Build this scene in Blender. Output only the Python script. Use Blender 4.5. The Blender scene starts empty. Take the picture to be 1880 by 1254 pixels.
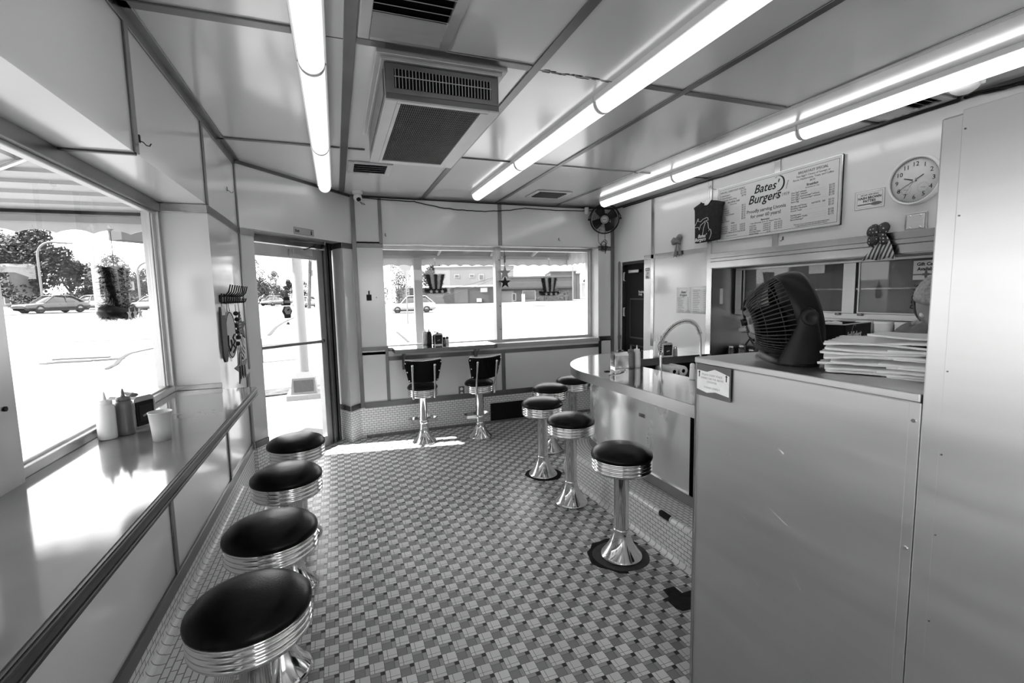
import bpy, math, random
from mathutils import Vector, Matrix
R = math.radians
random.seed(7)
scene = bpy.context.scene
col = scene.collection

# ---------------------------------------------------------------- camera, world, sun, exposure
CAM_H = 1.52
YAW, PITCH, ROLL, FPX = -3.55484070e-01, -1.00591204e-01, -2.05489388e-02, 860.249
cam_data = bpy.data.cameras.new('camera')
cam = bpy.data.objects.new('camera', cam_data)
col.objects.link(cam)
cam_data.sensor_width = 36.0
cam_data.lens = FPX / 1880.0 * 36.0
cam_data.clip_start = 0.02
cam_data.clip_end = 600.0
CAM_ROT = (Matrix.Rotation(YAW, 3, 'Z') @ Matrix.Rotation(PITCH, 3, 'X')
           @ Matrix(((1, 0, 0), (0, 0, -1), (0, 1, 0))) @ Matrix.Rotation(ROLL, 3, 'Z'))
cam.matrix_world = Matrix.Translation((0, 0, CAM_H)) @ CAM_ROT.to_4x4()
scene.camera = cam

world = bpy.data.worlds.new('daylight_world')
scene.world = world
world.use_nodes = True
wn = world.node_tree
wn.nodes['Background'].inputs['Color'].default_value = (1, 1, 1, 1)
wn.nodes['Background'].inputs['Strength'].default_value = 3.4

SUN_DIR = Vector((0.987, -0.163, 0)) * math.cos(R(46)) + Vector((0, 0, -1)) * math.sin(R(46))
sun_data = bpy.data.lights.new('sun', 'SUN')
sun_data.energy = 13
sun_data.angle = R(0.5)
sun = bpy.data.objects.new('sun', sun_data)
col.objects.link(sun)
sun.rotation_euler = SUN_DIR.to_track_quat('-Z', 'Y').to_euler()
sun.location = (-20, 6, 20)
LAMP = 0.75                                   # emission of the fluorescent diffusers

vs = scene.view_settings
vs.view_transform = 'Standard'
vs.look = 'None'
vs.exposure = 0.95
vs.gamma = 1.0
vs.use_curve_mapping = False
cy = scene.cycles
cy.max_bounces = 10
cy.diffuse_bounces = 5
cy.glossy_bounces = 5
cy.transparent_max_bounces = 16
cy.transmission_bounces = 6
cy.caustics_reflective = False
cy.caustics_refractive = False
cy.sample_clamp_indirect = 6.0
cy.use_denoising = True
cy.blur_glossy = 0.5


def ray_pt(px, py, depth):
    """Point seen at photo pixel (px, py) at a given depth: used to survey far things outside."""
    d = CAM_ROT @ Vector(((px - 940) / FPX, -(py - 627) / FPX, -1.0))
    return Vector((0, 0, CAM_H)) + d * depth


# ---------------------------------------------------------------- materials
def _nt(name):
    m = bpy.data.materials.new(name)
    m.use_nodes = True
    nt = m.node_tree
    return m, nt, nt.nodes['Principled BSDF']


def mat(name, v, rough=0.5, metal=0.0, spec=0.5, noise=0.0, nscale=20.0, stretch=(1, 1, 1),
        bump=0.0, bscale=60.0, rvar=0.0, alpha=1.0, coat=0.0, sheen=0.0, trans=0.0):
    m, nt, b = _nt(name)
    N, L = nt.nodes, nt.links
    b.inputs['Base Color'].default_value = (v, v, v, 1)
    b.inputs['Roughness'].default_value = rough
    b.inputs['Metallic'].default_value = metal
    b.inputs['Specular IOR Level'].default_value = spec
    b.inputs['Coat Weight'].default_value = coat
    b.inputs['Coat Roughness'].default_value = 0.05
    b.inputs['Transmission Weight'].default_value = trans
    if noise or rvar or bump:
        tc = N.new('ShaderNodeTexCoord')
        mp = N.new('ShaderNodeMapping')
        mp.inputs['Scale'].default_value = stretch
        L.new(tc.outputs['Object'], mp.inputs['Vector'])
        nz = N.new('ShaderNodeTexNoise')
        nz.inputs['Scale'].default_value = nscale
        nz.inputs['Detail'].default_value = 5
        L.new(mp.outputs['Vector'], nz.inputs['Vector'])
        if noise:
            mr = N.new('ShaderNodeMapRange')
            mr.inputs['To Min'].default_value = max(0.0, v * (1 - noise))
            mr.inputs['To Max'].default_value = min(1.0, v * (1 + noise))
            mr.inputs['From Min'].default_value = 0.3
            mr.inputs['From Max'].default_value = 0.7
            L.new(nz.outputs['Fac'], mr.inputs['Value'])
            L.new(mr.outputs['Result'], b.inputs['Base Color'])
        if rvar:
            mr = N.new('ShaderNodeMapRange')
            mr.inputs['To Min'].default_value = max(0.0, rough - rvar)
            mr.inputs['To Max'].default_value = rough + rvar
            mr.inputs['From Min'].default_value = 0.3
            mr.inputs['From Max'].default_value = 0.7
            L.new(nz.outputs['Fac'], mr.inputs['Value'])
            L.new(mr.outputs['Result'], b.inputs['Roughness'])
        if bump:
            nb = N.new('ShaderNodeTexNoise')
            nb.inputs['Scale'].default_value = bscale
            nb.inputs['Detail'].default_value = 3
            L.new(mp.outputs['Vector'], nb.inputs['Vector'])
            bp = N.new('ShaderNodeBump')
            bp.inputs['Strength'].default_value = bump
            bp.inputs['Distance'].default_value = 0.01
            L.new(nb.outputs['Fac'], bp.inputs['Height'])
            L.new(bp.outputs['Normal'], b.inputs['Normal'])
    return m


def emit_mat(name, v, strength):
    m, nt, b = _nt(name)
    b.inputs['Base Color'].default_value = (v, v, v, 1)
    b.inputs['Roughness'].default_value = 0.4
    b.inputs['Emission Color'].default_value = (1, 1, 1, 1)
    b.inputs['Emission Strength'].default_value = strength
    return m


def glass_mat(name, tint=0.96, ior=1.45, rough=0.0, haze=0.0):
    """Thin pane: clear transmission mixed with a mirror by Fresnel, plus a little dust."""
    m = bpy.data.materials.new(name)
    m.use_nodes = True
    nt = m.node_tree
    N, L = nt.nodes, nt.links
    N.remove(N['Principled BSDF'])
    out = N['Material Output']
    tr = N.new('ShaderNodeBsdfTransparent')
    tr.inputs['Color'].default_value = (tint, tint, tint, 1)
    gl = N.new('ShaderNodeBsdfGlossy')
    gl.inputs['Roughness'].default_value = rough
    fr = N.new('ShaderNodeFresnel')
    fr.inputs['IOR'].default_value = ior
    mx = N.new('ShaderNodeMixShader')
    geo = N.new('ShaderNodeNewGeometry')          # a pane reflects once, on the side one looks from
    inv = N.new('ShaderNodeMath')
    inv.operation = 'SUBTRACT'
    inv.inputs[0].default_value = 1.0
    L.new(geo.outputs['Backfacing'], inv.inputs[1])
    ml = N.new('ShaderNodeMath')
    ml.operation = 'MULTIPLY'
    L.new(fr.outputs['Fac'], ml.inputs[0])
    L.new(inv.outputs[0], ml.inputs[1])
    L.new(ml.outputs[0], mx.inputs['Fac'])
    L.new(tr.outputs['BSDF'], mx.inputs[1])
    L.new(gl.outputs['BSDF'], mx.inputs[2])
    last = mx
    if haze:
        df = N.new('ShaderNodeBsdfDiffuse')
        df.inputs['Color'].default_value = (0.8, 0.8, 0.8, 1)
        m2 = N.new('ShaderNodeMixShader')
        m2.inputs['Fac'].default_value = haze
        L.new(mx.outputs['Shader'], m2.inputs[1])
        L.new(df.outputs['BSDF'], m2.inputs[2])
        last = m2
    L.new(last.outputs['Shader'], out.inputs['Surface'])
    return m


def brick_mat(name, v1, v2, mortar, bw, bh, mw=0.0022, rough=0.3, spec=0.5):
    """Small glazed wall tile laid in running bond; reads the mesh's UVs, in metres."""
    m, nt, b = _nt(name)
    N, L = nt.nodes, nt.links
    uv = N.new('ShaderNodeUVMap')
    br = N.new('ShaderNodeTexBrick')
    br.inputs['Color1'].default_value = (v1, v1, v1, 1)
    br.inputs['Color2'].default_value = (v2, v2, v2, 1)
    br.inputs['Mortar'].default_value = (mortar, mortar, mortar, 1)
    br.inputs['Scale'].default_value = 1.0
    br.inputs['Mortar Size'].default_value = mw
    br.inputs['Mortar Smooth'].default_value = 0.2
    br.inputs['Brick Width'].default_value = bw
    br.inputs['Row Height'].default_value = bh
    L.new(uv.outputs['UV'], br.inputs['Vector'])
    L.new(br.outputs['Color'], b.inputs['Base Color'])
    mr = N.new('ShaderNodeMapRange')
    mr.inputs['To Min'].default_value = rough
    mr.inputs['To Max'].default_value = 0.8
    L.new(br.outputs['Fac'], mr.inputs['Value'])
    L.new(mr.outputs['Result'], b.inputs['Roughness'])
    b.inputs['Specular IOR Level'].default_value = spec
    bp = N.new('ShaderNodeBump')
    bp.invert = True
    bp.inputs['Strength'].default_value = 0.35
    bp.inputs['Distance'].default_value = 0.002
    L.new(br.outputs['Fac'], bp.inputs['Height'])
    L.new(bp.outputs['Normal'], b.inputs['Normal'])
    return m


def floor_tile_mat():
    """The mosaic floor: white blocks and grey blocks in a chequer, each cut in 7:3 both ways, a black dot in the grey ones."""
    m, nt, b = _nt('mosaic_floor_tile')
    N, L = nt.nodes, nt.links

    def mth(op, a, c=None, e=None):
        n = N.new('ShaderNodeMath')
        n.operation = op
        for i, s in enumerate((a, c, e)):
            if s is None:
                continue
            if isinstance(s, (int, float)):
                n.inputs[i].default_value = s
            else:
                L.new(s, n.inputs[i])
        return n.outputs[0]

    geo = N.new('ShaderNodeNewGeometry')
    sep = N.new('ShaderNodeSeparateXYZ')
    L.new(geo.outputs['Position'], sep.inputs[0])
    P = 0.0585
    u = mth('DIVIDE', mth('SUBTRACT', sep.outputs['X'], -0.0712 - P * 200), P)
    v = mth('DIVIDE', mth('SUBTRACT', sep.outputs['Y'], 2.0243 - P * 200), P)
    iu, iv = mth('FLOOR', u), mth('FLOOR', v)
    fu, fv = mth('FRACT', u), mth('FRACT', v)
    par = mth('MODULO', mth('ADD', iu, iv), 2.0)           # 0 = grey block, 1 = white block
    grey_r = mth('GREATER_THAN', fu, 0.69)
    grey_t = mth('GREATER_THAN', fv, 0.69)
    dark = mth('MULTIPLY', grey_r, grey_t)
    # grey block: 0.20 big, 0.29 strips, 0.02 dot
    strips = mth('MAXIMUM', grey_r, grey_t)
    g = mth('ADD', 0.28, mth('MULTIPLY', strips, 0.13))
    g = mth('SUBTRACT', g, mth('MULTIPLY', dark, 0.39))
    white = 0.84
    val = mth('ADD', mth('MULTIPLY', g, mth('SUBTRACT', 1.0, par)), mth('MULTIPLY', par, white))
    # joints
    def near(x, p, w):
        return mth('LESS_THAN', mth('ABSOLUTE', mth('SUBTRACT', x, p)), w)
    w = 0.014
    j = mth('MAXIMUM', mth('MAXIMUM', near(fu, 0.0, w), near(fu, 1.0, w)), mth('MAXIMUM', near(fv, 0.0, w), near(fv, 1.0, w)))
    jg = mth('MAXIMUM', near(fu, 0.69, w), near(fv, 0.69, w))
    jw = mth('MAXIMUM', near(fu, 0.31, w), near(fv, 0.31, w))
    ji = mth('ADD', mth('MULTIPLY', jg, mth('SUBTRACT', 1.0, par)), mth('MULTIPLY', jw, par))
    joint = mth('MAXIMUM', j, ji)
    # per-tile tone and wear
    wn_ = N.new('ShaderNodeTexWhiteNoise')
    wn_.noise_dimensions = '2D'
    cmb = N.new('ShaderNodeCombineXYZ')
    L.new(iu, cmb.inputs[0])
    L.new(iv, cmb.inputs[1])
    L.new(cmb.outputs[0], wn_.inputs['Vector'])
    nz = N.new('ShaderNodeTexNoise')
    nz.inputs['Scale'].default_value = 1.7
    nz.inputs['Detail'].default_value = 4
    L.new(geo.outputs['Position'], nz.inputs['Vector'])
    tone = mth('ADD', mth('MULTIPLY', wn_.outputs['Value'], 0.14), mth('MULTIPLY', nz.outputs['Fac'], 0.3))
    val = mth('MULTIPLY', val, mth('ADD', 0.78, tone))
    val = mth('ADD', mth('MULTIPLY', val, mth('SUBTRACT', 1.0, joint)), mth('MULTIPLY', joint, 0.06))
    cc = N.new('ShaderNodeCombineColor')
    for i in range(3):
        L.new(val, cc.inputs[i])
    L.new(cc.outputs[0], b.inputs['Base Color'])
    L.new(mth('ADD', 0.3, mth('MULTIPLY', joint, 0.4)), b.inputs['Roughness'])
    b.inputs['Specular IOR Level'].default_value = 0.5
    return m


M = {}
M['enamel'] = mat('porcelain_enamel_panel', 0.80, 0.16, 0, 0.5, noise=0.03, nscale=1.2, bump=0.03, bscale=2.5, rvar=0.04, coat=0.3)
M['enamel_ceiling'] = mat('ceiling_enamel_panel', 0.86, 0.20, 0, 0.5, noise=0.04, nscale=1.0, bump=0.05, bscale=2.0, rvar=0.04, coat=0.8)
for k_ in ('enamel_ceiling', 'enamel'):
    M[k_].node_tree.nodes['Principled BSDF'].inputs['IOR'].default_value = 1.8 if k_ == 'enamel_ceiling' else 1.6
    M[k_].node_tree.nodes['Principled BSDF'].inputs['Coat Roughness'].default_value = 0.12
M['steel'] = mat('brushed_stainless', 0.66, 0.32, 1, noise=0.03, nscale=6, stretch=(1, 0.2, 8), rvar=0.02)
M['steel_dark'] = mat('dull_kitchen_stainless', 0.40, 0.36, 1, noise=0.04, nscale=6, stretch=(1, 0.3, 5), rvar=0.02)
M['door_black'] = mat('black_door_paint', 0.005, 0.6, 0, 0.12, noise=0.1, nscale=20)
M['panel_steel'] = mat('brushed_stainless_counter_front', 0.62, 0.36, 1, noise=0.035, nscale=5, stretch=(1, 0.3, 3.5), rvar=0.03, bump=0.015, bscale=1.2)
M['counter_steel'] = mat('polished_stainless_top', 0.82, 0.10, 1, noise=0.06, nscale=7, rvar=0.04, bump=0.012, bscale=9)
M['trim'] = mat('dull_metal_trim', 0.17, 0.32, 1, noise=0.15, nscale=4)
M['trim_light'] = mat('bright_metal_trim', 0.42, 0.25, 1, noise=0.08, nscale=4)
M['trim_soft'] = mat('satin_grey_metal', 0.55, 0.5, 0.7, noise=0.05, nscale=6)
M['trim_dark'] = mat('dark_metal_trim', 0.10, 0.35, 0.8, noise=0.15, nscale=4)
M['window_counter'] = mat('polished_window_counter', 0.28, 0.10, 0.3, noise=0.05, nscale=5, rvar=0.03, bump=0.01, bscale=7)
M['counter_front'] = mat('brushed_curved_front', 0.95, 0.24, 0.7, noise=0.10, nscale=5, stretch=(1, 1, 0.5), rvar=0.06, bump=0.03, bscale=3)
M['chrome'] = mat('chrome', 0.74, 0.10, 1, noise=0.05, nscale=12, rvar=0.05)
M['chrome_worn'] = mat('worn_chrome', 0.55, 0.20, 1, noise=0.12, nscale=9, rvar=0.08)
M['alum'] = mat('window_aluminium', 0.50, 0.35, 0.9, noise=0.06, nscale=8)
M['vinyl'] = mat('black_vinyl', 0.004, 0.32, 0, 0.15, noise=0.2, nscale=40, bump=0.08, bscale=180)
M['black'] = mat('black_plastic', 0.006, 0.42, 0, 0.25, noise=0.15, nscale=30)
M['dark_grey'] = mat('dark_grey_plastic', 0.025, 0.5, 0, 0.25, noise=0.1, nscale=30)
M['void'] = mat('dark_interior', 0.004, 0.8, 0, 0.2, noise=0.2, nscale=9)  # near-black that paints the shade inside gaps and openings
M['white'] = mat('white_plastic', 0.88, 0.35, 0, 0.5, noise=0.02, nscale=12)
M['paper'] = mat('white_paper', 0.90, 0.85, 0, 0.2, noise=0.04, nscale=30)
M['board'] = mat('menu_board_white', 0.72, 0.35, 0, 0.4, noise=0.02, nscale=6)
M['ink'] = mat('black_ink', 0.02, 0.6, 0, 0.2, noise=0.1, nscale=60)
M['ink_grey'] = mat('grey_ink', 0.16, 0.6, 0, 0.2, noise=0.1, nscale=60)
M['ink_pale'] = mat('pale_ink', 0.42, 0.7, 0, 0.2, noise=0.1, nscale=60)
M['ink_white'] = mat('white_ink', 0.85, 0.6, 0, 0.2, noise=0.03, nscale=60)
M['rib'] = mat('black_grille_plastic', 0.02, 0.35, 0, 0.6, noise=0.1, nscale=30)
M['mid'] = mat('mid_grey_plastic', 0.13, 0.35, 0, 0.5, noise=0.06, nscale=15)
M['lightgrey'] = mat('light_grey_paint', 0.45, 0.45, 0, 0.4, noise=0.05, nscale=12)
M['grill'] = mat('air_conditioner_grey', 0.20, 0.45, 0.6, noise=0.1, nscale=12)
M['cloth_dark'] = mat('dark_cotton', 0.03, 0.9, 0, 0.15, noise=0.2, nscale=50, bump=0.3, bscale=120)
M['cloth_grey'] = mat('grey_cotton', 0.20, 0.9, 0, 0.15, noise=0.1, nscale=50, bump=0.3, bscale=120)
M['ribbon_grey'] = mat('grey_ribbon', 0.22, 0.6, 0, 0.3, noise=0.3, nscale=60, bump=0.2, bscale=90)
M['tinsel_dark'] = mat('dark_tinsel', 0.02, 0.35, 0.4, noise=0.3, nscale=80)
M['tinsel_light'] = mat('silver_tinsel', 0.85, 0.45, 0.1, noise=0.3, nscale=80)
M['skin'] = mat('skin', 0.36, 0.5, 0, 0.35, noise=0.06, nscale=20)
M['hair'] = mat('grey_hair', 0.38, 0.6, 0, 0.3, noise=0.3, nscale=90)
M['diffuser'] = [emit_mat('lit_fluorescent_diffuser', 0.9, LAMP * k) for k in (0.85, 1.15, 2.2)]
M['glass'] = glass_mat('window_glass', 0.95, 1.45, 0.0, 0.012)
M['cab_glass'] = glass_mat('cabinet_glass', 0.75, 1.5, 0.02, 0.05)
M['cup'] = mat('translucent_cup', 0.85, 0.35, 0, 0.5, noise=0.02, nscale=20, trans=0.25)
M['brick'] = brick_mat('running_bond_wall_tile', 0.90, 0.83, 0.24, 0.050, 0.0247)
M['brick_step'] = brick_mat('running_bond_step_tile', 0.92, 0.86, 0.26, 0.050, 0.0247, rough=0.4)
M['nose'] = brick_mat('bullnose_tile', 0.92, 0.88, 0.2, 0.052, 0.30, mw=0.0022)
M['floor'] = floor_tile_mat()
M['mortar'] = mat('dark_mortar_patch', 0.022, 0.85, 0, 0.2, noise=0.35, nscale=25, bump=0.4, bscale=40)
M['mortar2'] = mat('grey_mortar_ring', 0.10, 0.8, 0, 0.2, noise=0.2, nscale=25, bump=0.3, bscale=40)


# ---------------------------------------------------------------- mesh helpers
class MB:
    """Collects shapes and links them as ONE mesh object."""

    def __init__(self, mx=None):
        self.v, self.f, self.uv, self.sm = [], [], {}, []
        self.mx = mx or Matrix.Identity(4)

    def add(self, verts, faces, smooth=False, uvs=None):
        o = len(self.v)
        self.v += [tuple(self.mx @ Vector(p)) for p in verts]
        for i, fc in enumerate(faces):
            if uvs:
                self.uv[len(self.f)] = uvs[i]
            self.f.append([o + k for k in fc])
            self.sm.append(smooth)
        return self

    def box(self, x0, y0, z0, x1, y1, z1):
        x0, x1 = min(x0, x1), max(x0, x1)
        y0, y1 = min(y0, y1), max(y0, y1)
        z0, z1 = min(z0, z1), max(z0, z1)
        v = [(x, y, z) for z in (z0, z1) for y in (y0, y1) for x in (x0, x1)]
        f = [(0, 2, 3, 1), (4, 5, 7, 6), (0, 1, 5, 4), (2, 6, 7, 3), (0, 4, 6, 2), (1, 3, 7, 5)]
        return self.add(v, f)

    def cbox(self, c, s, rot=None):
        """Box by centre and size, optionally turned by a 3x3 matrix."""
        r = rot or Matrix.Identity(3)
        c = Vector(c)
        v = [c + r @ Vector((sx * s[0] / 2, sy * s[1] / 2, sz * s[2] / 2)) for sz in (-1, 1) for sy in (-1, 1) for sx in (-1, 1)]
        f = [(0, 2, 3, 1), (4, 5, 7, 6), (0, 1, 5, 4), (2, 6, 7, 3), (0, 4, 6, 2), (1, 3, 7, 5)]
        return self.add(v, f)

    def quad(self, a, b, c, d, uvs=None):
        return self.add([a, b, c, d], [(0, 1, 2, 3)], False, [uvs] if uvs else None)

    def prism(self, poly, z0, z1, smooth=False):
        """Extrude a counter-clockwise xy polygon from z0 to z1."""
        n = len(poly)
        a = sum(poly[i][0] * poly[(i + 1) % n][1] - poly[(i + 1) % n][0] * poly[i][1] for i in range(n))
        if a < 0:
            poly = poly[::-1]
        v = [(x, y, z0) for x, y in poly] + [(x, y, z1) for x, y in poly]
        self.add(v, [tuple(range(n - 1, -1, -1)), tuple(range(n, 2 * n))])
        return self.add(v, [(i, (i + 1) % n, n + (i + 1) % n, n + i) for i in range(n)], smooth)

    def lathe(self, prof, n=32, c=(0, 0, 0), rot=None, smooth=True, cap=True):
        """Turn an (r, z) profile about an axis."""
        r_ = rot or Matrix.Identity(3)
        c = Vector(c)
        v, f = [], []
        for (r, z) in prof:
            for k in range(n):
                a = 2 * math.pi * k / n
                v.append(c + r_ @ Vector((r * math.cos(a), r * math.sin(a), z)))
        for i in range(len(prof) - 1):
            for k in range(n):
                k2 = (k + 1) % n
                f.append((i * n + k, i * n + k2, (i + 1) * n + k2, (i + 1) * n + k))
        self.add(v, f, smooth)
        if cap:
            m = len(prof) - 1
            if prof[0][0] > 1e-5:
                self.add(v[:n], [tuple(range(n - 1, -1, -1))])
            if prof[m][0] > 1e-5:
                self.add(v[m * n:], [tuple(range(n))])
        return self

    def cyl(self, a, b, r, r2=None, n=16, smooth=True):
        a, b = Vector(a), Vector(b)
        d = b - a
        q = d.to_track_quat('Z', 'Y').to_matrix()
        return self.lathe([(r, 0), (r if r2 is None else r2, d.length)], n, a, q, smooth)

    def ball(self, c, r, n=16, m=8, sz=1.0):
        prof = [(r * math.sin(math.pi * i / m), -r * sz * math.cos(math.pi * i / m)) for i in range(m + 1)]
        prof[0] = (0.0, -r * sz)
        prof[-1] = (0.0, r * sz)
        return self.lathe(prof, n, c)

    def tube(self, pts, r, n=8, closed=False, radii=None):
        pts = [Vector(p) for p in pts]
        m = len(pts)
        v, f = [], []
        prev = None
        for i, p in enumerate(pts):
            if closed:
                d = pts[(i + 1) % m] - pts[i - 1]
            else:
                d = pts[min(i + 1, m - 1)] - pts[max(i - 1, 0)]
            d = d.normalized() if d.length > 1e-9 else Vector((0, 0, 1))
            if prev is None:
                up = Vector((0, 0, 1)) if abs(d.z) < 0.95 else Vector((1, 0, 0))
                x = d.cross(up).normalized()
            else:
                x = (prev - d * prev.dot(d))
                x = x.normalized() if x.length > 1e-6 else d.orthogonal().normalized()
            prev = x
            y = d.cross(x)
            rr = radii[i] if radii else r
            for k in range(n):
                a = 2 * math.pi * k / n
                v.append(p + x * (rr * math.cos(a)) + y * (rr * math.sin(a)))
        for i in range(m if closed else m - 1):
            j = (i + 1) % m
            for k in range(n):
                k2 = (k + 1) % n
                f.append((i * n + k, i * n + k2, j * n + k2, j * n + k))
        self.add(v, f, True)
        if not closed:
            self.add(v[:n], [tuple(range(n - 1, -1, -1))])
            self.add(v[-n:], [tuple(range(n))])
        return self

    def sheet(self, rows, thick=0.0, smooth=True):
        """Grid of points (rows of columns); thick > 0 gives it a back and rims."""
        nr, nc = len(rows), len(rows[0])
        v = [Vector(p) for r in rows for p in r]
        f = [(i * nc + j, i * nc + j + 1, (i + 1) * nc + j + 1, (i + 1) * nc + j) for i in range(nr - 1) for j in range(nc - 1)]
        if not thick:
            return self.add(v, f, smooth)
        nrm = [Vector((0, 0, 0)) for _ in v]
        for fc in f:
            n_ = (v[fc[1]] - v[fc[0]]).cross(v[fc[3]] - v[fc[0]])
            for k in fc:
                nrm[k] += n_
        w = [p - (n_.normalized() if n_.length > 1e-12 else Vector((0, 0, 1))) * thick for p, n_ in zip(v, nrm)]
        N_ = len(v)
        g = [tuple(N_ + k for k in reversed(fc)) for fc in f]
        rim = []
        ring = [j for j in range(nc)] + [i * nc + nc - 1 for i in range(1, nr)] + [(nr - 1) * nc + j for j in range(nc - 2, -1, -1)] + [i * nc for i in range(nr - 2, 0, -1)]
        for a, b in zip(ring, ring[1:] + ring[:1]):
            rim.append((b, a, N_ + a, N_ + b))
        return self.add(v + w, f + g + rim, smooth)

    def build(self, name, m, parent=None, bevel=0.0, seg=2, sub=0, kind=None):
        me = bpy.data.meshes.new(name)
        me.from_pydata(self.v, [], self.f)
        me.materials.append(m)
        for p, s in zip(me.polygons, self.sm):
            p.use_smooth = s
        if self.uv:
            ul = me.uv_layers.new(name='UVMap')
            for fi, uvs in self.uv.items():
                for li, q in zip(me.polygons[fi].loop_indices, uvs):
                    ul.data[li].uv = q
        me.update()
        o = bpy.data.objects.new(name, me)
        col.objects.link(o)
        if parent is not None:
            o.parent = parent
        if bevel:
            b = o.modifiers.new('edge', 'BEVEL')
            b.width = bevel
            b.segments = seg
            b.limit_method = 'ANGLE'
            b.angle_limit = R(40)
            b.harden_normals = False
        if sub:
            s = o.modifiers.new('smooth', 'SUBSURF')
            s.levels = s.render_levels = sub
        if kind:
            o['kind'] = kind
        return o


def tag(o, label=None, cat=None, group=None, kind=None):
    if label:
        o['label'] = label
    if cat:
        o['category'] = cat
    if group:
        o['group'] = group
    if kind:
        o['kind'] = kind
    return o


def thing(name, label, cat, loc=(0, 0, 0), rz=0.0, group=None):
    o = bpy.data.objects.new(name, None)
    o.empty_display_size = 0.05
    col.objects.link(o)
    o.location = loc
    o.rotation_euler = (0, 0, rz)
    return tag(o, label, cat, group)


def dup(root, loc, rz, label=None, group=None):
    """Copy of a thing with copies of its parts and their sub-parts."""
    r = root.copy()
    col.objects.link(r)
    r.location = loc
    r.rotation_euler = (0, 0, rz)
    if label:
        r['label'] = label
    if group:
        r['group'] = group
    for ch in list(root.children):
        c = ch.copy()
        col.objects.link(c)
        c.parent = r
        for g in list(ch.children):
            d = g.copy()
            col.objects.link(d)
            d.parent = c
    return r


def struct(name, mb, m, bevel=0.0, parent=None, label=None, cat=None):
    o = mb.build(name, m, parent, bevel)
    if parent is None:
        o['kind'] = 'structure'
        tag(o, label, cat)
    return o


def frame(o, x, y):
    """4x4 with origin o, local x and y axes; z completes it."""
    x, y = Vector(x).normalized(), Vector(y).normalized()
    z = x.cross(y).normalized()
    y = z.cross(x)
    m = Matrix((x, y, z)).transposed().to_4x4()
    m.translation = Vector(o)
    return m


def letters(name, rows, mx, m, parent=None, extrude=0.0004):
    """rows: (text, x, y, size, align[, shear, bold]); ONE mesh of lettering in the plane of mx."""
    verts, faces = [], []
    if not rows:
        return None
    for row in rows:
        txt, x, y, size, al = row[:5]
        cu = bpy.data.curves.new('lettering', 'FONT')
        cu.body = txt
        cu.size = size
        cu.align_x = al
        cu.resolution_u = 2
        cu.extrude = extrude
        cu.shear = row[5] if len(row) > 5 else 0.0
        cu.offset = row[6] * size if len(row) > 6 else 0.0
        rot = row[7] if len(row) > 7 else 0.0
        ob = bpy.data.objects.new('lettering', cu)
        col.objects.link(ob)
        bpy.context.view_layer.update()
        dg = bpy.context.evaluated_depsgraph_get()
        me = bpy.data.meshes.new_from_object(ob.evaluated_get(dg))
        o = len(verts)
        rm = Matrix.Rotation(rot, 4, 'Z')
        for v in me.vertices:
            p = rm @ v.co
            verts.append(tuple(mx @ Vector((p.x + x, p.y + y, p.z))))
        faces += [[o + k for k in p.vertices] for p in me.polygons]
        bpy.data.objects.remove(ob)
        bpy.data.curves.remove(cu)
        bpy.data.meshes.remove(me)
    mb = MB()
    mb.add(verts, faces)
    return mb.build(name, m, parent)


def arc(cx, cy, r, a0, a1, n):
    return [(cx + r * math.cos(R(a0 + (a1 - a0) * i / n)), cy + r * math.sin(R(a0 + (a1 - a0) * i / n))) for i in range(n + 1)]


def wall_strip(mb, pts, z0, z1, u0=0.0):
    """Vertical faces along an xy path with UVs in metres (front on the path's right-hand side)."""
    u = u0
    for (xa, ya), (xb, yb) in zip(pts, pts[1:]):
        L_ = math.hypot(xb - xa, yb - ya)
        mb.quad((xa, ya, z0), (xb, yb, z0), (xb, yb, z1), (xa, ya, z1), [(u, z0), (u + L_, z0), (u + L_, z1), (u, z1)])
        u += L_
    return mb


def star_poly(r, n=5, k=0.4, a0=90):
    return [((r if i % 2 == 0 else r * k) * math.cos(R(a0 + i * 180 / n)), (r if i % 2 == 0 else r * k) * math.sin(R(a0 + i * 180 / n))) for i in range(2 * n)]


# ---------------------------------------------------------------- the room
XL, XR, YB, YR, ZC = -0.67, 3.35, 5.22, -2.2, 2.575
XW = -0.69                                    # wall face under the window counter
PR = [(0.18, YB), (0.084, 5.10), (-0.045, 5.35), (0.18, 5.58)]     # pier between entrance and window wall
PL = [(XL, 4.15), (-0.59, 4.27), (-0.80, 4.44), (-0.97, 4.30), (-0.97, 4.15)]   # pier between window bay and entrance
D0 = Vector((-0.59, 4.27, 0))                  # entrance opening: origin, direction along, direction out
DD = Vector((0.63, 0.7766, 0))
DN = Vector((-0.7766, 0.63, 0))


def dp(s, r, z=0.0):
    return D0 + DD * s + DN * r + Vector((0, 0, z))


def dxy(s, r):
    p = dp(s, r)
    return (p.x, p.y)


floor_poly = [(XW, YR), (XR, YR), (XR, YB), (0.18, YB), PR[1], PR[2], dxy(1.2, 0.33), dxy(-0.05, 0.33), PL[2], PL[1], (XL, 4.15), (XW, 4.15)]
fl = struct('floor', MB().prism(floor_poly, -0.10, 0.0), M['floor'])
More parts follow.
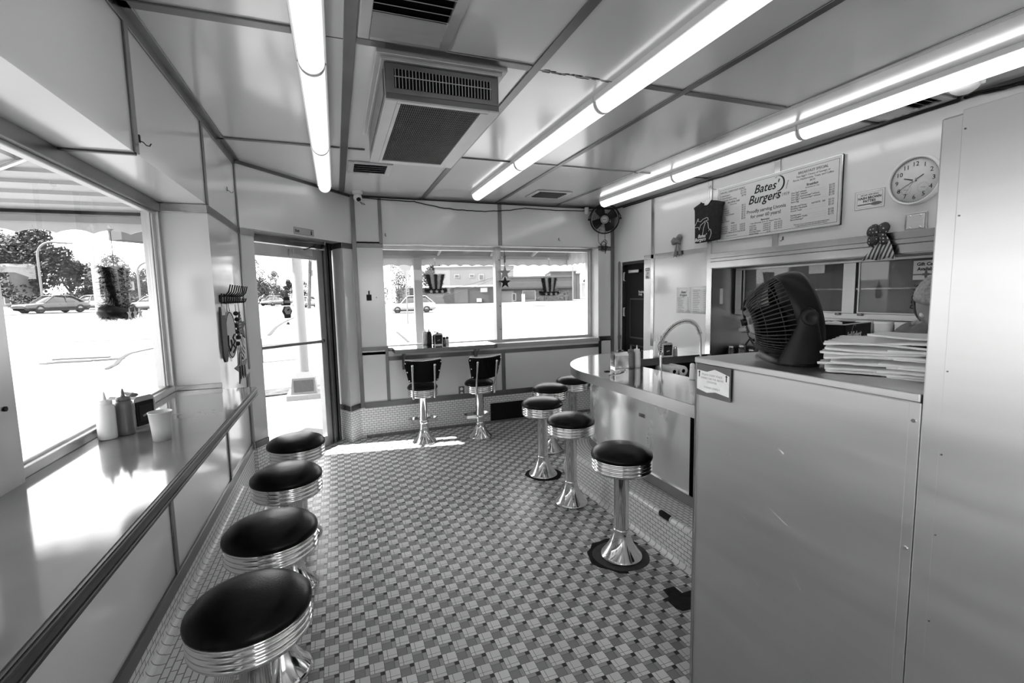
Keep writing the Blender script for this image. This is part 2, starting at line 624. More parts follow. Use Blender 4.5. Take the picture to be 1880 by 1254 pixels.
# worn patches in the mosaic
pp = [(1.484, 1.855), (1.553, 1.856), (1.555, 1.797), (1.72, 1.798), (1.72, 1.60), (1.60, 1.62), (1.509, 1.683), (1.466, 1.688), (1.448, 1.716), (1.451, 1.776), (1.434, 1.792), (1.475, 1.798)]
struct('mortar_patch', MB().prism(pp, 0.0, 0.0015), M['mortar'], parent=fl)
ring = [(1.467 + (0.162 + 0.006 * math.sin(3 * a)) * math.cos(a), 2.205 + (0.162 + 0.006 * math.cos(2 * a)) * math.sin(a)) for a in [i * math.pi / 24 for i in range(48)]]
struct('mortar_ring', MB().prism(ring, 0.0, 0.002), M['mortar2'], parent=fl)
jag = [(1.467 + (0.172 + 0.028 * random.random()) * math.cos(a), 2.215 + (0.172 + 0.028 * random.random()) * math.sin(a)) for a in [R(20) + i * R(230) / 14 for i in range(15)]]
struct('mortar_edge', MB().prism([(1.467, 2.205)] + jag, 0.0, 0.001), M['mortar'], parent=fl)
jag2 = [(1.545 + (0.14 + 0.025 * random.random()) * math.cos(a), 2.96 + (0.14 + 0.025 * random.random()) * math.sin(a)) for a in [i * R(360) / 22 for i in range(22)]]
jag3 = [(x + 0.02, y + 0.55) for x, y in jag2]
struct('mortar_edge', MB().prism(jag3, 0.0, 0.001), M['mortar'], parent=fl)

ce = struct('ceiling', MB().box(-1.3, YR - 0.2, ZC, XR + 0.5, YB + 0.4, ZC + 0.12), M['enamel_ceiling'])

b = MB()
for k in range(26):                               # chipped paint along one ceiling joint
    x, y, l_ = 0.97 + random.random() * .34, 2.125 + random.random() * .028, .012 + random.random() * .05
    b.prism([(x, y), (x + l_, y + random.uniform(-.003, .003)), (x + l_ * .9, y + .003 + random.random() * .002), (x, y + .002)], ZC - .0012, ZC - .0002)
struct('chipped_paint', b, M['mortar'], parent=ce)

# street-side wall: parapet, bulkhead over the window bay, pier, added outer wing
b = MB()
b.box(XW, YR, 0, -0.97, 4.15, 0.955)
b.box(XL, YR, 2.07, -0.98, 3.2, ZC + 0.05)
b.prism([(XL, 3.2), (XL, 4.15), (-0.97, 4.15), (-0.97, 3.2)], 0.95, ZC + 0.05)
b.box(-1.10, 4.15, 0, -0.96, 4.92, 2.6)  # unseen wing, added to narrow the sunlight coming through the door
struct('wall_left', b, M['enamel'])
b = MB()
b.prism(PL, 0, ZC + 0.05)
b.prism(PR, 0, ZC + 0.05)
b.prism([(XL, 4.15), (0.18, YB), (0.18, 5.58), PR[2], dxy(1.2, 0.35), dxy(-0.1, 0.35), (-0.97, 4.15)], 2.075, ZC + 0.05)
struct('wall_entrance', b, M['enamel'])
# wall with the wide window
b = MB()
b.box(0.18, YB, 0, XR + 0.2, 5.50, 0.93)
b.box(0.18, YB, 2.075, XR + 0.2, 5.50, ZC + 0.05)
b.box(0.18, YB, 0.9, 0.49, 5.50, 2.1)
b.box(3.12, YB, 0.9, XR + 0.2, 5.50, 2.1)
struct('wall_back', b, M['enamel'])
# wall behind the counter, with the staff door and the cooking alcove
AY0, AY1, AZ0, AZ1, AX = 0.3, 3.53, 0.86, 1.725, 3.72
b = MB()
b.box(XR, YR, AZ1 + 0.02, XR + 0.2, 4.59, ZC + 0.05)
b.box(XR, 4.59, 1.885, XR + 0.2, YB, ZC + 0.05)
b.box(XR, 5.13, 0, XR + 0.2, YB, 1.885)
b.box(XR, AY1, 0, XR + 0.2, 4.59, AZ1 + 0.02)
b.box(XR, YR, 0, XR + 0.2, AY0, AZ1 + 0.02)
b.box(XR, AY0, 0, XR + 0.2, AY1, AZ0)
struct('wall_right', b, M['enamel'])
b = MB()
b.box(-1.05, YR - 0.15, 0, XR + 0.2, YR, 0.25)
b.box(-1.05, YR - 0.15, 2.275, XR + 0.2, YR, ZC + 0.05)
b.box(-1.05, YR - 0.15, 0.25, 0.5, YR, 2.275)
b.box(3.1, YR - 0.15, 0.25, XR + 0.2, YR, 2.275)
struct('wall_rear', b, M['enamel'])
# alcove lining in stainless steel
b = MB()
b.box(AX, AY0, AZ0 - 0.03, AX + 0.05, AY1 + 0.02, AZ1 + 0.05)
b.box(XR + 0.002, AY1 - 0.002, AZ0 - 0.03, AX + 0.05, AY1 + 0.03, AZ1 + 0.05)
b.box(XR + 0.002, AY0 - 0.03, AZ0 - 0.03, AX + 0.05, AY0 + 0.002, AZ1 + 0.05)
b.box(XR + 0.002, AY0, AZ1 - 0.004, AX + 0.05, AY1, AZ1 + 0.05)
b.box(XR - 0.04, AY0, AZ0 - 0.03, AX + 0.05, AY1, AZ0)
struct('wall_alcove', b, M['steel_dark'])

# ---- metal cover strips (each strip a trim of its own)
_tn = [0]


def trim(mb, m='trim'):
    _tn[0] += 1
    return struct('trim_%d' % _tn[0], mb, M[m], bevel=0.002)


def tbox(*a, m='trim'):
    return trim(MB().box(*a), m)


T = 0.008
# ceiling: four strips along the room, crosswise strips between them
for x, w in ((0.108, 0.05), (0.935, 0.045), (1.79, 0.04)):
    tbox(x - w / 2, YR, ZC - T, x + w / 2, YB, ZC)
tbox(2.53, YR, ZC - T, 2.57, YB, ZC, m='trim_light')
for y, spans in ((2.125, ((XL, -0.11, 0.05, 'trim'), (0.135, 0.91, 0.05, 'trim'), (1.52, 1.765, 0.04, 'trim'), (1.815, 2.52, 0.04, 'trim'), (3.02, XR, 0.02, 'trim_dark'))),
                 (3.62, ((XL, -0.11, 0.035, 'trim'), (0.01, 0.08, 0.02, 'trim_dark'), (0.135, 0.25, 0.02, 'trim_dark'), (0.80, 0.91, 0.02, 'trim_dark'), (0.96, 1.36, 0.012, 'trim_dark'), (1.48, 1.765, 0.02, 'trim_light'), (1.815, 2.7, 0.02, 'trim_light'), (3.02, XR, 0.015, 'trim_dark')))):
    for x0, x1, w, m in spans:
        tbox(x0, y - w / 2, ZC - T, x1, y + w / 2, ZC, m=m)
for x0, x1, y in ((-0.10, 0.083, 2.14), (0.96, 1.36, 2.14)):
    tbox(x0, y - 0.003, ZC - 0.0015, x1, y + 0.003, ZC, m='trim_dark')
# crown strips
tbox(XL, YR, 2.525, XL + T, 4.15, ZC)
tbox(XL, YR, ZC - T, XL + 0.04, 4.15, ZC)
trim(MB().prism([(XL + .001, 4.15), (0.18, YB), (0.172, YB + .012), (XL - 0.008, 4.165)][::-1], 2.557, ZC), 'trim_dark')
trim(MB().prism([(XL + 0.01, 4.145), (0.187, YB - 0.012), (0.18, YB), (XL, 4.158)], 2.55, ZC), 'trim_dark')
tbox(0.18, YB - T, 2.553, XR, YB, ZC, m='trim_dark')
tbox(XR - T, YR, 2.553, XR, YB, ZC, m='trim_dark')
# street-side wall
for y in (2.175, 3.2):
    tbox(XL, y - 0.02, 2.07, XL + T, y + 0.02, 2.53)
tbox(XL, 4.10, 0.98, XL + T, 4.145, 2.53)
tbox(-0.93, 2.165, 2.062, XL + 0.002, 2.185, 2.07, m='trim_dark')
tbox(XL, 3.19, 2.018, XL + T, 4.145, 2.068)
tbox(-0.95, 3.192, 2.02, XL, 3.2, 2.068, m='trim_light')
tbox(-0.95, 3.190, 1.0, XL + 0.004, 3.2, 1.03, m='trim_light')
for y in (2.245, 3.335):
    tbox(XW, y - 0.018, 0.385, XW + T, y + 0.018, 0.955)
tbox(XW, 4.105, 0.33, XW + T, 4.15, 0.955)
tbox(XW, YR, 0.33, XW + 0.012, 4.15, 0.388)
# entrance piers
_ax = Vector((PL[1][0] - XL, PL[1][1] - 4.15, 0)).normalized()


def pier_band(p, q, z0, z1, m='trim', t=0.008):
    p, q = Vector((*p, 0)), Vector((*q, 0))
    d = (q - p).normalized()
    n = Vector((d.y, -d.x, 0)) * t
    trim(MB().prism([(v.x, v.y) for v in (p, q, q + n, p + n)], z0, z1), m)


pier_band((XL, 4.15), PL[1], 0.33, 0.385)
pier_band((XL, 4.15), PL[1], 2.02, 2.07, 'trim_light')
pier_band(PR[1], PR[0], 0.33, 0.385)
pier_band(PR[2], PR[1], 0.33, 0.385, 'trim_light')
pier_band(PR[1], PR[0], 2.02, 2.075)
pier_band(PR[2], PR[1], 2.02, 2.075)
# wall with the wide window
tbox(0.185, YB - T, 0.33, 0.228, YB, 2.555)
tbox(0.46, YB - T, 2.075, 0.495, YB, 2.555)
tbox(0.228, YB - T, 2.04, 0.495, YB, 2.085)
tbox(1.795, YB - T, 2.075, 1.84, YB, 2.555)
tbox(3.30, YB - T, 0.33, XR, YB, 2.555)
tbox(3.12, YB - T, 2.045, 3.30, YB, 2.09)
tbox(0.228, YB - T, 0.945, 0.47, YB, 0.985)
tbox(0.467, YB - T, 0.385, 0.50, YB, 0.985)
tbox(0.50, YB - T, 0.825, 3.12, YB, 0.87)
tbox(1.80, YB - T, 0.385, 1.845, YB, 0.825)
tbox(3.12, YB - T, 0.385, 3.16, YB, 0.96)
tbox(3.16, YB - T, 0.915, 3.30, YB, 0.96)
tbox(0.228, YB - 0.012, 0.325, XR, YB, 0.385)
# wall behind the counter
for y in (4.43, 3.575):
    tbox(XR - T, y - 0.025, 0.9, XR, y + 0.025, 2.553, m='trim_light')
tbox(XR - T, 2.83, 1.86, XR, 2.885, 2.553, m='trim_light')
tbox(XR - T, 3.60, 1.885, XR, 4.585, 1.93, m='trim_light')
for z0, z1, t, m in ((1.815, 1.862, 0.012, 'trim_light'), (1.785, 1.812, 0.02, 'trim_light'), (1.725, 1.782, 0.015, 'trim_light')):
    tbox(XR - t, 0.3, z0, XR, 3.55, z1, m=m)
tbox(XR - 0.012, 3.53, 0.9, XR + 0.01, 3.548, 1.725, m='trim_light')

# ---- tiled bases
b = MB()
wall_strip(b, [(XW + 0.006, YR), (XW + 0.006, 4.15), (XL + 0.012, 4.145), (PL[1][0] + 0.004, PL[1][1] - 0.006)], 0.0, 0.332)
struct('baseboard_left', b, M['brick'])
b = MB()
wall_strip(b, [(PR[2][0] - 0.005, PR[2][1]), (PR[1][0] - 0.003, PR[1][1] - 0.006), (0.182, YB - 0.006), (XR, YB - 0.006)], 0.0, 0.33)
struct('baseboard_back', b, M['brick'])
b = MB()
wall_strip(b, [(0.23, YB - 0.03), (1.64, YB - 0.03), (1.64, YB - 0.026), (XR, YB - 0.026)], 0.0, 0.022)
b.quad((0.23, YB - 0.03, 0.022), (XR, YB - 0.03, 0.022), (XR, YB, 0.03), (0.23, YB, 0.03))
struct('baseboard_cove', b, mat('grey_cove_tile', 0.2, 0.4, noise=0.3, nscale=30))
# raised tiled footrest under the window counter
b = MB()
wall_strip(b, [(-0.468, YR), (-0.468, 3.60), (XW, 3.60)], 0.0, 0.215)
b.quad((XW, YR, 0.228), (-0.485, YR, 0.228), (-0.485, 3.60, 0.228), (XW, 3.60, 0.228), [(YR, 0.0), (YR, 0.205), (3.6, 0.205), (3.6, 0.0)])
b.box(XW, YR, 0.0, -0.47, 3.595, 0.215)
pl = struct('floor_footrest', b, M['brick_step'])


def bullnose(path, z, r, name, parent, inward, n=6):
    """Quarter-round edge tile along a path (xy), centre line offset by r towards «inward» side."""
    b = MB()
    u = 0
    for (xa, ya), (xb, yb) in zip(path, path[1:]):
        d = Vector((xb - xa, yb - ya, 0))
        L_ = d.length
        d.normalize()
        nrm = Vector((d.y, -d.x, 0)) * inward
        for k in range(n):
            a0, a1 = math.pi / 2 * k / n, math.pi / 2 * (k + 1) / n
            def q(x, y, a):
                c = Vector((x, y, z - r)) - nrm * r
                return c + nrm * (r * math.cos(a)) + Vector((0, 0, r * math.sin(a)))
            b.add([q(xa, ya, a0), q(xb, yb, a0), q(xb, yb, a1), q(xa, ya, a1)], [(0, 1, 2, 3)], True,
                  [[(u, .15 + k * .001), (u + L_, .15 + k * .001), (u + L_, .15 + k * .001 + .001), (u, .15 + k * .001 + .001)]])
        u += L_
    return struct(name, b, M['nose'], parent=parent)


bullnose([(-0.466, YR), (-0.466, 3.60)], 0.231, 0.018, 'bullnose_edge', pl, 1)
b = MB()
u = YR
for k in range(5):                               # cove tile where footrest meets the wall
    a0, a1 = math.pi / 2 * k / 5, math.pi / 2 * (k + 1) / 5
    def q(y, a):
        return (XW + 0.030 - 0.024 * math.sin(a), y, 0.254 - 0.024 * math.cos(a))
    b.add([q(YR, a0), q(YR, a1), q(3.6, a1), q(3.6, a0)], [(3, 2, 1, 0)], True, [[(3.6, .15), (3.6, .151), (YR, .151), (YR, .15)]])
struct('cove_tile', b, M['nose'], parent=pl)

# ---- window 1 (street side)
GX = -0.93
w1 = struct('window_1', MB().box(GX - 0.004, 1.75, 1.03, GX + 0.002, 3.17, 2.01), M['glass'])
struct('window_pane', MB().box(GX - 0.004, YR, 1.03, GX + 0.002, 1.62, 2.01), M['glass'], parent=w1)
b = MB()
b.box(GX - 0.05, YR, 1.0, GX + 0.03, 3.19, 1.035)
b.box(GX - 0.03, YR, 1.03, GX + 0.012, 3.19, 1.045)
struct('window_sill_frame', b, M['alum'], bevel=0.003, parent=w1)
b = MB()
b.box(GX - 0.05, YR, 2.015, GX + 0.035, 3.19, 2.072)
struct('window_head_frame', b, M['trim'], bevel=0.003, parent=w1)
b = MB()
b.box(GX - 0.02, YR, 2.0, GX + 0.015, 3.17, 2.016)
b.box(GX - 0.05, 3.165, 1.03, GX + 0.03, 3.192, 2.02)
b.box(GX - 0.02, 3.13, 1.03, GX + 0.012, 3.166, 2.02)
b.box(GX - 0.006, 3.12, 1.03, GX + 0.004, 3.128, 2.02)
struct('window_side_frame', b, M['alum'], bevel=0.003, parent=w1)
b = MB().box(GX - 0.05, 1.60, 0.99, GX + 0.045, 1.755, 2.05)
struct('window_mullion', b, M['alum'], bevel=0.004, parent=w1)
struct('mullion_screw', MB().cyl((GX + 0.045, 1.70, 1.23), (GX + 0.05, 1.70, 1.23), 0.007), M['ink'], parent=w1)

# ---- window 2 (wide window)
GY = 5.42
w2 = struct('window_2', MB().box(0.50, GY - 0.003, 0.97, 1.80, GY + 0.003, 2.05), M['glass'])
struct('window_pane', MB().box(1.87, GY - 0.003, 0.97, 3.09, GY + 0.003, 2.05), M['glass'], parent=w2)
b = MB()
b.box(0.49, GY - 0.03, 2.04, 3.12, GY + 0.05, 2.075)
b.box(0.49, GY - 0.03, 0.93, 3.12, GY + 0.05, 0.975)
b.box(0.49, GY - 0.03, 0.95, 0.505, GY + 0.05, 2.06)
b.box(3.07, GY - 0.02, 0.95, 3.12, GY + 0.05, 2.06)
b.box(3.085, GY - 0.035, 0.95, 3.12, GY + 0.05, 2.06)
struct('window_frame', b, M['alum'], bevel=0.003, parent=w2)
struct('window_mullion', MB().box(1.80, GY - 0.05, 0.93, 1.872, GY + 0.05, 2.075), M['alum'], bevel=0.004, parent=w2)
for z in (1.10, 1.38, 1.68, 1.93):
    struct('mullion_screw', MB().cyl((1.848, GY - 0.056, z), (1.848, GY - 0.05, z), 0.006, n=8), M['ink'], parent=w2)
struct('window_sill', MB().box(1.62, 5.19, 0.90, 3.12, 5.40, 0.945), M['lightgrey'], bevel=0.004, parent=w2)
struct('window_header', MB().box(0.49, YB - 0.012, 2.07, 3.14, 5.41, 2.085), M['trim_light'], bevel=0.003, parent=w2)

# ---- unseen window added behind the camera to light the far panels
w3 = struct('window_3', MB().box(0.5, YR - 0.10, 0.27, 3.1, YR - 0.094, 2.26), M['glass'])
b = MB()
b.box(0.5, YR - 0.13, 0.25, 3.1, YR - 0.06, 0.29)
b.box(0.5, YR - 0.13, 2.24, 3.1, YR - 0.06, 2.275)
for x in (0.5, 1.77, 3.05):
    b.box(x, YR - 0.13, 0.25, x + .05, YR - 0.06, 2.275)
struct('window_frame', b, M['alum'], parent=w3)

# ---- door 1: the glazed entrance door in its aluminium frame, recessed in the corner
RD = 0.20
d1 = struct('door_1', MB().prism([dxy(0.075, RD), dxy(0.905, RD), dxy(0.905, RD + .006), dxy(0.075, RD + .006)], 0.10, 1.90), M['glass'])


def dbox(mb, s0, s1, r0, r1, z0, z1):
    return mb.prism([dxy(s0, r0), dxy(s1, r0), dxy(s1, r1), dxy(s0, r1)], z0, z1)


b = MB()
dbox(b, 0.0, 0.985, RD - .02, RD + .025, 1.895, 2.0)
dbox(b, 0.0, 0.985, RD - .02, RD + .025, 0.0, 0.11)
dbox(b, 0.0, 0.08, RD - .02, RD + .025, 0.0, 2.0)
dbox(b, 0.90, 0.985, RD - .02, RD + .025, 0.0, 2.0)
dbox(b, 0.895, 0.91, RD - .028, RD + .03, 0.1, 1.9)
struct('door_leaf', b, M['alum'], bevel=0.003, parent=d1)
b = MB()
dbox(b, 0.99, 1.02, RD - .05, RD + .06, 0.0, 2.06)
dbox(b, 1.03, 1.055, RD - .03, RD + .06, 0.0, 2.06)
dbox(b, 1.065, 1.10, RD - .04, RD + .06, 0.0, 2.06)
dbox(b, 0.985, 1.15, RD + .03, RD + .06, 0.0, 2.06)
dbox(b, -0.1, 0.0, RD - .01, RD + .06, 0.0, 2.06)
dbox(b, -0.1, 1.2, RD - .01, RD + .06, 2.012, 2.08)
struct('door_frame', b, M['trim'], bevel=0.003, parent=d1)
b = MB()
b.tube([dp(0.09, RD - .06, 1.105), dp(0.46, RD - .07, 1.10), dp(0.86, RD - .06, 1.09)], 0.014, 10)
b.cyl(dp(0.86, RD - .06, 1.09), dp(0.93, RD - .02, 1.09), 0.016)
struct('push_bar', b, M['trim'], parent=d1)
struct('push_plate', dbox(MB(), 0.03, 0.125, RD - .075, RD - .03, 0.985, 1.19), M['trim'], bevel=0.004, parent=d1)
b = MB()
dbox(b, 0.54, 0.80, RD - .075, RD - .02, 1.925, 1.975)
cl = struct('door_closer', b, M['trim_light'], bevel=0.008, parent=d1)
b = MB()
b.tube([dp(0.70, RD - .05, 1.98), dp(0.86, RD - .16, 2.045), dp(0.52, RD - .04, 2.05)], 0.008, 8)
b.cyl(dp(0.86, RD - .16, 2.03), dp(0.86, RD - .16, 2.06), 0.012)
struct('closer_arm', b, M['trim'], parent=cl)
struct('door_threshold', dbox(MB(), -0.05, 1.15, RD - .06, RD + .12, 0.0, 0.012), M['alum'], bevel=0.003, parent=d1)

# ---- door 2: the dark staff door
d2 = struct('door_2', MB().box(XR + 0.05, 4.575, 0.0, XR + 0.09, 5.03, 1.875), M['door_black'])
b = MB()
for z0, z1 in ((0.95, 1.42), (0.15, 0.85)):
    b.box(XR + 0.043, 4.60, z0, XR + 0.052, 4.93, z0 + .02)
    b.box(XR + 0.043, 4.60, z1, XR + 0.052, 4.93, z1 + .02)
    b.box(XR + 0.043, 4.915, z0, XR + 0.052, 4.93, z1)
struct('door_panel_moulding', b, M['dark_grey'], bevel=0.003, parent=d2)
b = MB()
b.box(XR - 0.004, 5.035, 0.0, XR + 0.12, 5.075, 1.885)
b.box(XR - 0.004, 5.105, 0.0, XR + 0.04, 5.125, 1.885)
struct('door_frame', b, M['trim_light'], bevel=0.003, parent=d2)
struct('door_jamb', MB().box(XR - 0.006, 5.075, 0.0, XR + 0.05, 5.108, 1.90), M['trim'], bevel=0.002, parent=d2)
struct('door_header', MB().box(XR + 0.005, 4.585, 1.85, XR + 0.12, 5.075, 1.886), M['dark_grey'], bevel=0.002, parent=d2)
for z in (1.66, 1.22, 0.3):
    b = MB()
    b.box(XR + 0.025, 5.02, z, XR + 0.052, 5.06, z + 0.10)
    b.cyl((XR + 0.04, 5.03, z - .003), (XR + 0.04, 5.03, z + .103), 0.008)
    struct('door_hinge', b, M['trim_light'], parent=d2)
struct('door_closer', MB().box(XR + 0.015, 4.72, 1.745, XR + 0.05, 4.93, 1.785), M['trim'], bevel=0.006, parent=d2)
letters('door_lettering', [('Employees', 0, 0.032, 0.036, 'LEFT', 0, 0.02), ('Only', 0, 0, 0.036, 'LEFT', 0, 0.02)],
        frame((XR + 0.048, 4.76, 1.475), (0, -1, 0), (0, 0, 1)), M['ink_white'], d2)


# ---------------------------------------------------------------- counters
# window counter along the street side
t = thing('window_counter', 'long polished steel counter under the street window bay', 'counter', (XW, 0.5, 0.0))


def rel(o, *a):
    """Matrix that lets a part be given in room coordinates under a placed thing."""
    return (Matrix.Translation(o.location) @ Matrix.Rotation(o.rotation_euler.z, 4, 'Z')).inverted()


b = MB(rel(t))
b.prism([(-0.925, YR + .01), (-0.478, YR + .01), (-0.478, 3.10), (-0.49, 3.13), (-0.52, 3.14), (-0.655, 3.14), (-0.655, 3.185), (-0.925, 3.185)], 0.957, 1.0)
b.build('counter_top', M['window_counter'], t, 0.003)
b = MB(rel(t))
b.prism([(-0.480, YR + .01), (-0.470, YR + .01), (-0.470, 3.11), (-0.482, 3.143), (-0.515, 3.152), (-0.66, 3.152), (-0.66, 3.14), (-0.52, 3.14), (-0.49, 3.13), (-0.48, 3.10)], 0.952, 0.998)
b.box(-0.4705, YR + .01, 0.985, -0.466, 3.10, 0.996)
b.box(-0.4705, YR + .01, 0.955, -0.466, 3.10, 0.966)
b.build('edge_band', M['trim_dark'], t, 0.002)

# shelf counter in the wide window
t = thing('window_shelf', 'steel shelf counter under the white pillar view in the wide window', 'counter', (1.07, YB, 0.0))
b = MB(rel(t))
b.prism([(0.545, 4.97), (0.575, 4.945), (1.62, 4.945), (1.66, 4.97), (1.66, 5.38), (0.505, 5.38), (0.505, 5.23), (0.545, 5.22)], 0.938, 0.967)
b.build('counter_top', M['counter_steel'], t, 0.003)
b = MB(rel(t))
b.prism([(0.54, 4.965), (0.572, 4.938), (1.622, 4.938), (1.667, 4.965), (1.667, 5.21), (1.66, 5.21), (1.66, 4.97), (1.62, 4.945), (0.575, 4.945), (0.545, 4.97), (0.545, 5.21), (0.54, 5.21)], 0.925, 0.969)
b.build('edge_band', M['trim'], t, 0.002)
for x in (0.64, 1.46):
    b = MB(rel(t))
    b.prism([(x, 5.19), (x, 5.208), (x + .03, 5.208), (x + .03, 5.19)], 0.72, 0.937)
    b.box(x, 5.0, 0.918, x + 0.03, 5.208, 0.937)
    b.tube([(x + .015, 5.03, 0.925), (x + .015, 5.12, 0.86), (x + .015, 5.195, 0.76)], 0.008, 6)
    b.build('bracket', M['trim'], t, 0.002)

# curved customer counter
CX, CY = 2.72, 3.15


def ring_path(r, y0=1.345, xe=3.34):
    return [(CX - r, y0)] + arc(CX, CY, r, 180, 90, 40) + [(xe, CY + r)]


t = thing('customer_counter', 'rounded stainless steel counter with mirror top and stools around it', 'counter', (2.1, 2.6, 0.0))
b = MB(rel(t))
lip = ring_path(0.955)
b.prism(lip + [(3.34, 3.56), (2.38, 3.56), (2.33, 3.51), (2.33, 1.345)], 0.868, 0.905)
b.build('counter_top', M['counter_steel'], t, 0.002)
b = MB(rel(t))
o_, i_ = ring_path(0.96), ring_path(0.945)
for k in range(len(o_) - 1):
    sm = 0 < k < len(o_) - 2
    (xa, ya), (xb, yb), (xc, yc), (xd, yd) = o_[k], o_[k + 1], i_[k + 1], i_[k]
    z0, z1 = 0.838, 0.9065
    b.add([(xa, ya, z0), (xb, yb, z0), (xb, yb, z1), (xa, ya, z1)], [(3, 2, 1, 0)], sm)
    b.add([(xa, ya, z1), (xb, yb, z1), (xc, yc, z1), (xd, yd, z1)], [(0, 1, 2, 3)], sm)
    b.add([(xa, ya, z0), (xb, yb, z0), (xc, yc, z0), (xd, yd, z0)], [(3, 2, 1, 0)], sm)
    b.add([(xd, yd, z0), (xc, yc, z0), (xc, yc, z1), (xd, yd, z1)], [(3, 2, 1, 0)], sm)
b.build('edge_band', M['trim_light'], t)
b = MB(rel(t))
body = ring_path(0.79, 2.19)
inn = [(3.34, 3.64), (2.46, 3.64), (2.40, 3.58), (2.40, 2.19)]
b.prism(body + inn, 0.30, 0.868, True)
b.build('front_panel', M['counter_front'], t)
b = MB(rel(t))
b.prism(ring_path(0.806, 1.345) + [(3.34, 3.70), (2.40, 3.70), (2.40, 1.345)], 0.232, 0.30, True)
b.build('kick_band', M['trim_light'], t)
b = MB(rel(t))
b.box(1.985, 1.40, 0.30, 2.30, 2.19, 0.868)
b.box(1.934, 2.182, 0.30, 2.38, 2.1895, 0.866)  # black box and end plate paint the shade of the gap
b.build('cabinet_recess', M['void'], t)
b = MB(rel(t))
b.box(1.94, 2.125, 0.30, 1.985, 2.135, 0.868)
b.cyl((1.955, 2.155, 0.31), (1.955, 2.155, 0.40), 0.014, n=8)
b.build('recess_post', M['trim_dark'], t)
b = MB(rel(t))
b.box(1.925, 2.62, 0.66, 1.9285, 2.685, 0.685)
b.build('name_plate', M['trim'], t)
letters('plate_lettering', [('- - - -', 0, 0, 0.012, 'CENTER')], rel(t) @ frame((1.924, 2.652, 0.668), (0, -1, 0), (0, 0, 1)), M['ink'], t)

# tiled footrest step round the counter (part of the building)
b = MB()
rp = [(CX - 1.005, 0.6)] + arc(CX, CY, 1.005, 180, 82, 44)
wall_strip(b, rp[::-1], 0.0, 0.215)
ri, ro = [(CX - 0.79, 0.6)] + arc(CX, CY, 0.79, 180, 82, 44), [(CX - 0.99, 0.6)] + arc(CX, CY, 0.99, 180, 82, 44)
u = 0.6
for k in range(len(ri) - 1):
    L_ = math.hypot(ro[k + 1][0] - ro[k][0], ro[k + 1][1] - ro[k][1])
    b.quad((*ro[k], 0.230), (*ri[k], 0.230), (*ri[k + 1], 0.230), (*ro[k + 1], 0.230), [(u, 0), (u, .2), (u + L_, .2), (u + L_, 0)])
    u += L_
b.quad((*rp[-1], 0), (*ri[-1], 0), (*ri[-1], .23), (*rp[-1], .23), [(0, 0), (.2, 0), (.2, .23), (0, .23)])
st = struct('floor_step', b, M['brick_step'])
bullnose(rp[::-1], 0.233, 0.02, 'bullnose_edge', st, 1)
b = MB()
for k in range(len(rp) - 1):
    (xa, ya), (xb, yb) = rp[k], rp[k + 1]
    ca = Vector((CX - xa, (CY - ya) if ya > CY else 0, 0)).normalized()
    cb = Vector((CX - xb, (CY - yb) if yb > CY else 0, 0)).normalized()
    L_ = math.hypot(xb - xa, yb - ya)
    pa, pb = Vector((xa, ya, 0)), Vector((xb, yb, 0))
    pts = [pa - ca * .022 + Vector((0, 0, .001)), pb - cb * .022 + Vector((0, 0, .001)), pb - cb * .006 + Vector((0, 0, .008)), pa - ca * .006 + Vector((0, 0, .008)),
           pb - cb * .001 + Vector((0, 0, .026)), pa - ca * .001 + Vector((0, 0, .026))]
    uu = ya
    b.add(pts, [(0, 1, 2, 3), (3, 2, 4, 5)], True, [[(uu, .15), (uu + L_, .15), (uu + L_, .16), (uu, .16)], [(uu, .16), (uu + L_, .16), (uu + L_, .17), (uu, .17)]])
struct('cove_tile', b, M['nose'], parent=st)
struct('chipped_tile', MB().box(CX - 1.008, 2.10, 0.205, CX - 0.985, 2.185, 0.2345), M['mortar'], parent=st)

# tall order counter
t = thing('order_counter', 'tall brushed steel order counter carrying the desk fan and paper bags', 'counter', (1.6, 0.9, 0.0))
b = MB(rel(t))
b.box(1.2, 0.64, 0.0, 1.95, 1.33, 1.262)
b.build('front_panel', M['panel_steel'], t, 0.004)
b = MB(rel(t))
b.box(1.194, 0.638, 1.262, 1.99, 1.335, 1.283)
b.build('counter_top', M['steel'], t, 0.003)
b = MB(rel(t))
b.box(1.1965, 0.636, 0.0, 1.201, 0.66, 1.262)
b.build('seam_strip', M['panel_steel'], t, 0.002)
for y, z in ((0.648, 1.22), (0.648, 0.92), (0.648, 0.55)):
    MB(rel(t)).cyl((1.1935, y, z), (1.1975, y, z), 0.0045, n=10).build('rivet', M['chrome'], t)
b = MB(rel(t))
b.box(1.196, 1.322, 0.0, 1.206, 1.334, 1.262)
b.box(1.1955, 0.655, 1.262, 1.199, 1.335, 1.278)
b.build('corner_bead', M['trim_light'], t, 0.002)
for y0, z0, y1, z1, w_ in ((1.02, .86, .95, .83, .0012), (.86, .40, .80, .31, .0022), (.87, .36, .81, .29, .0012), (1.08, .62, 1.04, .585, .001), (.99, 1.05, .97, 1.04, .003), (1.17, .98, 1.165, .97, .0015), (.93, .70, .90, .66, .001), (1.12, .79, 1.09, .78, .0009)):
    d = Vector((0, y1 - y0, z1 - z0)).normalized()
    n_ = Vector((0, -d.z, d.y)) * w_
    p0, p1 = Vector((1.1996, y0, z0)), Vector((1.1996, y1, z1))
    MB(rel(t)).add([p0 - n_ * .3, p1 - n_, p1 + n_, p0 + n_ * .3], [(0, 1, 2, 3)]).build('scratch_mark', M['board'], t)
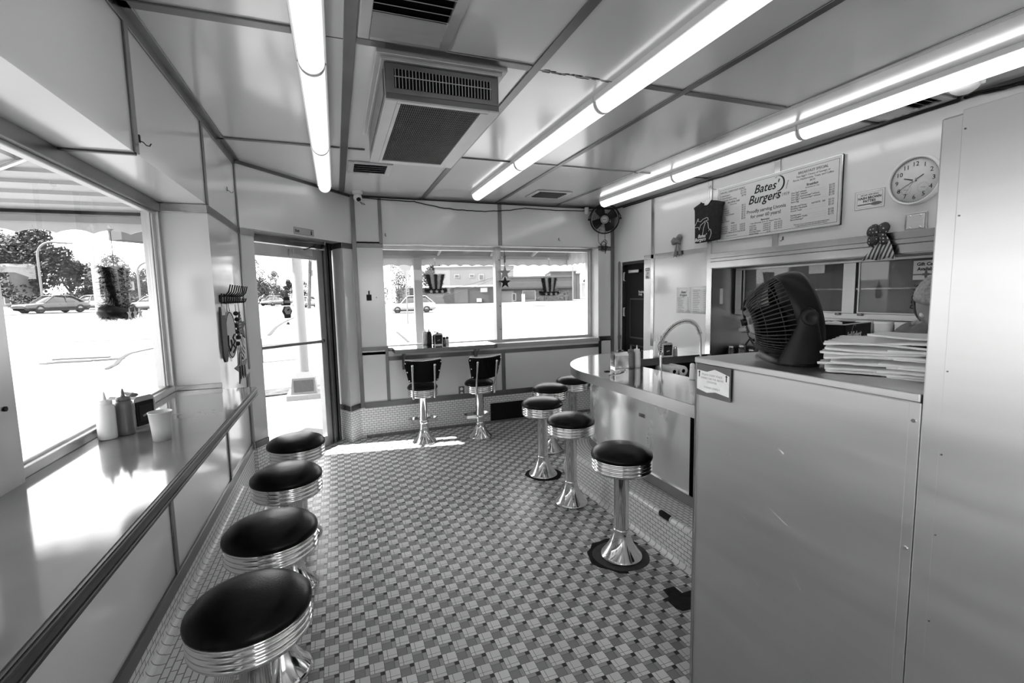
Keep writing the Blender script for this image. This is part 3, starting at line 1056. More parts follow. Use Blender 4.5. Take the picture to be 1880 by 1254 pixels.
# steel-clad cooler that closes the view
t = thing('steel_cooler', 'tall brushed steel cabinet side rising above the order counter', 'cabinet', (1.55, -0.2, 0.0))
b = MB(rel(t))
b.box(1.196, -1.19, 0.0, 1.85, 0.635, 1.863)
b.build('cabinet_side', M['panel_steel'], t, 0.004)
b = MB(rel(t))
b.box(1.1935, -1.19, 0.0, 1.1965, 0.598, 1.868)
b.build('cover_panel', M['panel_steel'], t, 0.001)
for z in (1.83, 1.66, 1.34, 1.16, .98, .78, .55):
    MB(rel(t)).cyl((1.192, 0.592, z), (1.195, 0.592, z), 0.0018, n=8).build('rivet', M['trim'], t)


# ---------------------------------------------------------------- stools
def stool_parts(t, seat_r=0.172, top=0.62, pole_r=0.043, worn=False, foot=0.12):
    ch = M['chrome_worn'] if worn else M['chrome']
    MB().lathe([(0.0, top + .042), (seat_r * .35, top + .040), (seat_r * .68, top + .030), (seat_r * .88, top + .015), (seat_r * .985, top - .004),
                (seat_r, top - .016), (seat_r * .99, top - .024), (seat_r * .93, top - .028)], 48, cap=False).build('seat_cushion', M['vinyl'], t)
    r, z, prof = seat_r * .965, top - .024, []
    prof.append((r * .9, z))
    for k in range(4):
        zz = z - k * 0.0195
        prof += [(r, zz - .001), (r * 1.012, zz - .0035), (r * 1.014, zz - .008), (r * 1.004, zz - .012), (r * .972, zz - .0155), (r * .972, zz - .0185)]
    prof += [(r * .95, z - .081), (r * .8, z - .083), (0.0, z - .083)]
    MB().lathe(prof, 64, cap=False).build('ribbed_seat_band', ch, t)
    MB().lathe([(pole_r + .02, top - .107), (pole_r + .02, top - .115), (pole_r, top - .125), (pole_r, 0.15)], 32).build('pole', ch, t)
    MB().lathe([(pole_r + .001, .168), (pole_r + .004, .163), (pole_r + .004, .158), (pole_r + .002, .152), (pole_r + .012, .115), (pole_r + .028, .075), (pole_r + .05, .043),
                (foot * .93, .021), (foot, .012), (foot, .002), (foot * .96, .0005)], 48).build('flared_foot', ch, t)


s0 = thing('bar_stool', 'black round stool standing by itself at the end of the step, on the grey mortar ring', 'stool', (1.467, 2.205, 0.002), 0.0)
s0['label'] = 'black chrome stool on the round grey mortar ring beside the chipped step tile'
stool_parts(s0)
G1 = 'round stools along the customer counter'
s0['group'] = G1
dup(s0, (1.525, 2.935, 0.002), 1.1, 'black chrome stool second from the mortar ring stool along the counter step', G1)
dup(s0, (1.555, 3.50, 0.002), 2.0, 'black chrome stool third from the mortar ring stool, on a broken dark patch', G1)
dup(s0, (1.875, 4.03, 0.001), 2.9, 'black chrome stool at the bend of the counter, behind the third one', G1)
dup(s0, (2.26, 4.30, 0.001), 3.7, 'black chrome stool half hidden under the rounded end of the counter', G1)
G2 = 'round stools along the window counter'
dup(s0, (-0.292, 1.515, 0.0), 0.6, 'black chrome stool with the biggest seat in view, beside the window counter', G2)
dup(s0, (-0.292, 2.00, 0.0), 1.7, 'black chrome stool second along the window counter, behind the biggest seat', G2)
dup(s0, (-0.290, 2.61, 0.0), 2.3, 'black chrome stool third along the window counter, next to the end one', G2)
dup(s0, (-0.288, 3.20, 0.0), 4.1, 'black chrome stool at the door end of the window counter', G2)
for o in list(bpy.data.objects):
    if o.name == 'bar_stool.005':
        pass


# stools with backs at the shelf counter
def back_stool(loc, rz, label):
    t = thing('back_stool', label, 'stool', loc, rz, 'stools with backs at the window shelf')
    stool_parts(t, 0.155, 0.60, 0.042, False, 0.125)
    # backrest: a padded sheet, wider at the top, slightly hollow
    rows = []
    n = 10
    for i in range(9):
        w_ = i / 8
        z = 0.655 + 0.235 * w_
        half = 0.148 + 0.042 * min(1, w_ * 1.15) - (0.012 if w_ > .93 else 0)
        row = []
        for j in range(n + 1):
            s = -1 + 2 * j / n
            e = 1 - abs(s) ** 6
            x = half * s * (1 if abs(s) < .99 else .985)
            y = -0.165 - 0.035 * w_ + 0.030 * s * s
            row.append((x, y, z - (0.012 if w_ > .93 else 0) * (1 - s * s) + (0.012 if w_ < .07 else 0) * (s * s)))
        rows.append(row)
    bk = MB().sheet(rows, 0.022).build('backrest', M['vinyl'], t, 0.004)
    edge = [rows[8][j] for j in range(n + 1)]
    MB().tube([(x, y + .011, z + .002) for x, y, z in edge], 0.009, 8).build('backrest_piping', M['chrome_worn'], bk)
    for s in (-1, 1):
        for w_ in (0.12, 0.5, 0.88):
            half = 0.148 + 0.042 * min(1, w_ * 1.15) - 0.016
            MB().ball((half * s, -0.170 - 0.035 * w_ + 0.026, 0.655 + 0.235 * w_), 0.0075, 10, 6).build('stud', M['chrome'], bk)
        b = MB()
        x = 0.108 * s
        b.tube([(x * .98, -0.148, 0.498), (x * .98, -0.160, 0.520), (x, -0.172, 0.60), (x, -0.186, 0.70), (x, -0.205, 0.80), (x, -0.212, 0.835)],
               0.009, 10, radii=[.009, .010, .010, .010, .012, .013])
        b.ball((x, -0.213, 0.838), 0.0145, 12, 8)
        b.ball((x * .98, -0.152, 0.505), 0.013, 12, 8)
        b.build('back_post', M['chrome'], t)
    b = MB()
    loop = [(-0.042, 0.0, .225), (-0.135, 0.03, .225), (-0.15, 0.075, .225), (-0.12, 0.135, .225), (0.0, 0.16, .225), (0.12, 0.135, .225), (0.15, 0.075, .225), (0.135, 0.03, .225), (0.042, 0.0, .225)]
    for (xa, ya, za), (xb, yb, zb) in zip(loop, loop[1:]):
        d = (Vector((xb - xa, yb - ya, 0))).normalized()
        n_ = Vector((d.y, -d.x, 0)) * 0.004
        pa, pb = Vector((xa, ya, za)), Vector((xb, yb, zb))
        b.add([pa - n_ + Vector((0, 0, -.016)), pb - n_ + Vector((0, 0, -.016)), pb + n_ + Vector((0, 0, -.016)), pa + n_ + Vector((0, 0, -.016)),
               pa - n_ + Vector((0, 0, .016)), pb - n_ + Vector((0, 0, .016)), pb + n_ + Vector((0, 0, .016)), pa + n_ + Vector((0, 0, .016))],
              [(3, 2, 1, 0), (4, 5, 6, 7), (0, 1, 5, 4), (2, 3, 7, 6), (1, 2, 6, 5), (3, 0, 4, 7)])
    b.lathe([(0.045, .205), (0.049, .207), (0.049, .243), (0.045, .245)], 28, cap=False)
    b.build('footrest', M['chrome'], t)
    return t


back_stool((0.785, 4.80, 0), R(-4), 'black backed stool standing in the patch of sunlight')
back_stool((1.375, 4.74, 0), R(9), 'black backed stool in shade beside the floor heater grille')

# ---------------------------------------------------------------- ceiling lights
LROWS = ((-0.045, 'fluorescent tube over the window counter stools', 0.10),
         (1.42, 'fluorescent tube over the middle of the floor', 0.10),
         (2.93, 'fluorescent tube over the customer counter', 0.10))
PL_ = ('end piece by the window wall', 'middle piece of its row', 'third piece from the window wall', 'piece overhead behind the rest')
for x, lab, w in LROWS:
    for k, y0 in enumerate((3.555, 2.325, 1.095, -0.135)):
        y1 = y0 + 1.225
        t = thing('ceiling_light', f'lit {lab}, {PL_[k]}', 'light', (x, (y0 + y1) / 2, ZC), 0, 'fluorescent ceiling lights')
        h = 0.612
        b = MB()
        if k == 0:
            b.box(-0.062, -h, -0.030, 0.062, h - .005, 0)
        else:
            b.box(-0.062, -h, -0.030, 0.062, h, 0)
        b.build('base', M['white'], t, 0.003)
        b = MB()
        prof = [(0.052 * math.cos(R(a)), -0.030 + 0.055 * math.sin(R(a))) for a in range(180, 361, 15)]
        rows = [[(px, yy, pz) for px, pz in prof] for yy in (-h + .012, h - .012)]
        b.sheet(rows)
        n = len(prof)
        for yy in (-h + .012, h - .012):
            b.add([(px, yy, pz) for px, pz in prof], [tuple(range(n))])
        b.build('diffuser', M['diffuser'][LROWS.index((x, lab, w))], t)
        for yy in (-h + .006, h - .006):
            MB().lathe([(0.0545, -.006), (0.0545, .006)], 24, (0, yy, -0.03), Matrix.Rotation(R(90), 3, 'X')).build('end_cap', M['white'], t)

# ---------------------------------------------------------------- air conditioner and grilles in the ceiling
t = thing('air_conditioner', 'boxy grey air conditioner with filter grille hanging from the ceiling', 'air conditioner', (0.51, 2.7, ZC))
mx = rel(t)
b = MB(mx)
b.box(0.25, 2.2, 2.385, 0.775, 3.21, 2.54)
b.build('casing', M['trim'], t, 0.003)
b = MB(mx)
b.box(0.215, 2.165, 2.555, 0.81, 3.25, ZC - .001)
b.box(0.235, 2.185, 2.54, 0.79, 3.23, 2.556)
b.build('ceiling_flange', M['trim_soft'], t, 0.003)
b = MB(mx)
b.box(0.255, 2.196, 2.41, 0.77, 2.2, 2.535)
b.build('front_plate', M['grill'], t, 0.002)
b = MB(mx)
b.box(0.29, 2.1935, 2.432, 0.735, 2.197, 2.512)
b.build('front_opening', M['void'], t)
b = MB(mx)
for k in range(30):
    x = 0.295 + k * 0.435 / 29
    b.box(x - .0014, 2.190, 2.432, x + .0014, 2.196, 2.512)
b.box(0.29, 2.1895, 2.478, 0.735, 2.193, 2.481)
b.build('front_grille', M['trim_soft'], t)
b = MB(mx)
b.box(0.246, 2.25, 2.42, 0.25, 3.12, 2.53)
b.build('side_plate', M['grill'], t, 0.002)
b = MB(mx)
b.box(0.249, 2.198, 2.378, 0.30, 3.212, 2.386)
b.box(0.725, 2.198, 2.378, 0.777, 3.212, 2.386)
b.box(0.30, 2.198, 2.378, 0.725, 2.225, 2.386)
b.box(0.30, 3.15, 2.378, 0.725, 3.212, 2.386)
b.build('bottom_frame', M['trim_soft'], t, 0.002)
b = MB(mx)
b.box(0.315, 2.225, 2.384, 0.69, 3.14, 2.3865)
b.build('filter_backing', M['void'], t)
b = MB(mx)
for k in range(40):
    x = 0.318 + k * 0.37 / 39
    b.add([(x - .0035, 2.225, 2.386), (x + .0035, 2.225, 2.386), (x, 2.225, 2.3795), (x - .0035, 3.14, 2.386), (x + .0035, 3.14, 2.386), (x, 3.14, 2.3795)], [(0, 2, 1), (3, 4, 5), (0, 3, 5, 2), (1, 2, 5, 4)])
for k in range(30):
    y = 2.24 + k * 0.89 / 29
    b.box(0.315, y - .0008, 2.3788, 0.69, y + .0008, 2.3798)
b.build('filter_grille', M['grill'], t)
b = MB(mx)
b.box(0.300, 2.225, 2.3765, 0.318, 3.145, 2.385)
b.box(0.690, 2.225, 2.3765, 0.726, 3.145, 2.385)
b.build('filter_frame', M['trim_soft'], t, 0.001)


def vent(name, label, x0, y0, x1, y1, n, along_x=True, four=False):
    t = thing(name, label, 'vent', ((x0 + x1) / 2, (y0 + y1) / 2, ZC))
    w, h = (x1 - x0) / 2, (y1 - y0) / 2
    b = MB()
    f = 0.045 if w > .15 else 0.03
    for a in ((-w, -h, -w + f, h), (w - f, -h, w, h), (-w + f, -h, w - f, -h + f), (-w + f, h - f, w - f, h)):
        b.box(a[0], a[1], -0.014, a[2], a[3], -0.001)
    b.build('vent_frame', M['trim_soft'], t, 0.003)
    MB().box(-w + f, -h + f, -0.002, w - f, h - f, -0.0008).build('vent_opening', M['void'], t)
    for k in range(n):
        b = MB()
        y = -h + f + (k + .5) * (2 * h - 2 * f) / n
        s = (h - f) / n * .85
        sg = -1 if (k < n / 2 or not four) else 1
        b.add([(-w + f, y - s, -.003 - .022 * (sg < 0)), (w - f, y - s, -.003 - .022 * (sg < 0)), (w - f, y + s, -.003 - .022 * (sg > 0)), (-w + f, y + s, -.003 - .022 * (sg > 0)),
               (-w + f, y - s, -.005 - .022 * (sg < 0)), (w - f, y - s, -.005 - .022 * (sg < 0)), (w - f, y + s, -.005 - .022 * (sg > 0)), (-w + f, y + s, -.005 - .022 * (sg > 0))],
              [(0, 1, 2, 3), (7, 6, 5, 4), (0, 4, 5, 1), (1, 5, 6, 2), (2, 6, 7, 3), (3, 7, 4, 0)])
        b.build('louvre', M['trim_soft'], t)
    return t


vent('ceiling_vent', 'big louvred steel ceiling vent in front of the air conditioner', 0.137, 1.66, 0.505, 2.085, 7, four=True)
vent('ceiling_vent', 'small slotted ceiling vent behind the air conditioner by the security camera', 0.145, 3.94, 0.485, 4.28, 4)
vent('ceiling_vent', 'square ceiling vent between lights near the wall fan', 1.98, 4.49, 2.38, 4.83, 5)
vent('ceiling_vent', 'ceiling vent tight to the wall above the menu board, beside the smoke detector', 3.03, 1.70, 3.33, 2.06, 6, four=True)


# ---------------------------------------------------------------- table-top things
def squeeze_bottle(loc, label, m, group, rz=0.0):
    t = thing('squeeze_bottle', label, 'bottle', loc, rz, group)
    MB().lathe([(0.0, .0), (.026, .0), (.0295, .004), (.030, .02), (.030, .118), (.0285, .128), (.023, .134), (.0225, .136), (0, .136)], 28, cap=False).build('bottle_body', M[m], t)
    MB().lathe([(.0225, .134), (.0235, .135), (.0235, .148), (.021, .150), (.008, .152), (.0065, .158), (.0025, .182), (0, .182)], 24, cap=False).build('nozzle_cap', M[m], t)
    return t


def napkin_box(loc, rz, label, front='black'):
    t = thing('napkin_dispenser', label, 'napkin dispenser', loc, rz, 'chrome napkin dispensers')
    prof = [(-.05, 0), (.05, 0), (.05, .105), (.044, .124), (.03, .134), (-.03, .134), (-.044, .124), (-.05, .105)]
    b = MB(Matrix.Rotation(R(90), 4, 'X'))
    b.prism(prof, -.062, .062)
    b.build('casing', M['chrome_worn'], t, 0.003)
    for s in (-1, 1):
        b = MB()
        b.box(-.04, s * .062, .012, .04, s * .0655, .112)
        fp = b.build('face_plate', M[front], t, 0.002)
        b = MB()
        b.box(-.028, s * .0655, .03, .028, s * .067, .095)
        b.build('napkin_slot', M['dark_grey'], fp)
        mb = frame((0.0, s * .0675, .05), (-s, 0, 0), (0, 0, 1)) if s > 0 else frame((0.0, s * .0675, .05), (1, 0, 0), (0, 0, 1))
        MB(mb).cbox((0, .005, 0), (.03, .008, .001), Matrix.Rotation(R(15), 3, 'Z')).build('emblem', M['ink_pale'], fp)
    MB().sheet([[(-.03 + .02 * i, -.02 + .02 * j, .135 + .012 * math.sin(i * 1.3 + j) + .006 * j) for i in range(4)] for j in range(3)], .001).build('napkin', M['paper'], t)
    return t


def shaker(loc, label, cap='chrome', m='white', h=1.0):
    t = thing('salt_shaker', label, 'shaker', loc)
    MB().lathe([(0, 0), (.019, 0), (.0205, .004), (.018, .05 * h), (.016, .062 * h), (0, .062 * h)], 20, cap=False).build('shaker_body', M[m], t)
    MB().lathe([(.0165, .061 * h), (.0175, .063 * h), (.0165, .078 * h), (.010, .084 * h), (0, .085 * h)], 20, cap=False).build('shaker_cap', M[cap], t)
    return t


ZL = 1.0
squeeze_bottle((-0.848, 2.185, ZL), 'white squeeze bottle on the window counter beside a grey one', 'white', 'squeeze bottles')
squeeze_bottle((-0.806, 2.232, ZL), 'grey squeeze bottle on the window counter between the white one and the dispenser', 'mid', 'squeeze bottles')
napkin_box((-0.825, 2.355, ZL), R(62), 'chrome napkin dispenser behind two squeeze bottles on the window counter')
t = thing('plastic_cup', 'empty translucent plastic cup on the window counter', 'cup', (-0.645, 2.085, ZL))
MB().lathe([(0, .001), (.029, 0), (.0325, .05), (.0375, .104), (.0395, .106), (.0385, .109), (.0365, .108), (.0315, .05), (.028, .004), (0, .004)], 32, cap=False).build('cup_body', M['cup'], t)

ZS = 0.967
squeeze_bottle((0.958, 5.27, ZS), 'dark squeeze bottle standing by the dispenser on the wide window shelf', 'dark_grey', 'squeeze bottles')
squeeze_bottle((0.925, 5.335, ZS), 'pale squeeze bottle hidden behind the dark one on the wide window shelf', 'white', 'squeeze bottles')
napkin_box((1.045, 5.27, ZS), R(8), 'chrome napkin dispenser with black face on the wide window shelf')
shaker((1.125, 5.25, ZS), 'pepper shaker touching the dispenser on the wide window shelf', 'black', 'mid')
shaker((1.165, 5.27, ZS), 'clear salt shaker with black cap at the outer end of the shelf set', 'black', 'white')

ZK = 0.9055
napkin_box((2.135, 3.235, ZK), R(78), 'chrome napkin dispenser beside two bottles on the curved counter')
squeeze_bottle((2.205, 3.185, ZK), 'grey squeeze bottle against the dispenser on the curved counter', 'mid', 'squeeze bottles')
squeeze_bottle((2.268, 3.195, ZK), 'white squeeze bottle at the inner edge of the curved counter', 'white', 'squeeze bottles')
squeeze_bottle((2.795, 3.625, ZK), 'white squeeze bottle behind the spring tap on the counter return', 'white', 'squeeze bottles')
napkin_box((2.895, 3.635, ZK), R(-12), 'chrome napkin dispenser behind the spring tap hose')
shaker((2.985, 3.60, ZK), 'grey pepper shaker beside the dispenser behind the tap', 'chrome', 'lightgrey', 1.1)
shaker((3.015, 3.63, ZK), 'white salt shaker last in the row behind the tap', 'white', 'white', 0.9)
shaker((2.285, 2.575, ZK), 'white shaker close to the tall order counter corner', 'white', 'white', 1.35)
b = MB()
pts = [(1.89, 3.00, ZK + .003), (1.93, 3.03, ZK + .010), (1.96, 3.02, ZK + .006), (2.0, 3.05, ZK + .012), (2.04, 3.06, ZK + .006), (2.09, 3.10, ZK + .004)]
b.sheet([[(x - .006, y + .008, z) for x, y, z in pts], [(x, y, z + .006) for x, y, z in pts], [(x + .007, y - .008, z - .002) for x, y, z in pts]], 0.0006)
tag(b.build('straw_wrapper', M['paper'], None), 'crumpled white straw wrapper on the curved counter', 'wrapper')
tag(MB().box(1.925, 3.115, ZK, 1.965, 3.14, ZK + .006).build('black_packet', M['black'], None, .002), 'tiny black packet next to the straw wrapper', 'packet')

# under-counter shelf with paper rolls
t = thing('under_shelf', 'dark shelf under the counter return holding paper rolls', 'shelf', (2.88, 3.48, 0.742))
b = MB(rel(t))
b.box(2.42, 3.36, 0.742, 3.33, 3.638, 0.752)
b.build('board', M['dark_grey'], t, .002)
b = MB(rel(t))
b.box(2.42, 3.625, 0.752, 3.33, 3.636, 0.866)  # black sheet added to paint the shade under the counter
b.box(2.42, 3.36, 0.40, 3.33, 3.37, 0.742)
b.build('back_panel', M['void'], t)
b = MB(rel(t))
b.box(2.418, 3.556, 0.84, 3.335, 3.562, 0.906)
b.build('front_strip', M['trim'], t)


def roll(x, label):
    t = thing('paper_roll', label, 'paper roll', (x, 3.38, 0.799), 0, 'paper rolls under the counter')
    q = Matrix.Rotation(R(-90), 3, 'X')
    MB().lathe([(.018, 0), (.046, 0), (.047, .004), (.047, .21), (.046, .214), (.018, .214)], 28, (0, 0, 0), q, cap=False).build('paper', M['paper'], t)
    MB().lathe([(.018, .0), (.018, .214)], 20, (0, 0, 0), q, cap=False).build('core', M['dark_grey'], t)


roll(2.80, 'white paper roll beside the tap pole under the counter')
roll(2.90, 'white paper roll nearer the order counter, under the counter')

# spring tap
t = thing('spring_tap', 'tall steel pre-rinse tap with a coiled spring hose arching over the sink', 'tap', (2.40, 3.06, 0.0))
b = MB()
b.tube([(0, 0, .45), (0, 0, 1.02)], .011, 12)
b.lathe([(.02, 1.0), (.02, 1.03), (.013, 1.035)], 16)
b.lathe([(.035, .44), (.035, .46), (.02, .475)], 20)
b.box(-.12, -.15, .40, .38, .18, .45)
b.build('standpipe', M['trim_light'], t)
arcp = []
ctrl = [(0, 0, 1.0), (0, 0, 1.08), (.01, 0, 1.13), (.045, 0, 1.18), (.10, 0, 1.228), (.17, 0, 1.262), (.245, 0, 1.275), (.31, 0, 1.26), (.355, 0, 1.222), (.385, 0, 1.165)]
for i in range(len(ctrl) - 1):
    p0, p1, p2, p3 = [Vector(ctrl[max(0, min(len(ctrl) - 1, i + k))]) for k in (-1, 0, 1, 2)]
    for s in range(24):
        u = s / 24
        arcp.append(0.5 * ((2 * p1) + (-p0 + p2) * u + (2 * p0 - 5 * p1 + 4 * p2 - p3) * u * u + (-p0 + 3 * p1 - 3 * p2 + p3) * u ** 3))
arcp.append(Vector(ctrl[-1]))
MB().tube(arcp, .007, 8).build('hose', M['dark_grey'], t)
coil = []
for i in range(len(arcp) * 3):
    f_ = i / 3
    k = min(int(f_), len(arcp) - 2)
    p = arcp[k].lerp(arcp[k + 1], f_ - k)
    d = (arcp[k + 1] - arcp[k]).normalized()
    yv = Vector((0, 1, 0))
    xv = yv.cross(d).normalized()
    a = i * 0.49
    coil.append(p + (xv * math.cos(a) + yv * math.sin(a)) * .0165)
MB().tube(coil, .0028, 5).build('spring', M['chrome'], t)
b = MB()
b.tube([(.385, 0, 1.17), (.395, 0, 1.10), (.398, 0, .98), (.40, 0, .90)], .009, 10)
b.lathe([(.015, .86), (.018, .88), (.018, .92), (.012, .935)], 16, (.40, 0, 0))
b.build('spout', M['trim_light'], t)
b = MB()
b.tube([(-.02, .0, 1.05), (-.03, .0, 1.09), (-.005, .0, 1.13), (.0, .0, 1.17)], .003, 6)
b.build('hanger_rod', M['trim'], t)

# ---------------------------------------------------------------- things on the order counter
ZT = 1.283
FX, FY = 1.405, 1.125
ax = Vector((0.80, -0.56, 0.24)).normalized()           # the fan blows towards the kitchen side
t = thing('desk_fan', 'black desk fan tilted back on the order counter', 'fan', (FX, FY, ZT))
c = Vector((0.0, 0.0, 0.150))
side = Vector((0, 0, 1)).cross(ax).normalized()
up_ = ax.cross(side)
fr = Matrix((side, up_, ax)).transposed()
b = MB()
b.lathe([(.1335, -.030), (.138, -.03), (.1415, -.012), (.142, .012), (.139, .034), (.132, .046), (.126, .046), (.128, .02), (.129, -.025), (.1335, -.030)], 56, c, fr, cap=False)
b.build('housing_ring', M['black'], t)
b = MB()
nr = 52
for k in range(nr):
    a = 2 * math.pi * k / nr
    if abs((math.degrees(a) - 90 + 180) % 360 - 180) < 9:
        r_s = .085
    else:
        r_s = .066
    pts = []
    for i in range(9):
        u = i / 8
        r = .133 + (r_s - .133) * u
        uu = (.133 - r) / (.133 - .066)
        z = -.028 - .105 * math.sin(uu * math.pi / 2) ** 0.9
        pts.append(c + fr @ Vector((r * math.cos(a), r * math.sin(a), z)))
    b.tube(pts, .0020, 5)
for rr, zz in ((.118, -.060), (.088, -.103)):
    b.tube([c + fr @ Vector((rr * math.cos(2 * math.pi * k / 48), rr * math.sin(2 * math.pi * k / 48), zz)) for k in range(48)], .0016, 4, closed=True)
b.build('rear_grille', M['rib'], t)
b = MB()
b.lathe([(.064, -.118), (.069, -.122), (.068, -.130), (.060, -.133), (.060, -.126)], 36, c, fr, cap=False)
b.build('hub_rim', M['dark_grey'], t)
b = MB()
b.lathe([(0, -.133), (.04, -.131), (.061, -.125), (.061, -.120), (0, -.120)], 36, c, fr, cap=False)
for k in range(-4, 5):
    for q_ in (-1, 1):
        b.cbox(c + fr @ Vector((k * .011, q_ * .038, -.131)), (.004, .024 - abs(k) * .003, .004), fr)
b.build('hub_plate', M['mid'], t)
b = MB()
b.lathe([(.013, -.139), (.0125, -.15), (.010, -.152), (0, -.152)], 20, c + fr @ Vector((0, .012, 0)), fr, cap=False)
b.cbox(c + fr @ Vector((0, .012, -.153)), (.004, .022, .006), fr)
b.build('speed_knob', M['black'], t)
hp = [c + fr @ Vector((math.cos(R(a)) * r, math.sin(R(a)) * r, z)) for a, r, z in ((70, .098, -.100), (75, .080, -.118), (90, .076, -.122), (105, .080, -.118), (110, .098, -.100), (90, .106, -.09))]
b = MB()
b.tube(hp, .0035, 6, closed=True)
b.build('carry_handle', M['black'], t)
b = MB()
b.lathe([(0, -.03), (.032, -.03), (.036, .0), (.034, .028), (0, .034)], 24, c, fr, cap=False)
for k in range(4):
    rows = []
    for i in range(5):
        r = .033 + .086 * i / 4
        rows.append([c + fr @ Vector((r * math.cos(k * math.pi / 2 + s * (.55 - .05 * i)), r * math.sin(k * math.pi / 2 + s * (.55 - .05 * i)), s * .022)) for s in (-1, -.4, .3, 1)])
    b.sheet(rows, .0015)
b.build('fan_blades', M['dark_grey'], t)
b = MB()
b.lathe([(0, -.128), (.046, -.125), (.050, -.06), (.045, -.03), (0, -.028)], 28, c, fr, cap=False)
b.build('motor', M['void'], t)
b = MB()
for k in range(40):
    a = 2 * math.pi * k / 40
    b.tube([c + fr @ Vector((.032 * math.cos(a), .032 * math.sin(a), .046)), c + fr @ Vector((.08 * math.cos(a + .3), .08 * math.sin(a + .3), .05)), c + fr @ Vector((.128 * math.cos(a + .5), .128 * math.sin(a + .5), .043))], .0018, 4)
b.build('front_grille', M['black'], t)
b = MB()
# U-shaped stand: foot plate and two arms up to the pivots
fwd = Vector((ax.x, ax.y, 0)).normalized()
sd = Vector((-fwd.y, fwd.x, 0))


def foot_ring(z, e):
    out = []
    for k in range(40):
        a = 2 * math.pi * k / 40
        sx, sy = math.cos(a), math.sin(a)
        q_ = (abs(sx) ** 3.2 + abs(sy) ** 3.2) ** (-1 / 3.2)
        out.append(fwd * (.072 * e * sx * q_ - .012) + sd * (.150 * e * sy * q_) + Vector((0, 0, z)))
    return out


rings = [foot_ring(0, .98), foot_ring(.006, 1.0), foot_ring(.02, .97), foot_ring(.026, .9), foot_ring(.027, .5)]
b.add([p for r_ in rings for p in r_], [(i * 40 + k, i * 40 + (k + 1) % 40, (i + 1) * 40 + (k + 1) % 40, (i + 1) * 40 + k) for i in range(4) for k in range(40)], True)
b.add(rings[0], [tuple(range(39, -1, -1))])
b.add(rings[4], [tuple(range(40))])
for s in (-1, 1):
    secs = [(.012, .150, .074, .018), (.04, .150, .062, .016), (.08, .150, .044, .013), (.12, .150, .031, .011), (.15, .150, .026, .010), (.172, .150, .018, .009), (.178, .150, .006, .008)]
    vs_, fs_ = [], []
    for z, off, hw, ht in secs:
        for k in range(16):
            a = 2 * math.pi * k / 16
            vs_.append(fwd * (hw * math.cos(a) - .006 * (z < .1)) + sd * (s * (off - .002) + ht * math.sin(a)) + Vector((0, 0, z)))
    for i in range(len(secs) - 1):
        for k in range(16):
            fs_.append((i * 16 + k, i * 16 + (k + 1) % 16, (i + 1) * 16 + (k + 1) % 16, (i + 1) * 16 + k))
    b.add(vs_, fs_, True)
    b.add(vs_[-16:], [tuple(range(16))])
b.build('stand', M['black'], t)
for s in (-1, 1):
    b = MB()
    q = sd.to_track_quat('Z', 'Y').to_matrix() if s > 0 else (-sd).to_track_quat('Z', 'Y').to_matrix()
    b.lathe([(.022, -.012), (.023, .010), (.021, .014), (.014, .0145), (.012, .011), (0, .011)], 28, Vector((0, 0, .150)) + sd * s * .158, q, cap=False)
    b.build('pivot_knob', M['dark_grey'], t)

# glove carton
t = thing('glove_carton', 'open black carton of work gloves behind the desk fan', 'carton', (1.70, 1.215, ZT), R(13))
b = MB()
w, d, h = .105, .098, .108
b.box(-w, -d, 0, -w + .003, d, h)
b.box(w - .003, -d, 0, w, d, h)
b.box(-w, -d, 0, w, -d + .003, h)
b.box(-w, d - .003, 0, w, d, h)
b.box(-w, -d, 0, w, d, .003)
b.build('carton_body', M['black'], t)
b = MB()
b.box(-w, -d, h, -w + .025, d, h + .0015)
b.box(-w + .025, -d, h, w, -d + .02, h + .0015)
b.build('top_flap', M['lightgrey'], t)
b = MB()
for k in range(5):
    b.lathe([(.024, 0), (.026, .05), (.022, .095), (.0, .1)], 12, (-.06 + .03 * k, .01 * (k % 2), .012), cap=False)
b.build('glove_rolls', M['white'], t)
fm = frame((0.02, -d - .0006, 0.055), (1, 0, 0), (0, 0, 1))
letters('lettering', [('JobSelect', -.055, .008, .030, 'CENTER', .25, .03), ('_____', -.05, .0, .018, 'CENTER')], fm, M['ink_white'], t)
fm2 = frame((-w - .0006, 0.0, 0.054), (0, 0, -1), (0, -1, 0))
letters('lettering', [('JobSelect', 0, .012, .030, 'CENTER', .25, .03), ('Comfort', .012, -.028, .016, 'CENTER', .3), ('Nitrile', .018, -.060, .020, 'CENTER', .2, .03), ('20', .04, .058, .016, 'CENTER', 0, .03)],
        fm2, M['ink_white'], t)
b = MB(fm)
b.prism([(x * .022 - .055, y * .036 + .018) for x, y in [(math.cos(R(a)), math.sin(R(a))) for a in range(60, 301, 12)]] + [(x * .019 - .055, y * .033 + .018) for x, y in [(math.cos(R(a)), math.sin(R(a))) for a in range(300, 59, -12)]], 0, .0005)
for k in range(4):
    b.cbox((-.075, -.022 - .008 * k, 0), (.026, .003, .0006))
b.build('emblem', M['ink_pale'], t)
b = MB(fm)
b.prism([(-.03, -.053), (.01, -.018), (.012, .005), (.03, .012), (.062, .006), (.058, -.012), (.066, -.03), (.05, -.045), (.055, -.053)], 0, .0006)
b.build('hand_picture', M['mid'], t)


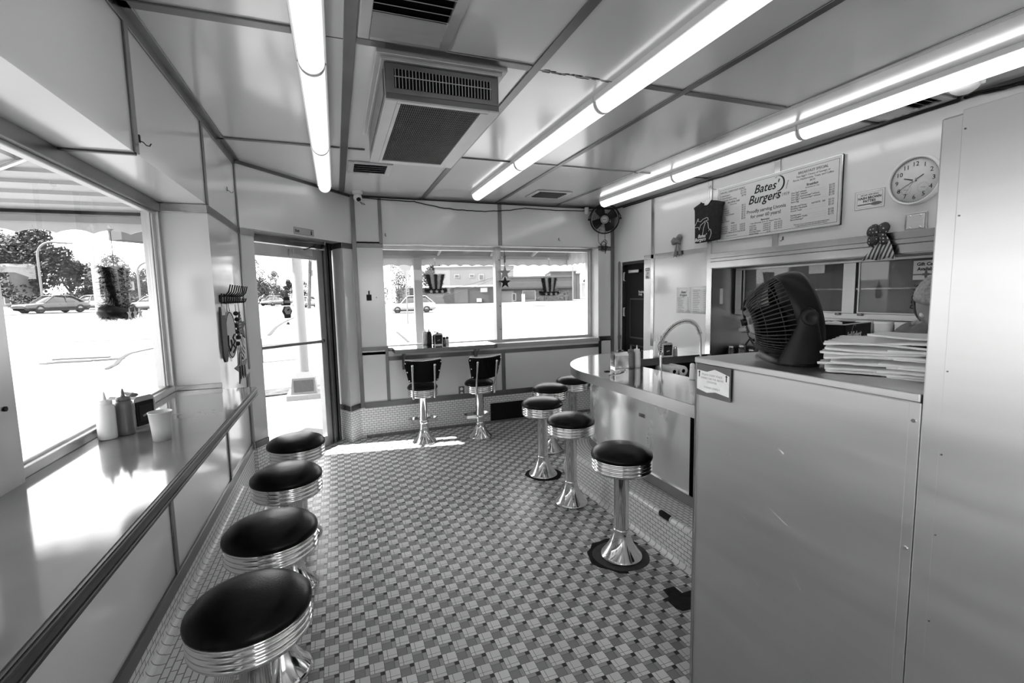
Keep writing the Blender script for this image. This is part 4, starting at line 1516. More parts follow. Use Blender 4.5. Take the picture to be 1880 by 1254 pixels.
# piles of flat paper bags
def bag_mesh(seed, L_, W_, th):
    rnd = random.Random(seed)
    a1, a2, p1, p2 = rnd.uniform(.003, .0075), rnd.uniform(.002, .005), rnd.uniform(0, 6), rnd.uniform(0, 6)
    rows = []
    for i in range(11):
        y = -W_ / 2 + W_ * i / 10
        row = []
        for j in range(15):
            x = -L_ / 2 + L_ * j / 14
            z = th + a1 * math.sin(x * 16 + p1) * (.3 + abs(y) / W_) + a2 * math.sin(y * 22 + x * 9 + p2)
            zig = .0025 * (-1) ** j if i in (0, 10) else 0
            row.append((x + (.0022 * (-1) ** i if j in (0, 14) else 0), y + zig, max(0.0005, z)))
        rows.append(row)
    b = MB()
    b.sheet(rows, th * .8)
    o = b.build('paper_bag', M['paper'], None)
    me = o.data
    bpy.data.objects.remove(o)
    return me


bag_meshes = [bag_mesh(k, .27, .17, .0065) for k in range(5)]
rnd = random.Random(5)


def bag_pile(x, y, n, rz, where, top_label, step=.0088):
    for k in range(n):
        o = bpy.data.objects.new('paper_bag', bag_meshes[rnd.randrange(5)])
        col.objects.link(o)
        lab = top_label if k == n - 1 else ('bottom flat white paper bag of the pile ' + where if k == 0 else 'flat white paper bag within the pile ' + where)
        tag(o, lab, 'paper bag', 'paper bags in the pile ' + where)
        o.location = (x + rnd.uniform(-.016, .016), y + rnd.uniform(-.02, .02), ZT + .0005 + k * step)
        o.rotation_euler = (rnd.uniform(-.02, .02), rnd.uniform(-.02, .02), rz + rnd.uniform(-.17, .17))


bag_pile(1.425, 0.845, 9, R(-62), 'next to the desk fan', 'top white paper bag of the pile next to the desk fan', .0102)
bag_pile(1.44, 0.685, 7, R(-80), 'touching the steel cooler', 'upper white paper bag of the pile touching the steel cooler', .0105)
o = bpy.data.objects.new('paper_bag', bag_meshes[2])
col.objects.link(o)
o.location = (1.47, 0.755, ZT + .096)
o.rotation_euler = (R(-3), R(4), R(-70))
tag(o, 'white paper bag lying loose across both piles', 'paper bag')

# notice taped on the order counter front
t = thing('counter_notice', 'small framed notice taped to the corner of the order counter', 'sign', (1.1935, 1.245, 1.215))
mx = rel(t) @ frame((1.1940, 1.322, 1.150), (0, -1, 0), (0, 0, 1))
W_, H_ = .155, .112
MB(mx).box(0, 0, 0, W_, H_, .0012).build('sleeve', M['mid'], t)
ws = [(.003, .022), (.05, .014), (.09, .022), (W_ - .006, .016), (W_ - .006, .086), (.12, .093), (.085, .1), (.05, .088), (.003, .09)]
MB(mx).prism(ws, .0012, .0016).build('sheet', M['paper'], t)
letters('lettering', [("PLEASE DON'T PLACE", W_ / 2 - .004, .074, .0095, 'CENTER'), ('DRINKS ON THE ABOVE', W_ / 2 - .004, .062, .0095, 'CENTER'), ('COUNTER.', W_ / 2 - .004, .050, .0095, 'CENTER'), ('THANKS KINDLY', W_ / 2 - .004, .030, .0095, 'CENTER')],
        mx @ Matrix.Translation((0, 0, .0018)), M['ink_pale'], t)
b = MB(mx @ Matrix.Translation((0, 0, .0016)))
for x in (.014, W_ - .018):
    b.prism([(x - .002, .066), (x + .002, .066), (x + .002, .082), (x + .005, .082), (x, .089), (x - .005, .082), (x - .002, .082)], 0, .0005)
b.build('arrow_mark', M['ink'], t)


# ---------------------------------------------------------------- things on the wall behind the counter
def wallframe(y, z, off=0.001):
    return frame((XR - off, y, z), (0, -1, 0), (0, 0, 1))


def at_wall(name, label, cat, y, z, group=None, off=0.0):
    """Thing on the right-hand wall; returns (empty, matrix whose x runs along the wall and y up, from (y, z))."""
    t = thing(name, label, cat, (XR - off, y, z), 0, group)
    return t, Matrix(((0, 0, -1, 0), (-1, 0, 0, 0), (0, 1, 0, 0), (0, 0, 0, 1)))


# menu board
t, mx = at_wall('menu_board', 'wide white printed menu board above the alcove', 'menu board', 3.46, 1.957, off=0.009)
BW, BH = 1.135, .48
MB(mx).box(0, 0, 0, BW, BH, .012).build('board', M['board'], t, .001)
b = MB(mx)
for a in ((0, 0, BW, .004), (0, BH - .004, BW, BH), (BW - .006, 0, BW, BH), (0, 0, .003, BH)):
    b.box(a[0], a[1], .0, a[2], a[3], .0145)
b.build('frame', M['trim_light'], t)
b = MB(mx)
for a in ((.02, .022, BW - .024, .024), (.02, BH - .024, BW - .024, BH - .022), (.02, .022, .022, BH - .022), (BW - .026, .022, BW - .024, BH - .022)):
    b.box(a[0], a[1], .012, a[2], a[3], .0128)
b.build('border_line', M['ink'], t)
T1 = mx @ Matrix.Translation((0, 0, .0128))
logo = [ ("Bates'", .395, .358, .096, 'LEFT', .32, .012), ('Burgers', .340, .278, .098, 'LEFT', .32, .012)]
letters('logo_lettering', logo, T1, M['ink'], t)
ringp = [(.635 + .052 * math.cos(R(a)), .392 + .060 * math.sin(R(a))) for a in range(-100, 131, 8)]
b = MB(T1)
inner = [(.622 + .050 * math.cos(R(a)), .394 + .056 * math.sin(R(a))) for a in range(-100, 131, 8)]
for k in range(len(ringp) - 1):
    b.quad((*ringp[k], .0002), (*ringp[k + 1], .0002), (*inner[k + 1], .0002), (*inner[k], .0002))
b.build('logo_ring', M['ink'], t)
letters('logo_lettering', [('onions', .704, .335, .024, 'LEFT', 0, 0, R(75)), ('ave', .61, .315, .030, 'LEFT', .2), ('est. 1959', .60, .288, .034, 'LEFT', .2)], T1, M['ink_grey'], t)
letters('slogan_lettering', [('Proudly serving Livonia', .515, .202, .040, 'CENTER', 0, .012), ('for over 60 years!', .515, .160, .040, 'CENTER', 0, .012)], T1, M['ink_grey'], t)
rows = [('SPECIAL CARRYOUT DEALS', .165, .425, .022, 'CENTER', 0, .01)]
for k, s in enumerate(('6 Hamburgers', '6 Cheeseburgers', 'Homemade Onion Ring')):
    rows.append((s, .03, .397 - .021 * k, .019, 'LEFT'))
    rows.append((('$11.99', '$13.99', '$4.99')[k], .315, .405 - .021 * k, .021, 'RIGHT'))
rows += [('Hot off the Grill', .18, .330, .020, 'CENTER', 0, .02), ('Extra on top', .18, .312, .014, 'CENTER')]
for k, s in enumerate(('Hamburger', 'Cheeseburger', 'Double Burger', 'Double Cheeseburger', 'Hot Dog', 'Chili Dog', 'Grilled Cheese')):
    rows.append((s, .03, .280 - .0185 * k, .018, 'LEFT'))
    rows.append((('$2.15', '$2.45', '$3.50', '$3.95', '$2.25', '$2.75', '$3.25')[k], .315, .282 - .0185 * k, .019, 'RIGHT'))
rows.append(('Sides', .18, .146, .019, 'CENTER', 0, .02))
for k, s in enumerate(('French Fries', 'Cheese Fries', 'Onion Rings', 'Homemade Chili')):
    rows.append((s, .03, .122 - .0185 * k, .018, 'LEFT'))
    rows.append((('sm $2.25', 'sm $2.75', 'sm $2.95', 'cup $2.50')[k], .225, .122 - .0185 * k, .018, 'RIGHT'))
    rows.append((('lg $3.25', 'lg $3.95', 'lg $4.25', 'bowl $3.50')[k], .315, .122 - .0185 * k, .018, 'RIGHT'))
rows.append(('Prices do not include tax', .17, .040, .012, 'CENTER'))
letters('price_lettering', rows, T1, M['ink_grey'], t)
rows = [('Beverages', .515, .128, .020, 'CENTER', 0, .03), ('Coke, Diet Coke, Sprite, Dr Pepper, Fruit Tea', .515, .110, .0155, 'CENTER')]
for k, s in enumerate(('Lemonade', 'Coffee/Tea', 'White Milk', 'Chocolate Shakes', 'Bottled Water')):
    rows.append((s, .36, .091 - .0165 * k, .016, 'LEFT'))
    rows.append((('small $1.95', 'small $1.75', 'small $1.95', 'small $3.25', '$1.50')[k], .57, .091 - .0165 * k, .016, 'RIGHT'))
    if k < 4:
        rows.append((('large $2.25', 'large $2.25', 'large $2.45', 'large $4.25')[k], .675, .091 - .0165 * k, .016, 'RIGHT'))
letters('price_lettering', rows, T1, M['ink_grey'], t)
rows = [('BREAKFAST SPECIAL', .915, .420, .026, 'CENTER', 0, .01), ('Two Eggs*, Choice of Sausage or', .915, .396, .020, 'CENTER'), ('Bacon, Hashbrowns, Toast, and Coffee', .915, .374, .020, 'CENTER'), ('$8.99', .915, .352, .018, 'CENTER'),
        ('Breakfast', .915, .322, .024, 'CENTER', 0, .03), ('Served 6am to 11am', .915, .306, .013, 'CENTER')]
lst = [('One Egg* w/toast', '$3.95'), ('Two Eggs* w/toast', '$5.75'), ('One Egg*, ham/sausage* w/toast', '$6.25'), ('Two Eggs*, ham/sausage* w/toast', '$6.85'), ('Extra Egg', '$1.35'), None,
       ('Biscuits and Gravy        half $4.95   full', '$7.75'), ('Breakfast Sandwich', '$5.75'), ('French Toast', '$5.65'), None, ('Hashbrowns', '$3.05'), ('Toast/English Muffin', '$1.80'), ('Bacon/Sausage*', '$3.75')]
for k, it in enumerate(lst):
    if it:
        rows.append((it[0], .745, .284 - .0168 * k, .0175, 'LEFT'))
        rows.append((it[1], 1.085, .284 - .0168 * k, .0185, 'RIGHT'))
rows += [('*Ask your server. Consuming raw or undercooked meats', .915, .044, .012, 'CENTER'), ('or eggs may increase your risk of foodborne illness', .915, .032, .012, 'CENTER')]
letters('price_lettering', rows, T1, M['ink_grey'], t)
b = MB(T1)
for k, it in enumerate(lst):
    if it and len(it[0]) < 25:
        b.box(.745 + .0095 * len(it[0]), .284 - .0168 * k, 0, 1.03, .2846 - .0168 * k, .0002)
for k in range(7):
    b.box(.17, .280 - .0185 * k, 0, .265, .2806 - .0185 * k, .0002)
b.build('leader_line', M['ink_pale'], t)

# wall clock
t, mx = at_wall('wall_clock', 'round white wall clock reading about twenty to ten', 'clock', 1.882, 2.157)
MB(mx).lathe([(.128, 0), (.144, .002), (.1475, .018), (.145, .036), (.139, .042), (.1335, .040), (.131, .028)], 64, cap=False).build('rim', M['white'], t)
fc = MB(mx).lathe([(0, .022), (.1325, .022), (.1325, .0)], 64, cap=False).build('dial', M['paper'], t)
rows = []
for h in range(1, 13):
    a = R(90 - 30 * h)
    rows.append((str(h), .098 * math.cos(a), .098 * math.sin(a) - .013, .037, 'CENTER'))
letters('numerals', rows, mx @ Matrix.Translation((0, 0, .0226)), M['ink'], fc)
b = MB(mx)
for k in range(60):
    a = R(6 * k)
    b.cbox((.124 * math.cos(a), .124 * math.sin(a), .0226), (.006 if k % 5 == 0 else .003, .0016, .0006), Matrix.Rotation(a, 3, 'Z'))
for cx_, cy_, r_ in ((.045, -.048, .028), (-.045, -.048, .028)):
    for k in range(16):
        a = R(22.5 * k)
        b.cbox((cx_ + r_ * math.cos(a), cy_ + r_ * math.sin(a), .0226), (.0045, .0016, .0006), Matrix.Rotation(a, 3, 'Z'))
    b.cbox((cx_, cy_, .0228), (.026, .0018, .0006), Matrix.Rotation(R(-10), 3, 'Z'))
b.build('tick_marks', M['ink_grey'], fc)


def hand(name, ang, l0, l1, w, z):
    a = R(90 - ang)
    d = Vector((math.cos(a), math.sin(a), 0))
    n_ = Vector((-d.y, d.x, 0))
    MB(mx).add([-d * l0 - n_ * w + Vector((0, 0, z)), d * l1 - n_ * w * .6 + Vector((0, 0, z)), d * l1 + n_ * w * .6 + Vector((0, 0, z)), -d * l0 + n_ * w + Vector((0, 0, z))], [(0, 1, 2, 3)]).build(name, M['ink'], t)


hand('hour_hand', 290, .012, .062, .0035, .026)
hand('minute_hand', 240, .055, .108, .0022, .028)
hand('second_hand', 212, .02, .10, .0006, .030)
MB(mx).cyl((0, 0, .022), (0, 0, .032), .006).build('centre_cap', M['white'], t)
MB(mx).lathe([(0, .037), (.1335, .037)], 48, cap=False).build('cover_glass', M['glass'], t)

# hash brown notice, steel box, papers
t, mx = at_wall('notice', 'small framed hash brown notice beside the clock', 'sign', 2.243, 2.038)
NW, NH = .185, .118
MB(mx).box(0, 0, 0, NW, NH, .003).build('sheet', M['paper'], t)
b = MB(mx)
for a in ((0, 0, NW, .0015), (0, NH - .0015, NW, NH), (0, 0, .0015, NH), (NW - .0015, 0, NW, NH), (.012, .012, NW - .012, .0132), (.012, NH - .0132, NW - .012, NH - .012), (.012, .012, .0132, NH - .012), (NW - .0132, .012, NW - .012, NH - .012)):
    b.box(a[0], a[1], .003, a[2], a[3], .0038)
b.box(.018, .026, .003, .10, .034, .0036)
b.build('border_line', M['ink_grey'], t)
letters('lettering', [('NOW SERVING', .092, .085, .0165, 'CENTER'), ('HASH BROWN', .092, .064, .022, 'CENTER', 0, .03), ('PATTIES', .092, .043, .022, 'CENTER', 0, .03)], mx @ Matrix.Translation((0, 0, .0034)), M['ink'], t)
MB(mx).prism([(.135 + .035 * math.cos(a), .028 + .011 * math.sin(a)) for a in [k * math.pi / 12 for k in range(24)]], .003, .004).build('patty_picture', M['mid'], t)

t, mx = at_wall('junction_box', 'square steel cover box under the wall clock', 'electrical box', 1.87, 1.912)
MB(mx).box(-.058, -.052, 0, .058, .052, .012).build('back_plate', M['trim_light'], t, .003)
MB(mx).box(-.048, -.044, .012, .046, .042, .016).build('cover_plate', M['steel'], t, .002)
for sx, sy in ((-1, -1), (1, -1), (-1, 1), (1, 1)):
    MB(mx).lathe([(0, .019), (.005, .018), (.006, .0155)], 12, (sx * .028, sy * .035, 0), cap=False).build('screw', M['chrome'], t)

for y0, y1, z0, z1, rows, lab in ((4.025, 3.815, 1.29, 1.552, [("Bates'", .105, .205, .034, 'CENTER', .3), ('Burgers', .100, .175, .034, 'CENTER', .3)], 'white printed price sheet taped below the grey bow'),
                                  (3.805, 3.59, 1.29, 1.56, [], 'white typed list taped close to the alcove post')):
    t, mx = at_wall('paper_notice', lab, 'paper', y0, z0)
    w, h = y0 - y1, z1 - z0
    MB(mx).sheet([[(w * i / 6, h * j / 6, .0015 + .001 * math.sin(i * 2 + j)) for i in range(7)] for j in range(7)], .0006).build('sheet', M['paper'], t)
    letters('lettering', rows, mx @ Matrix.Translation((0, 0, .003)), M['ink_grey'], t)
    b = MB(mx @ Matrix.Translation((0, 0, .003)))
    rl = random.Random(int(y0 * 100))
    for k in range(13):
        yy = h * (.60 if rows else .86) - .0135 * k * (1 if rows else 1.3)
        if yy > .02:
            b.box(.02, yy, 0, .02 + rl.uniform(.05, .11), yy + .004, .0004)
            b.box(w - .05, yy, 0, w - .02, yy + .004, .0004)
    b.build('text_line', M['ink_pale'], t)
t, mx = at_wall('hand_wash_notice', 'small white notice beside the dark staff door', 'sign', 4.565, 1.66)
MB(mx).box(0, 0, 0, .085, .13, .002).build('sheet', M['paper'], t)
b = MB(mx)
b.box(.008, .096, .002, .077, .1245, .003)
for k in range(3):
    b.box(.015, .012 + .009 * k, .002, .070 - .008 * k, .017 + .009 * k, .003)
b.tube([(.025, .05, .002), (.04, .06, .002), (.038, .075, .002), (.055, .08, .002), (.06, .065, .002), (.045, .055, .002)], .002, 5)
b.build('pictogram', M['ink'], t)
b = MB(mx)
b.box(.015, .102, .003, .038, .118, .0035)
b.box(.043, .102, .003, .07, .118, .0035)
b.build('header_mark', M['paper'], t)


# T-shirt on a hanger
t, mx = at_wall('t_shirt', 'dark T-shirt with a white state outline, hung by the menu board', 't-shirt', 3.525, 2.145, off=0.075)
prof = [(-.185, .150), (-.165, .128), (-.158, .06), (-.150, -.05), (-.146, -.16), (-.142, -.175)]
prof_r = [(.195, .148), (.178, .120), (.166, .05), (.156, -.05), (.150, -.155), (.146, -.168)]
rows = []
for i in range(25):
    u = i / 24
    f_ = u * 5
    k = min(int(f_), 4)
    xl = prof[k][0] + (prof[k + 1][0] - prof[k][0]) * (f_ - k)
    zl = prof[k][1] + (prof[k + 1][1] - prof[k][1]) * (f_ - k)
    xr = prof_r[k][0] + (prof_r[k + 1][0] - prof_r[k][0]) * (f_ - k)
    zr = prof_r[k][1] + (prof_r[k + 1][1] - prof_r[k][1]) * (f_ - k)
    row = []
    for j in range(33):
        s = j / 32
        x = xl + (xr - xl) * s
        z = zl + (zr - zl) * s
        top = (1 - u) ** 3
        q_ = (s - .47)
        z += top * (0.058 * (1 - (abs(q_) / .55) ** 1.3) - (.055 * max(0, 1 - (abs(q_) / .17) ** 2)))
        bulge = .030 * (1 - abs(2 * s - 1) ** 2.2) ** .5 * min(1, u * 5 + .25)
        fold = .006 * math.sin(s * 21 + u * 2) * u + .008 * math.sin(s * 9 + 1.5) * u
        row.append((x, z, bulge + fold + .004))
    rows.append(row)
b = MB(mx)
b.sheet([r_[::-1] for r_ in rows], .004)
b.sheet([[(x, z, -.012 - .3 * d) for x, z, d in r_] for r_ in rows], .003)
for r0, r1 in zip(rows, rows[1:]):
    for e in (0, -1):
        p0, p1 = r0[e], r1[e]
        b.add([p0, p1, (p1[0], p1[1], -.012 - .3 * p1[2]), (p0[0], p0[1], -.012 - .3 * p0[2])], [(0, 1, 2, 3)], True)
sh = b.build('shirt_cloth', M['cloth_dark'], t)
b = MB(mx)
nk = [(x, z, d + .004) for (x, z, d) in rows[0][9:22]]
b.tube(nk, .006, 8)
b.build('collar', M['cloth_dark'], t)
pr = mx @ Matrix.Translation((0, 0, .046))
up1 = [(-.135, -.035), (-.10, .0), (-.075, .045), (-.068, .04), (-.075, .02), (-.04, .012), (-.015, .03), (.01, .035), (.035, .04), (.05, .035), (.055, .015), (.03, .012), (.01, .008), (-.02, -.01), (-.04, -.018), (-.058, -.062), (-.068, -.035), (-.10, -.034), (-.135, -.035)]
low = [(.012, .0), (.02, -.004), (-.002, -.05), (-.012, -.10), (-.02, -.125)]
low2 = [(.03, .004), (.05, -.005), (.058, -.05), (.062, -.065)]
low3 = [(.062, -.085), (.075, -.068), (.088, -.08), (.095, -.11), (.085, -.135), (.07, -.16)]
b = MB(pr)
for pl_ in (up1, low, low2, low3):
    b.tube([(x, y, 0) for x, y in pl_], .0022, 5)
b.build('state_outline', M['ink_white'], t)
letters('lettering', [("Bates'", -.075, -.135, .045, 'LEFT', .3, .02), ('Burgers', -.115, -.166, .045, 'LEFT', .3, .02)], pr @ Matrix.Translation((0, 0, .0)), M['ink_white'], t)
b = MB(mx)
b.prism([(-.055, .165), (-.03, .205), (.0, .222), (.03, .212), (.055, .19), (.06, .165), (.0, .13)], -.006, .0)
b.build('hanger_card', M['paper'], t)
b = MB(mx)
b.tube([(.012, .215, -.003), (.010, .30, -.003), (.016, .325, -.003), (.03, .33, -.003), (.036, .318, -.003), (.028, .305, -.01), (.02, .30, -.055), (.02, .30, -.072)], .003, 6)
b.build('hanger_hook', M['trim_light'], t)


# ribbon bows
def bow(name, label, y, z, m, sc, tails, loops, dots=False, off=.01):
    t, mx = at_wall(name, label, 'bow', y, z, 'ribbon bows' if False else None, off=off)
    for ang, ln, wd in loops:
        d = Vector((math.cos(R(ang)), math.sin(R(ang)), 0))
        n_ = Vector((-d.y, d.x, 0))
        rows = []
        for i in range(11):
            u_ = i / 10
            hw = wd * (.22 + .78 * math.sin(min(1, u_ * 1.25) * math.pi / 2)) * (1 - .35 * max(0, u_ - .8) / .2)
            ridge = .030 * math.sin(math.pi * min(1, u_ * .95 + .05)) ** .7
            rows.append([d * (ln * u_ * (1 + .10 * math.cos(math.pi * k * .5))) + n_ * (hw * k) + Vector((0, 0, .006 + ridge * (1 - abs(k) ** 2.5) + .003 * math.sin(7 * k + i))) for k in (-1, -.75, -.4, 0, .4, .75, 1)])
        rows = [[p_ * sc for p_ in r_] for r_ in rows]
        MB(mx).sheet(rows, .0012).build('bow_loop', m, t)
        back = [[Vector((p_.x * .98, p_.y * .98, p_.z * .25)) for p_ in r_] for r_ in rows]
        MB(mx).sheet(back, .001).build('bow_loop', m, t)
    for pts in tails:
        rows = []
        n = len(pts) - 1
        for i, (x, yy, w_) in enumerate(pts):
            rows.append([(x * sc + k * w_ * sc, yy * sc - (.012 * sc * (1 - abs(k)) * (i == n) * -1), .012 + .005 * math.sin(i * 1.1 + k)) for k in (-1, -.5, 0, .5, 1)])
        MB(mx).sheet(rows, .0012).build('bow_tail', m if not dots else M['stripe'], t)
    b = MB(mx)
    b.ball((0, 0, .024), .017 * sc, 14, 8)
    b.build('bow_knot', m, t)
    return t, mx


def pattern_mat(name, kind):
    m, nt, bs = _nt(name)
    N, L = nt.nodes, nt.links
    tc = N.new('ShaderNodeTexCoord')
    mp = N.new('ShaderNodeMapping')
    L.new(tc.outputs['Object'], mp.inputs['Vector'])
    rp = N.new('ShaderNodeValToRGB')
    rp.color_ramp.interpolation = 'CONSTANT'
    if kind == 'dots':
        vo = N.new('ShaderNodeTexVoronoi')
        vo.inputs['Scale'].default_value = 48
        vo.inputs['Randomness'].default_value = 0.25
        L.new(mp.outputs['Vector'], vo.inputs['Vector'])
        L.new(vo.outputs['Distance'], rp.inputs['Fac'])
        rp.color_ramp.elements[0].color = (.62, .62, .62, 1)
        rp.color_ramp.elements[1].position = .22
        rp.color_ramp.elements[1].color = (.045, .045, .045, 1)
    else:
        mp.inputs['Rotation'].default_value = (R(-22), 0, 0)
        wv = N.new('ShaderNodeTexWave')
        wv.bands_direction = 'Y'
        wv.inputs['Scale'].default_value = 14
        wv.inputs['Distortion'].default_value = .6
        L.new(mp.outputs['Vector'], wv.inputs['Vector'])
        L.new(wv.outputs['Fac'], rp.inputs['Fac'])
        rp.color_ramp.elements[0].color = (.05, .05, .05, 1)
        rp.color_ramp.elements[1].position = .5
        rp.color_ramp.elements[1].color = (.62, .62, .62, 1)
    L.new(rp.outputs['Color'], bs.inputs['Base Color'])
    bs.inputs['Roughness'].default_value = .6
    return m


M['dots'] = pattern_mat('dotted_ribbon', 'dots')
M['stripe'] = pattern_mat('striped_ribbon', 'stripe')
bow('ribbon_bow', 'small plain grey ribbon bow beside the T-shirt', 4.0, 2.02, M['ribbon_grey'], 1.15,
    ([(-.006, -.005, .006), (-.016, -.05, .014), (-.024, -.10, .018), (-.03, -.135, .020)], [(.008, -.005, .006), (.022, -.05, .013), (.034, -.10, .017), (.042, -.132, .019)]),
    ((168, .078, .034), (62, .066, .030), (12, .030, .030)))
bow('ribbon_bow', 'stars and stripes ribbon bow hanging from the alcove header', 2.03, 1.845, M['dots'], 1.25,
    ([(.0, -.0, .006), (-.018, -.05, .022), (-.04, -.09, .034), (-.062, -.125, .040)], [(.012, -.0, .007), (.022, -.05, .022), (.026, -.095, .030), (.026, -.125, .036)]),
    ((150, .082, .036), (205, .076, .034), (88, .062, .026), (285, .045, .022)), True, off=.03)

# hooks
def hook(label, mx, m='trim'):
    t = thing('wall_hook', label, 'hook', mx.translation)
    lm = Matrix.Translation(-mx.translation) @ mx
    b = MB(lm)
    b.box(-.006, -.012, 0, .006, .016, .003)
    b.build('hook_plate', M[m], t)
    MB(lm).tube([(0, -.006, .002), (0, -.010, .012), (.004, -.020, .020), (.004, -.022, .030), (.004, -.012, .036)], .0022, 6).build('hook_arm', M[m], t)


hook('small hook on the wall under the menu board', wallframe(2.79, 1.915))
lw = lambda y, z: frame((XL + .001, y, z), (0, 1, 0), (0, 0, 1))
hook('dark hook low on the bulkhead panel over the window bay', lw(2.225, 2.135), 'ink')
hook('hook on the pier panel above the coat rack', lw(3.82, 2.285))
bw_ = lambda x, z: frame((x, YB - .001, z), (1, 0, 0), (0, 0, 1))
hook('small hook on the wall over the corner of the wide window', bw_(.525, 2.175))
hook('tiny hook on the panel over the wide window near the wall fan', bw_(2.57, 2.17))

# ---------------------------------------------------------------- alcove: cabinets and kitchen things
t = thing('wall_cabinet', 'steel wall cabinet with sliding glass doors inside the alcove', 'cabinet', (3.66, 2.0, 1.28))
mx = rel(t)
CXF = 3.615
b = MB(mx)
b.box(CXF, .35, 1.285, AX - .002, 3.50, 1.30)
b.box(CXF + .08, .35, 1.30, AX - .002, 3.50, AZ1 - .006)
b.build('cabinet_box', M['lightgrey'], t)
b = MB(mx)
b.box(CXF - .01, .35, 1.283, CXF + .01, 3.50, 1.325)
b.box(CXF - .01, .35, 1.70, CXF + .01, 3.50, AZ1 - .006)
b.box(CXF - .012, 2.385, 1.325, CXF + .02, 2.475, 1.70)
b.box(CXF - .012, 3.43, 1.325, CXF + .02, 3.50, 1.70)
b.box(CXF - .002, 2.36, 1.325, CXF + .02, 2.37, 1.70)
b.box(CXF - .002, 3.405, 1.325, CXF + .02, 3.415, 1.70)
b.build('cabinet_frame', M['steel_dark'], t, .002)
b = MB(mx)
b.box(CXF + .012, .40, 1.50, CXF + .075, 3.42, 1.512)
b.build('shelf', M['trim_light'], t)
for y0, y1 in ((.45, 2.365), (2.475, 3.41)):
    p = MB(mx).box(CXF + .004, y0, 1.325, CXF + .008, y1, 1.70).build('glass_door', M['cab_glass'], t)
    MB(mx).box(CXF - .004, y0, 1.325, CXF + .004, y1, 1.337).build('door_rail', M['steel_dark'], p, .002)
for y in (2.335, 2.50):
    b = MB(mx)
    b.cyl((CXF - .012, y - .02, 1.318), (CXF - .012, y + .02, 1.318), .009, n=12)
    b.cyl((CXF - .02, y, 1.318), (CXF, y, 1.318), .011, n=12)
    b.build('lock', M['trim'], t)
MB(mx).box(CXF - .003, 2.63, 1.635, CXF + .003, 2.76, 1.70).build('paper_note', M['paper'], t)
tag(MB().box(3.44, AY1 - .010, 1.385, 3.475, AY1 - .0022, 1.535).build('power_strip', M['white'], None, .003), 'white upright power strip on the alcove end panel', 'power strip')
t = thing('gift_card_sign', 'white gift card sign stuck on the glass cabinet door', 'sign', (CXF - .002, 2.02, 1.56))
mx = rel(t) @ frame((CXF - .0005, 2.02, 1.56), (0, -1, 0), (0, 0, 1))
MB(mx).box(0, 0, 0, .17, .125, .001).build('sheet', M['board'], t)
letters('lettering', [('Gift Cards', .02, .092, .030, 'LEFT', 0, .03), ('Available', .024, .060, .030, 'LEFT', 0, .03)], mx @ Matrix.Translation((0, 0, .0014)), M['ink'], t)
b = MB(mx)
b.box(0, .030, .001, .17, .038, .002)
b.prism([(.075 + .018 * math.cos(a) * (1 + .4 * math.cos(4 * a)), .034 + .018 * math.sin(a) * (1 + .4 * math.cos(4 * a))) for a in [k * math.pi / 16 for k in range(32)]], .001, .003)
b.build('ribbon_mark', M['ink_grey'], t)
t = thing('decals_sign', 'hand lettered upright word on the glass cabinet door', 'sign', (CXF - .002, 2.0, 1.37))
mx = rel(t) @ frame((CXF - .0005, 1.995, 1.36), (0, -.12, 1), (0, 1, .12))
letters('lettering', [('DECALS', 0, 0, .047, 'LEFT', .1, .0)], mx, M['ink'], t)


def tub(y, label):
    t = thing('foam_cup_stack', label, 'cups', (3.56, y, 1.16), 0, 'cup stacks under the cabinet')
    MB().lathe([(0, 0), (.052, .0), (.056, .10), (.058, .118), (.056, .12), (0, .12)], 28, cap=False).build('cup', M['white'], t)
    MB().lathe([(.0575, .10), (.0595, .103), (.0595, .113), (.0575, .116)], 28, cap=False).build('cup_rim', M['white'], t)


t = thing('cup_shelf', 'dark wire shelf carrying white cups under the cabinet', 'shelf', (3.56, 2.1, 1.15))
b = MB()
b.box(-.07, -.28, 0, .155, .28, .008)
b.box(.13, -.28, -.29, .155, -.26, 0)
b.box(.13, .26, -.29, .155, .28, 0)
b.build('board', M['trim'], t)
for y, l_ in ((2.27, 'white cup stack nearest the black carton, under the cabinet'), (2.145, 'white cup stack between two others under the cabinet'), (2.015, 'white cup stack beside the staff member, under the cabinet')):
    tub(y, l_)
for y, lab, lt, m in ((2.25, 'dark drink carton with a pale oval badge in the alcove', 'Milk', 'dark_grey'), (2.13, 'drink carton with a white label in the alcove', 'LACTOSE', 'black')):
    t = thing('drink_carton', lab, 'carton', (3.46, y, AZ0), R(4))
    MB().box(-.04, -.045, 0, .04, .045, .245).build('carton_body', M[m], t, .003)
    b = MB()
    b.add([(-.04, -.045, .245), (.04, -.045, .245), (.04, .045, .245), (-.04, .045, .245), (0, -.045, .285), (0, .045, .285)], [(0, 3, 5, 4), (2, 1, 4, 5), (0, 4, 1), (3, 2, 5)])
    b.build('carton_top', M[m], t)
    fmx = frame((-.0405, .04, .15), (0, -1, 0), (0, 0, 1))
    if lt == 'Milk':
        MB(fmx).prism([(.04 + .03 * math.cos(a), .05 + .014 * math.sin(a)) for a in [k * math.pi / 10 for k in range(20)]], 0, .0008).build('badge', M['ink_white'], t)
    else:
        MB(fmx).box(.008, .02, 0, .072, .088, .0008).build('badge', M['ink_white'], t)
        b = MB(fmx)
        for k in range(3):
            b.box(.014 + .004 * k, .034 + .018 * k, .0008, .066 - .004 * k, .045 + .018 * k, .0014)
        b.build('badge_mark', M['ink'], t)
tag(MB().box(3.51, 2.40, AZ0, 3.68, 2.62, 1.26).build('dark_appliance', M['dark_grey'], None, .01), 'dark boxy appliance behind the glove carton in the alcove', 'appliance')
t = thing('paper_bag_roll', 'pale crumpled bag roll hanging beside the desk fan grille', 'bag', (3.56, 3.30, 1.12))
rows = []
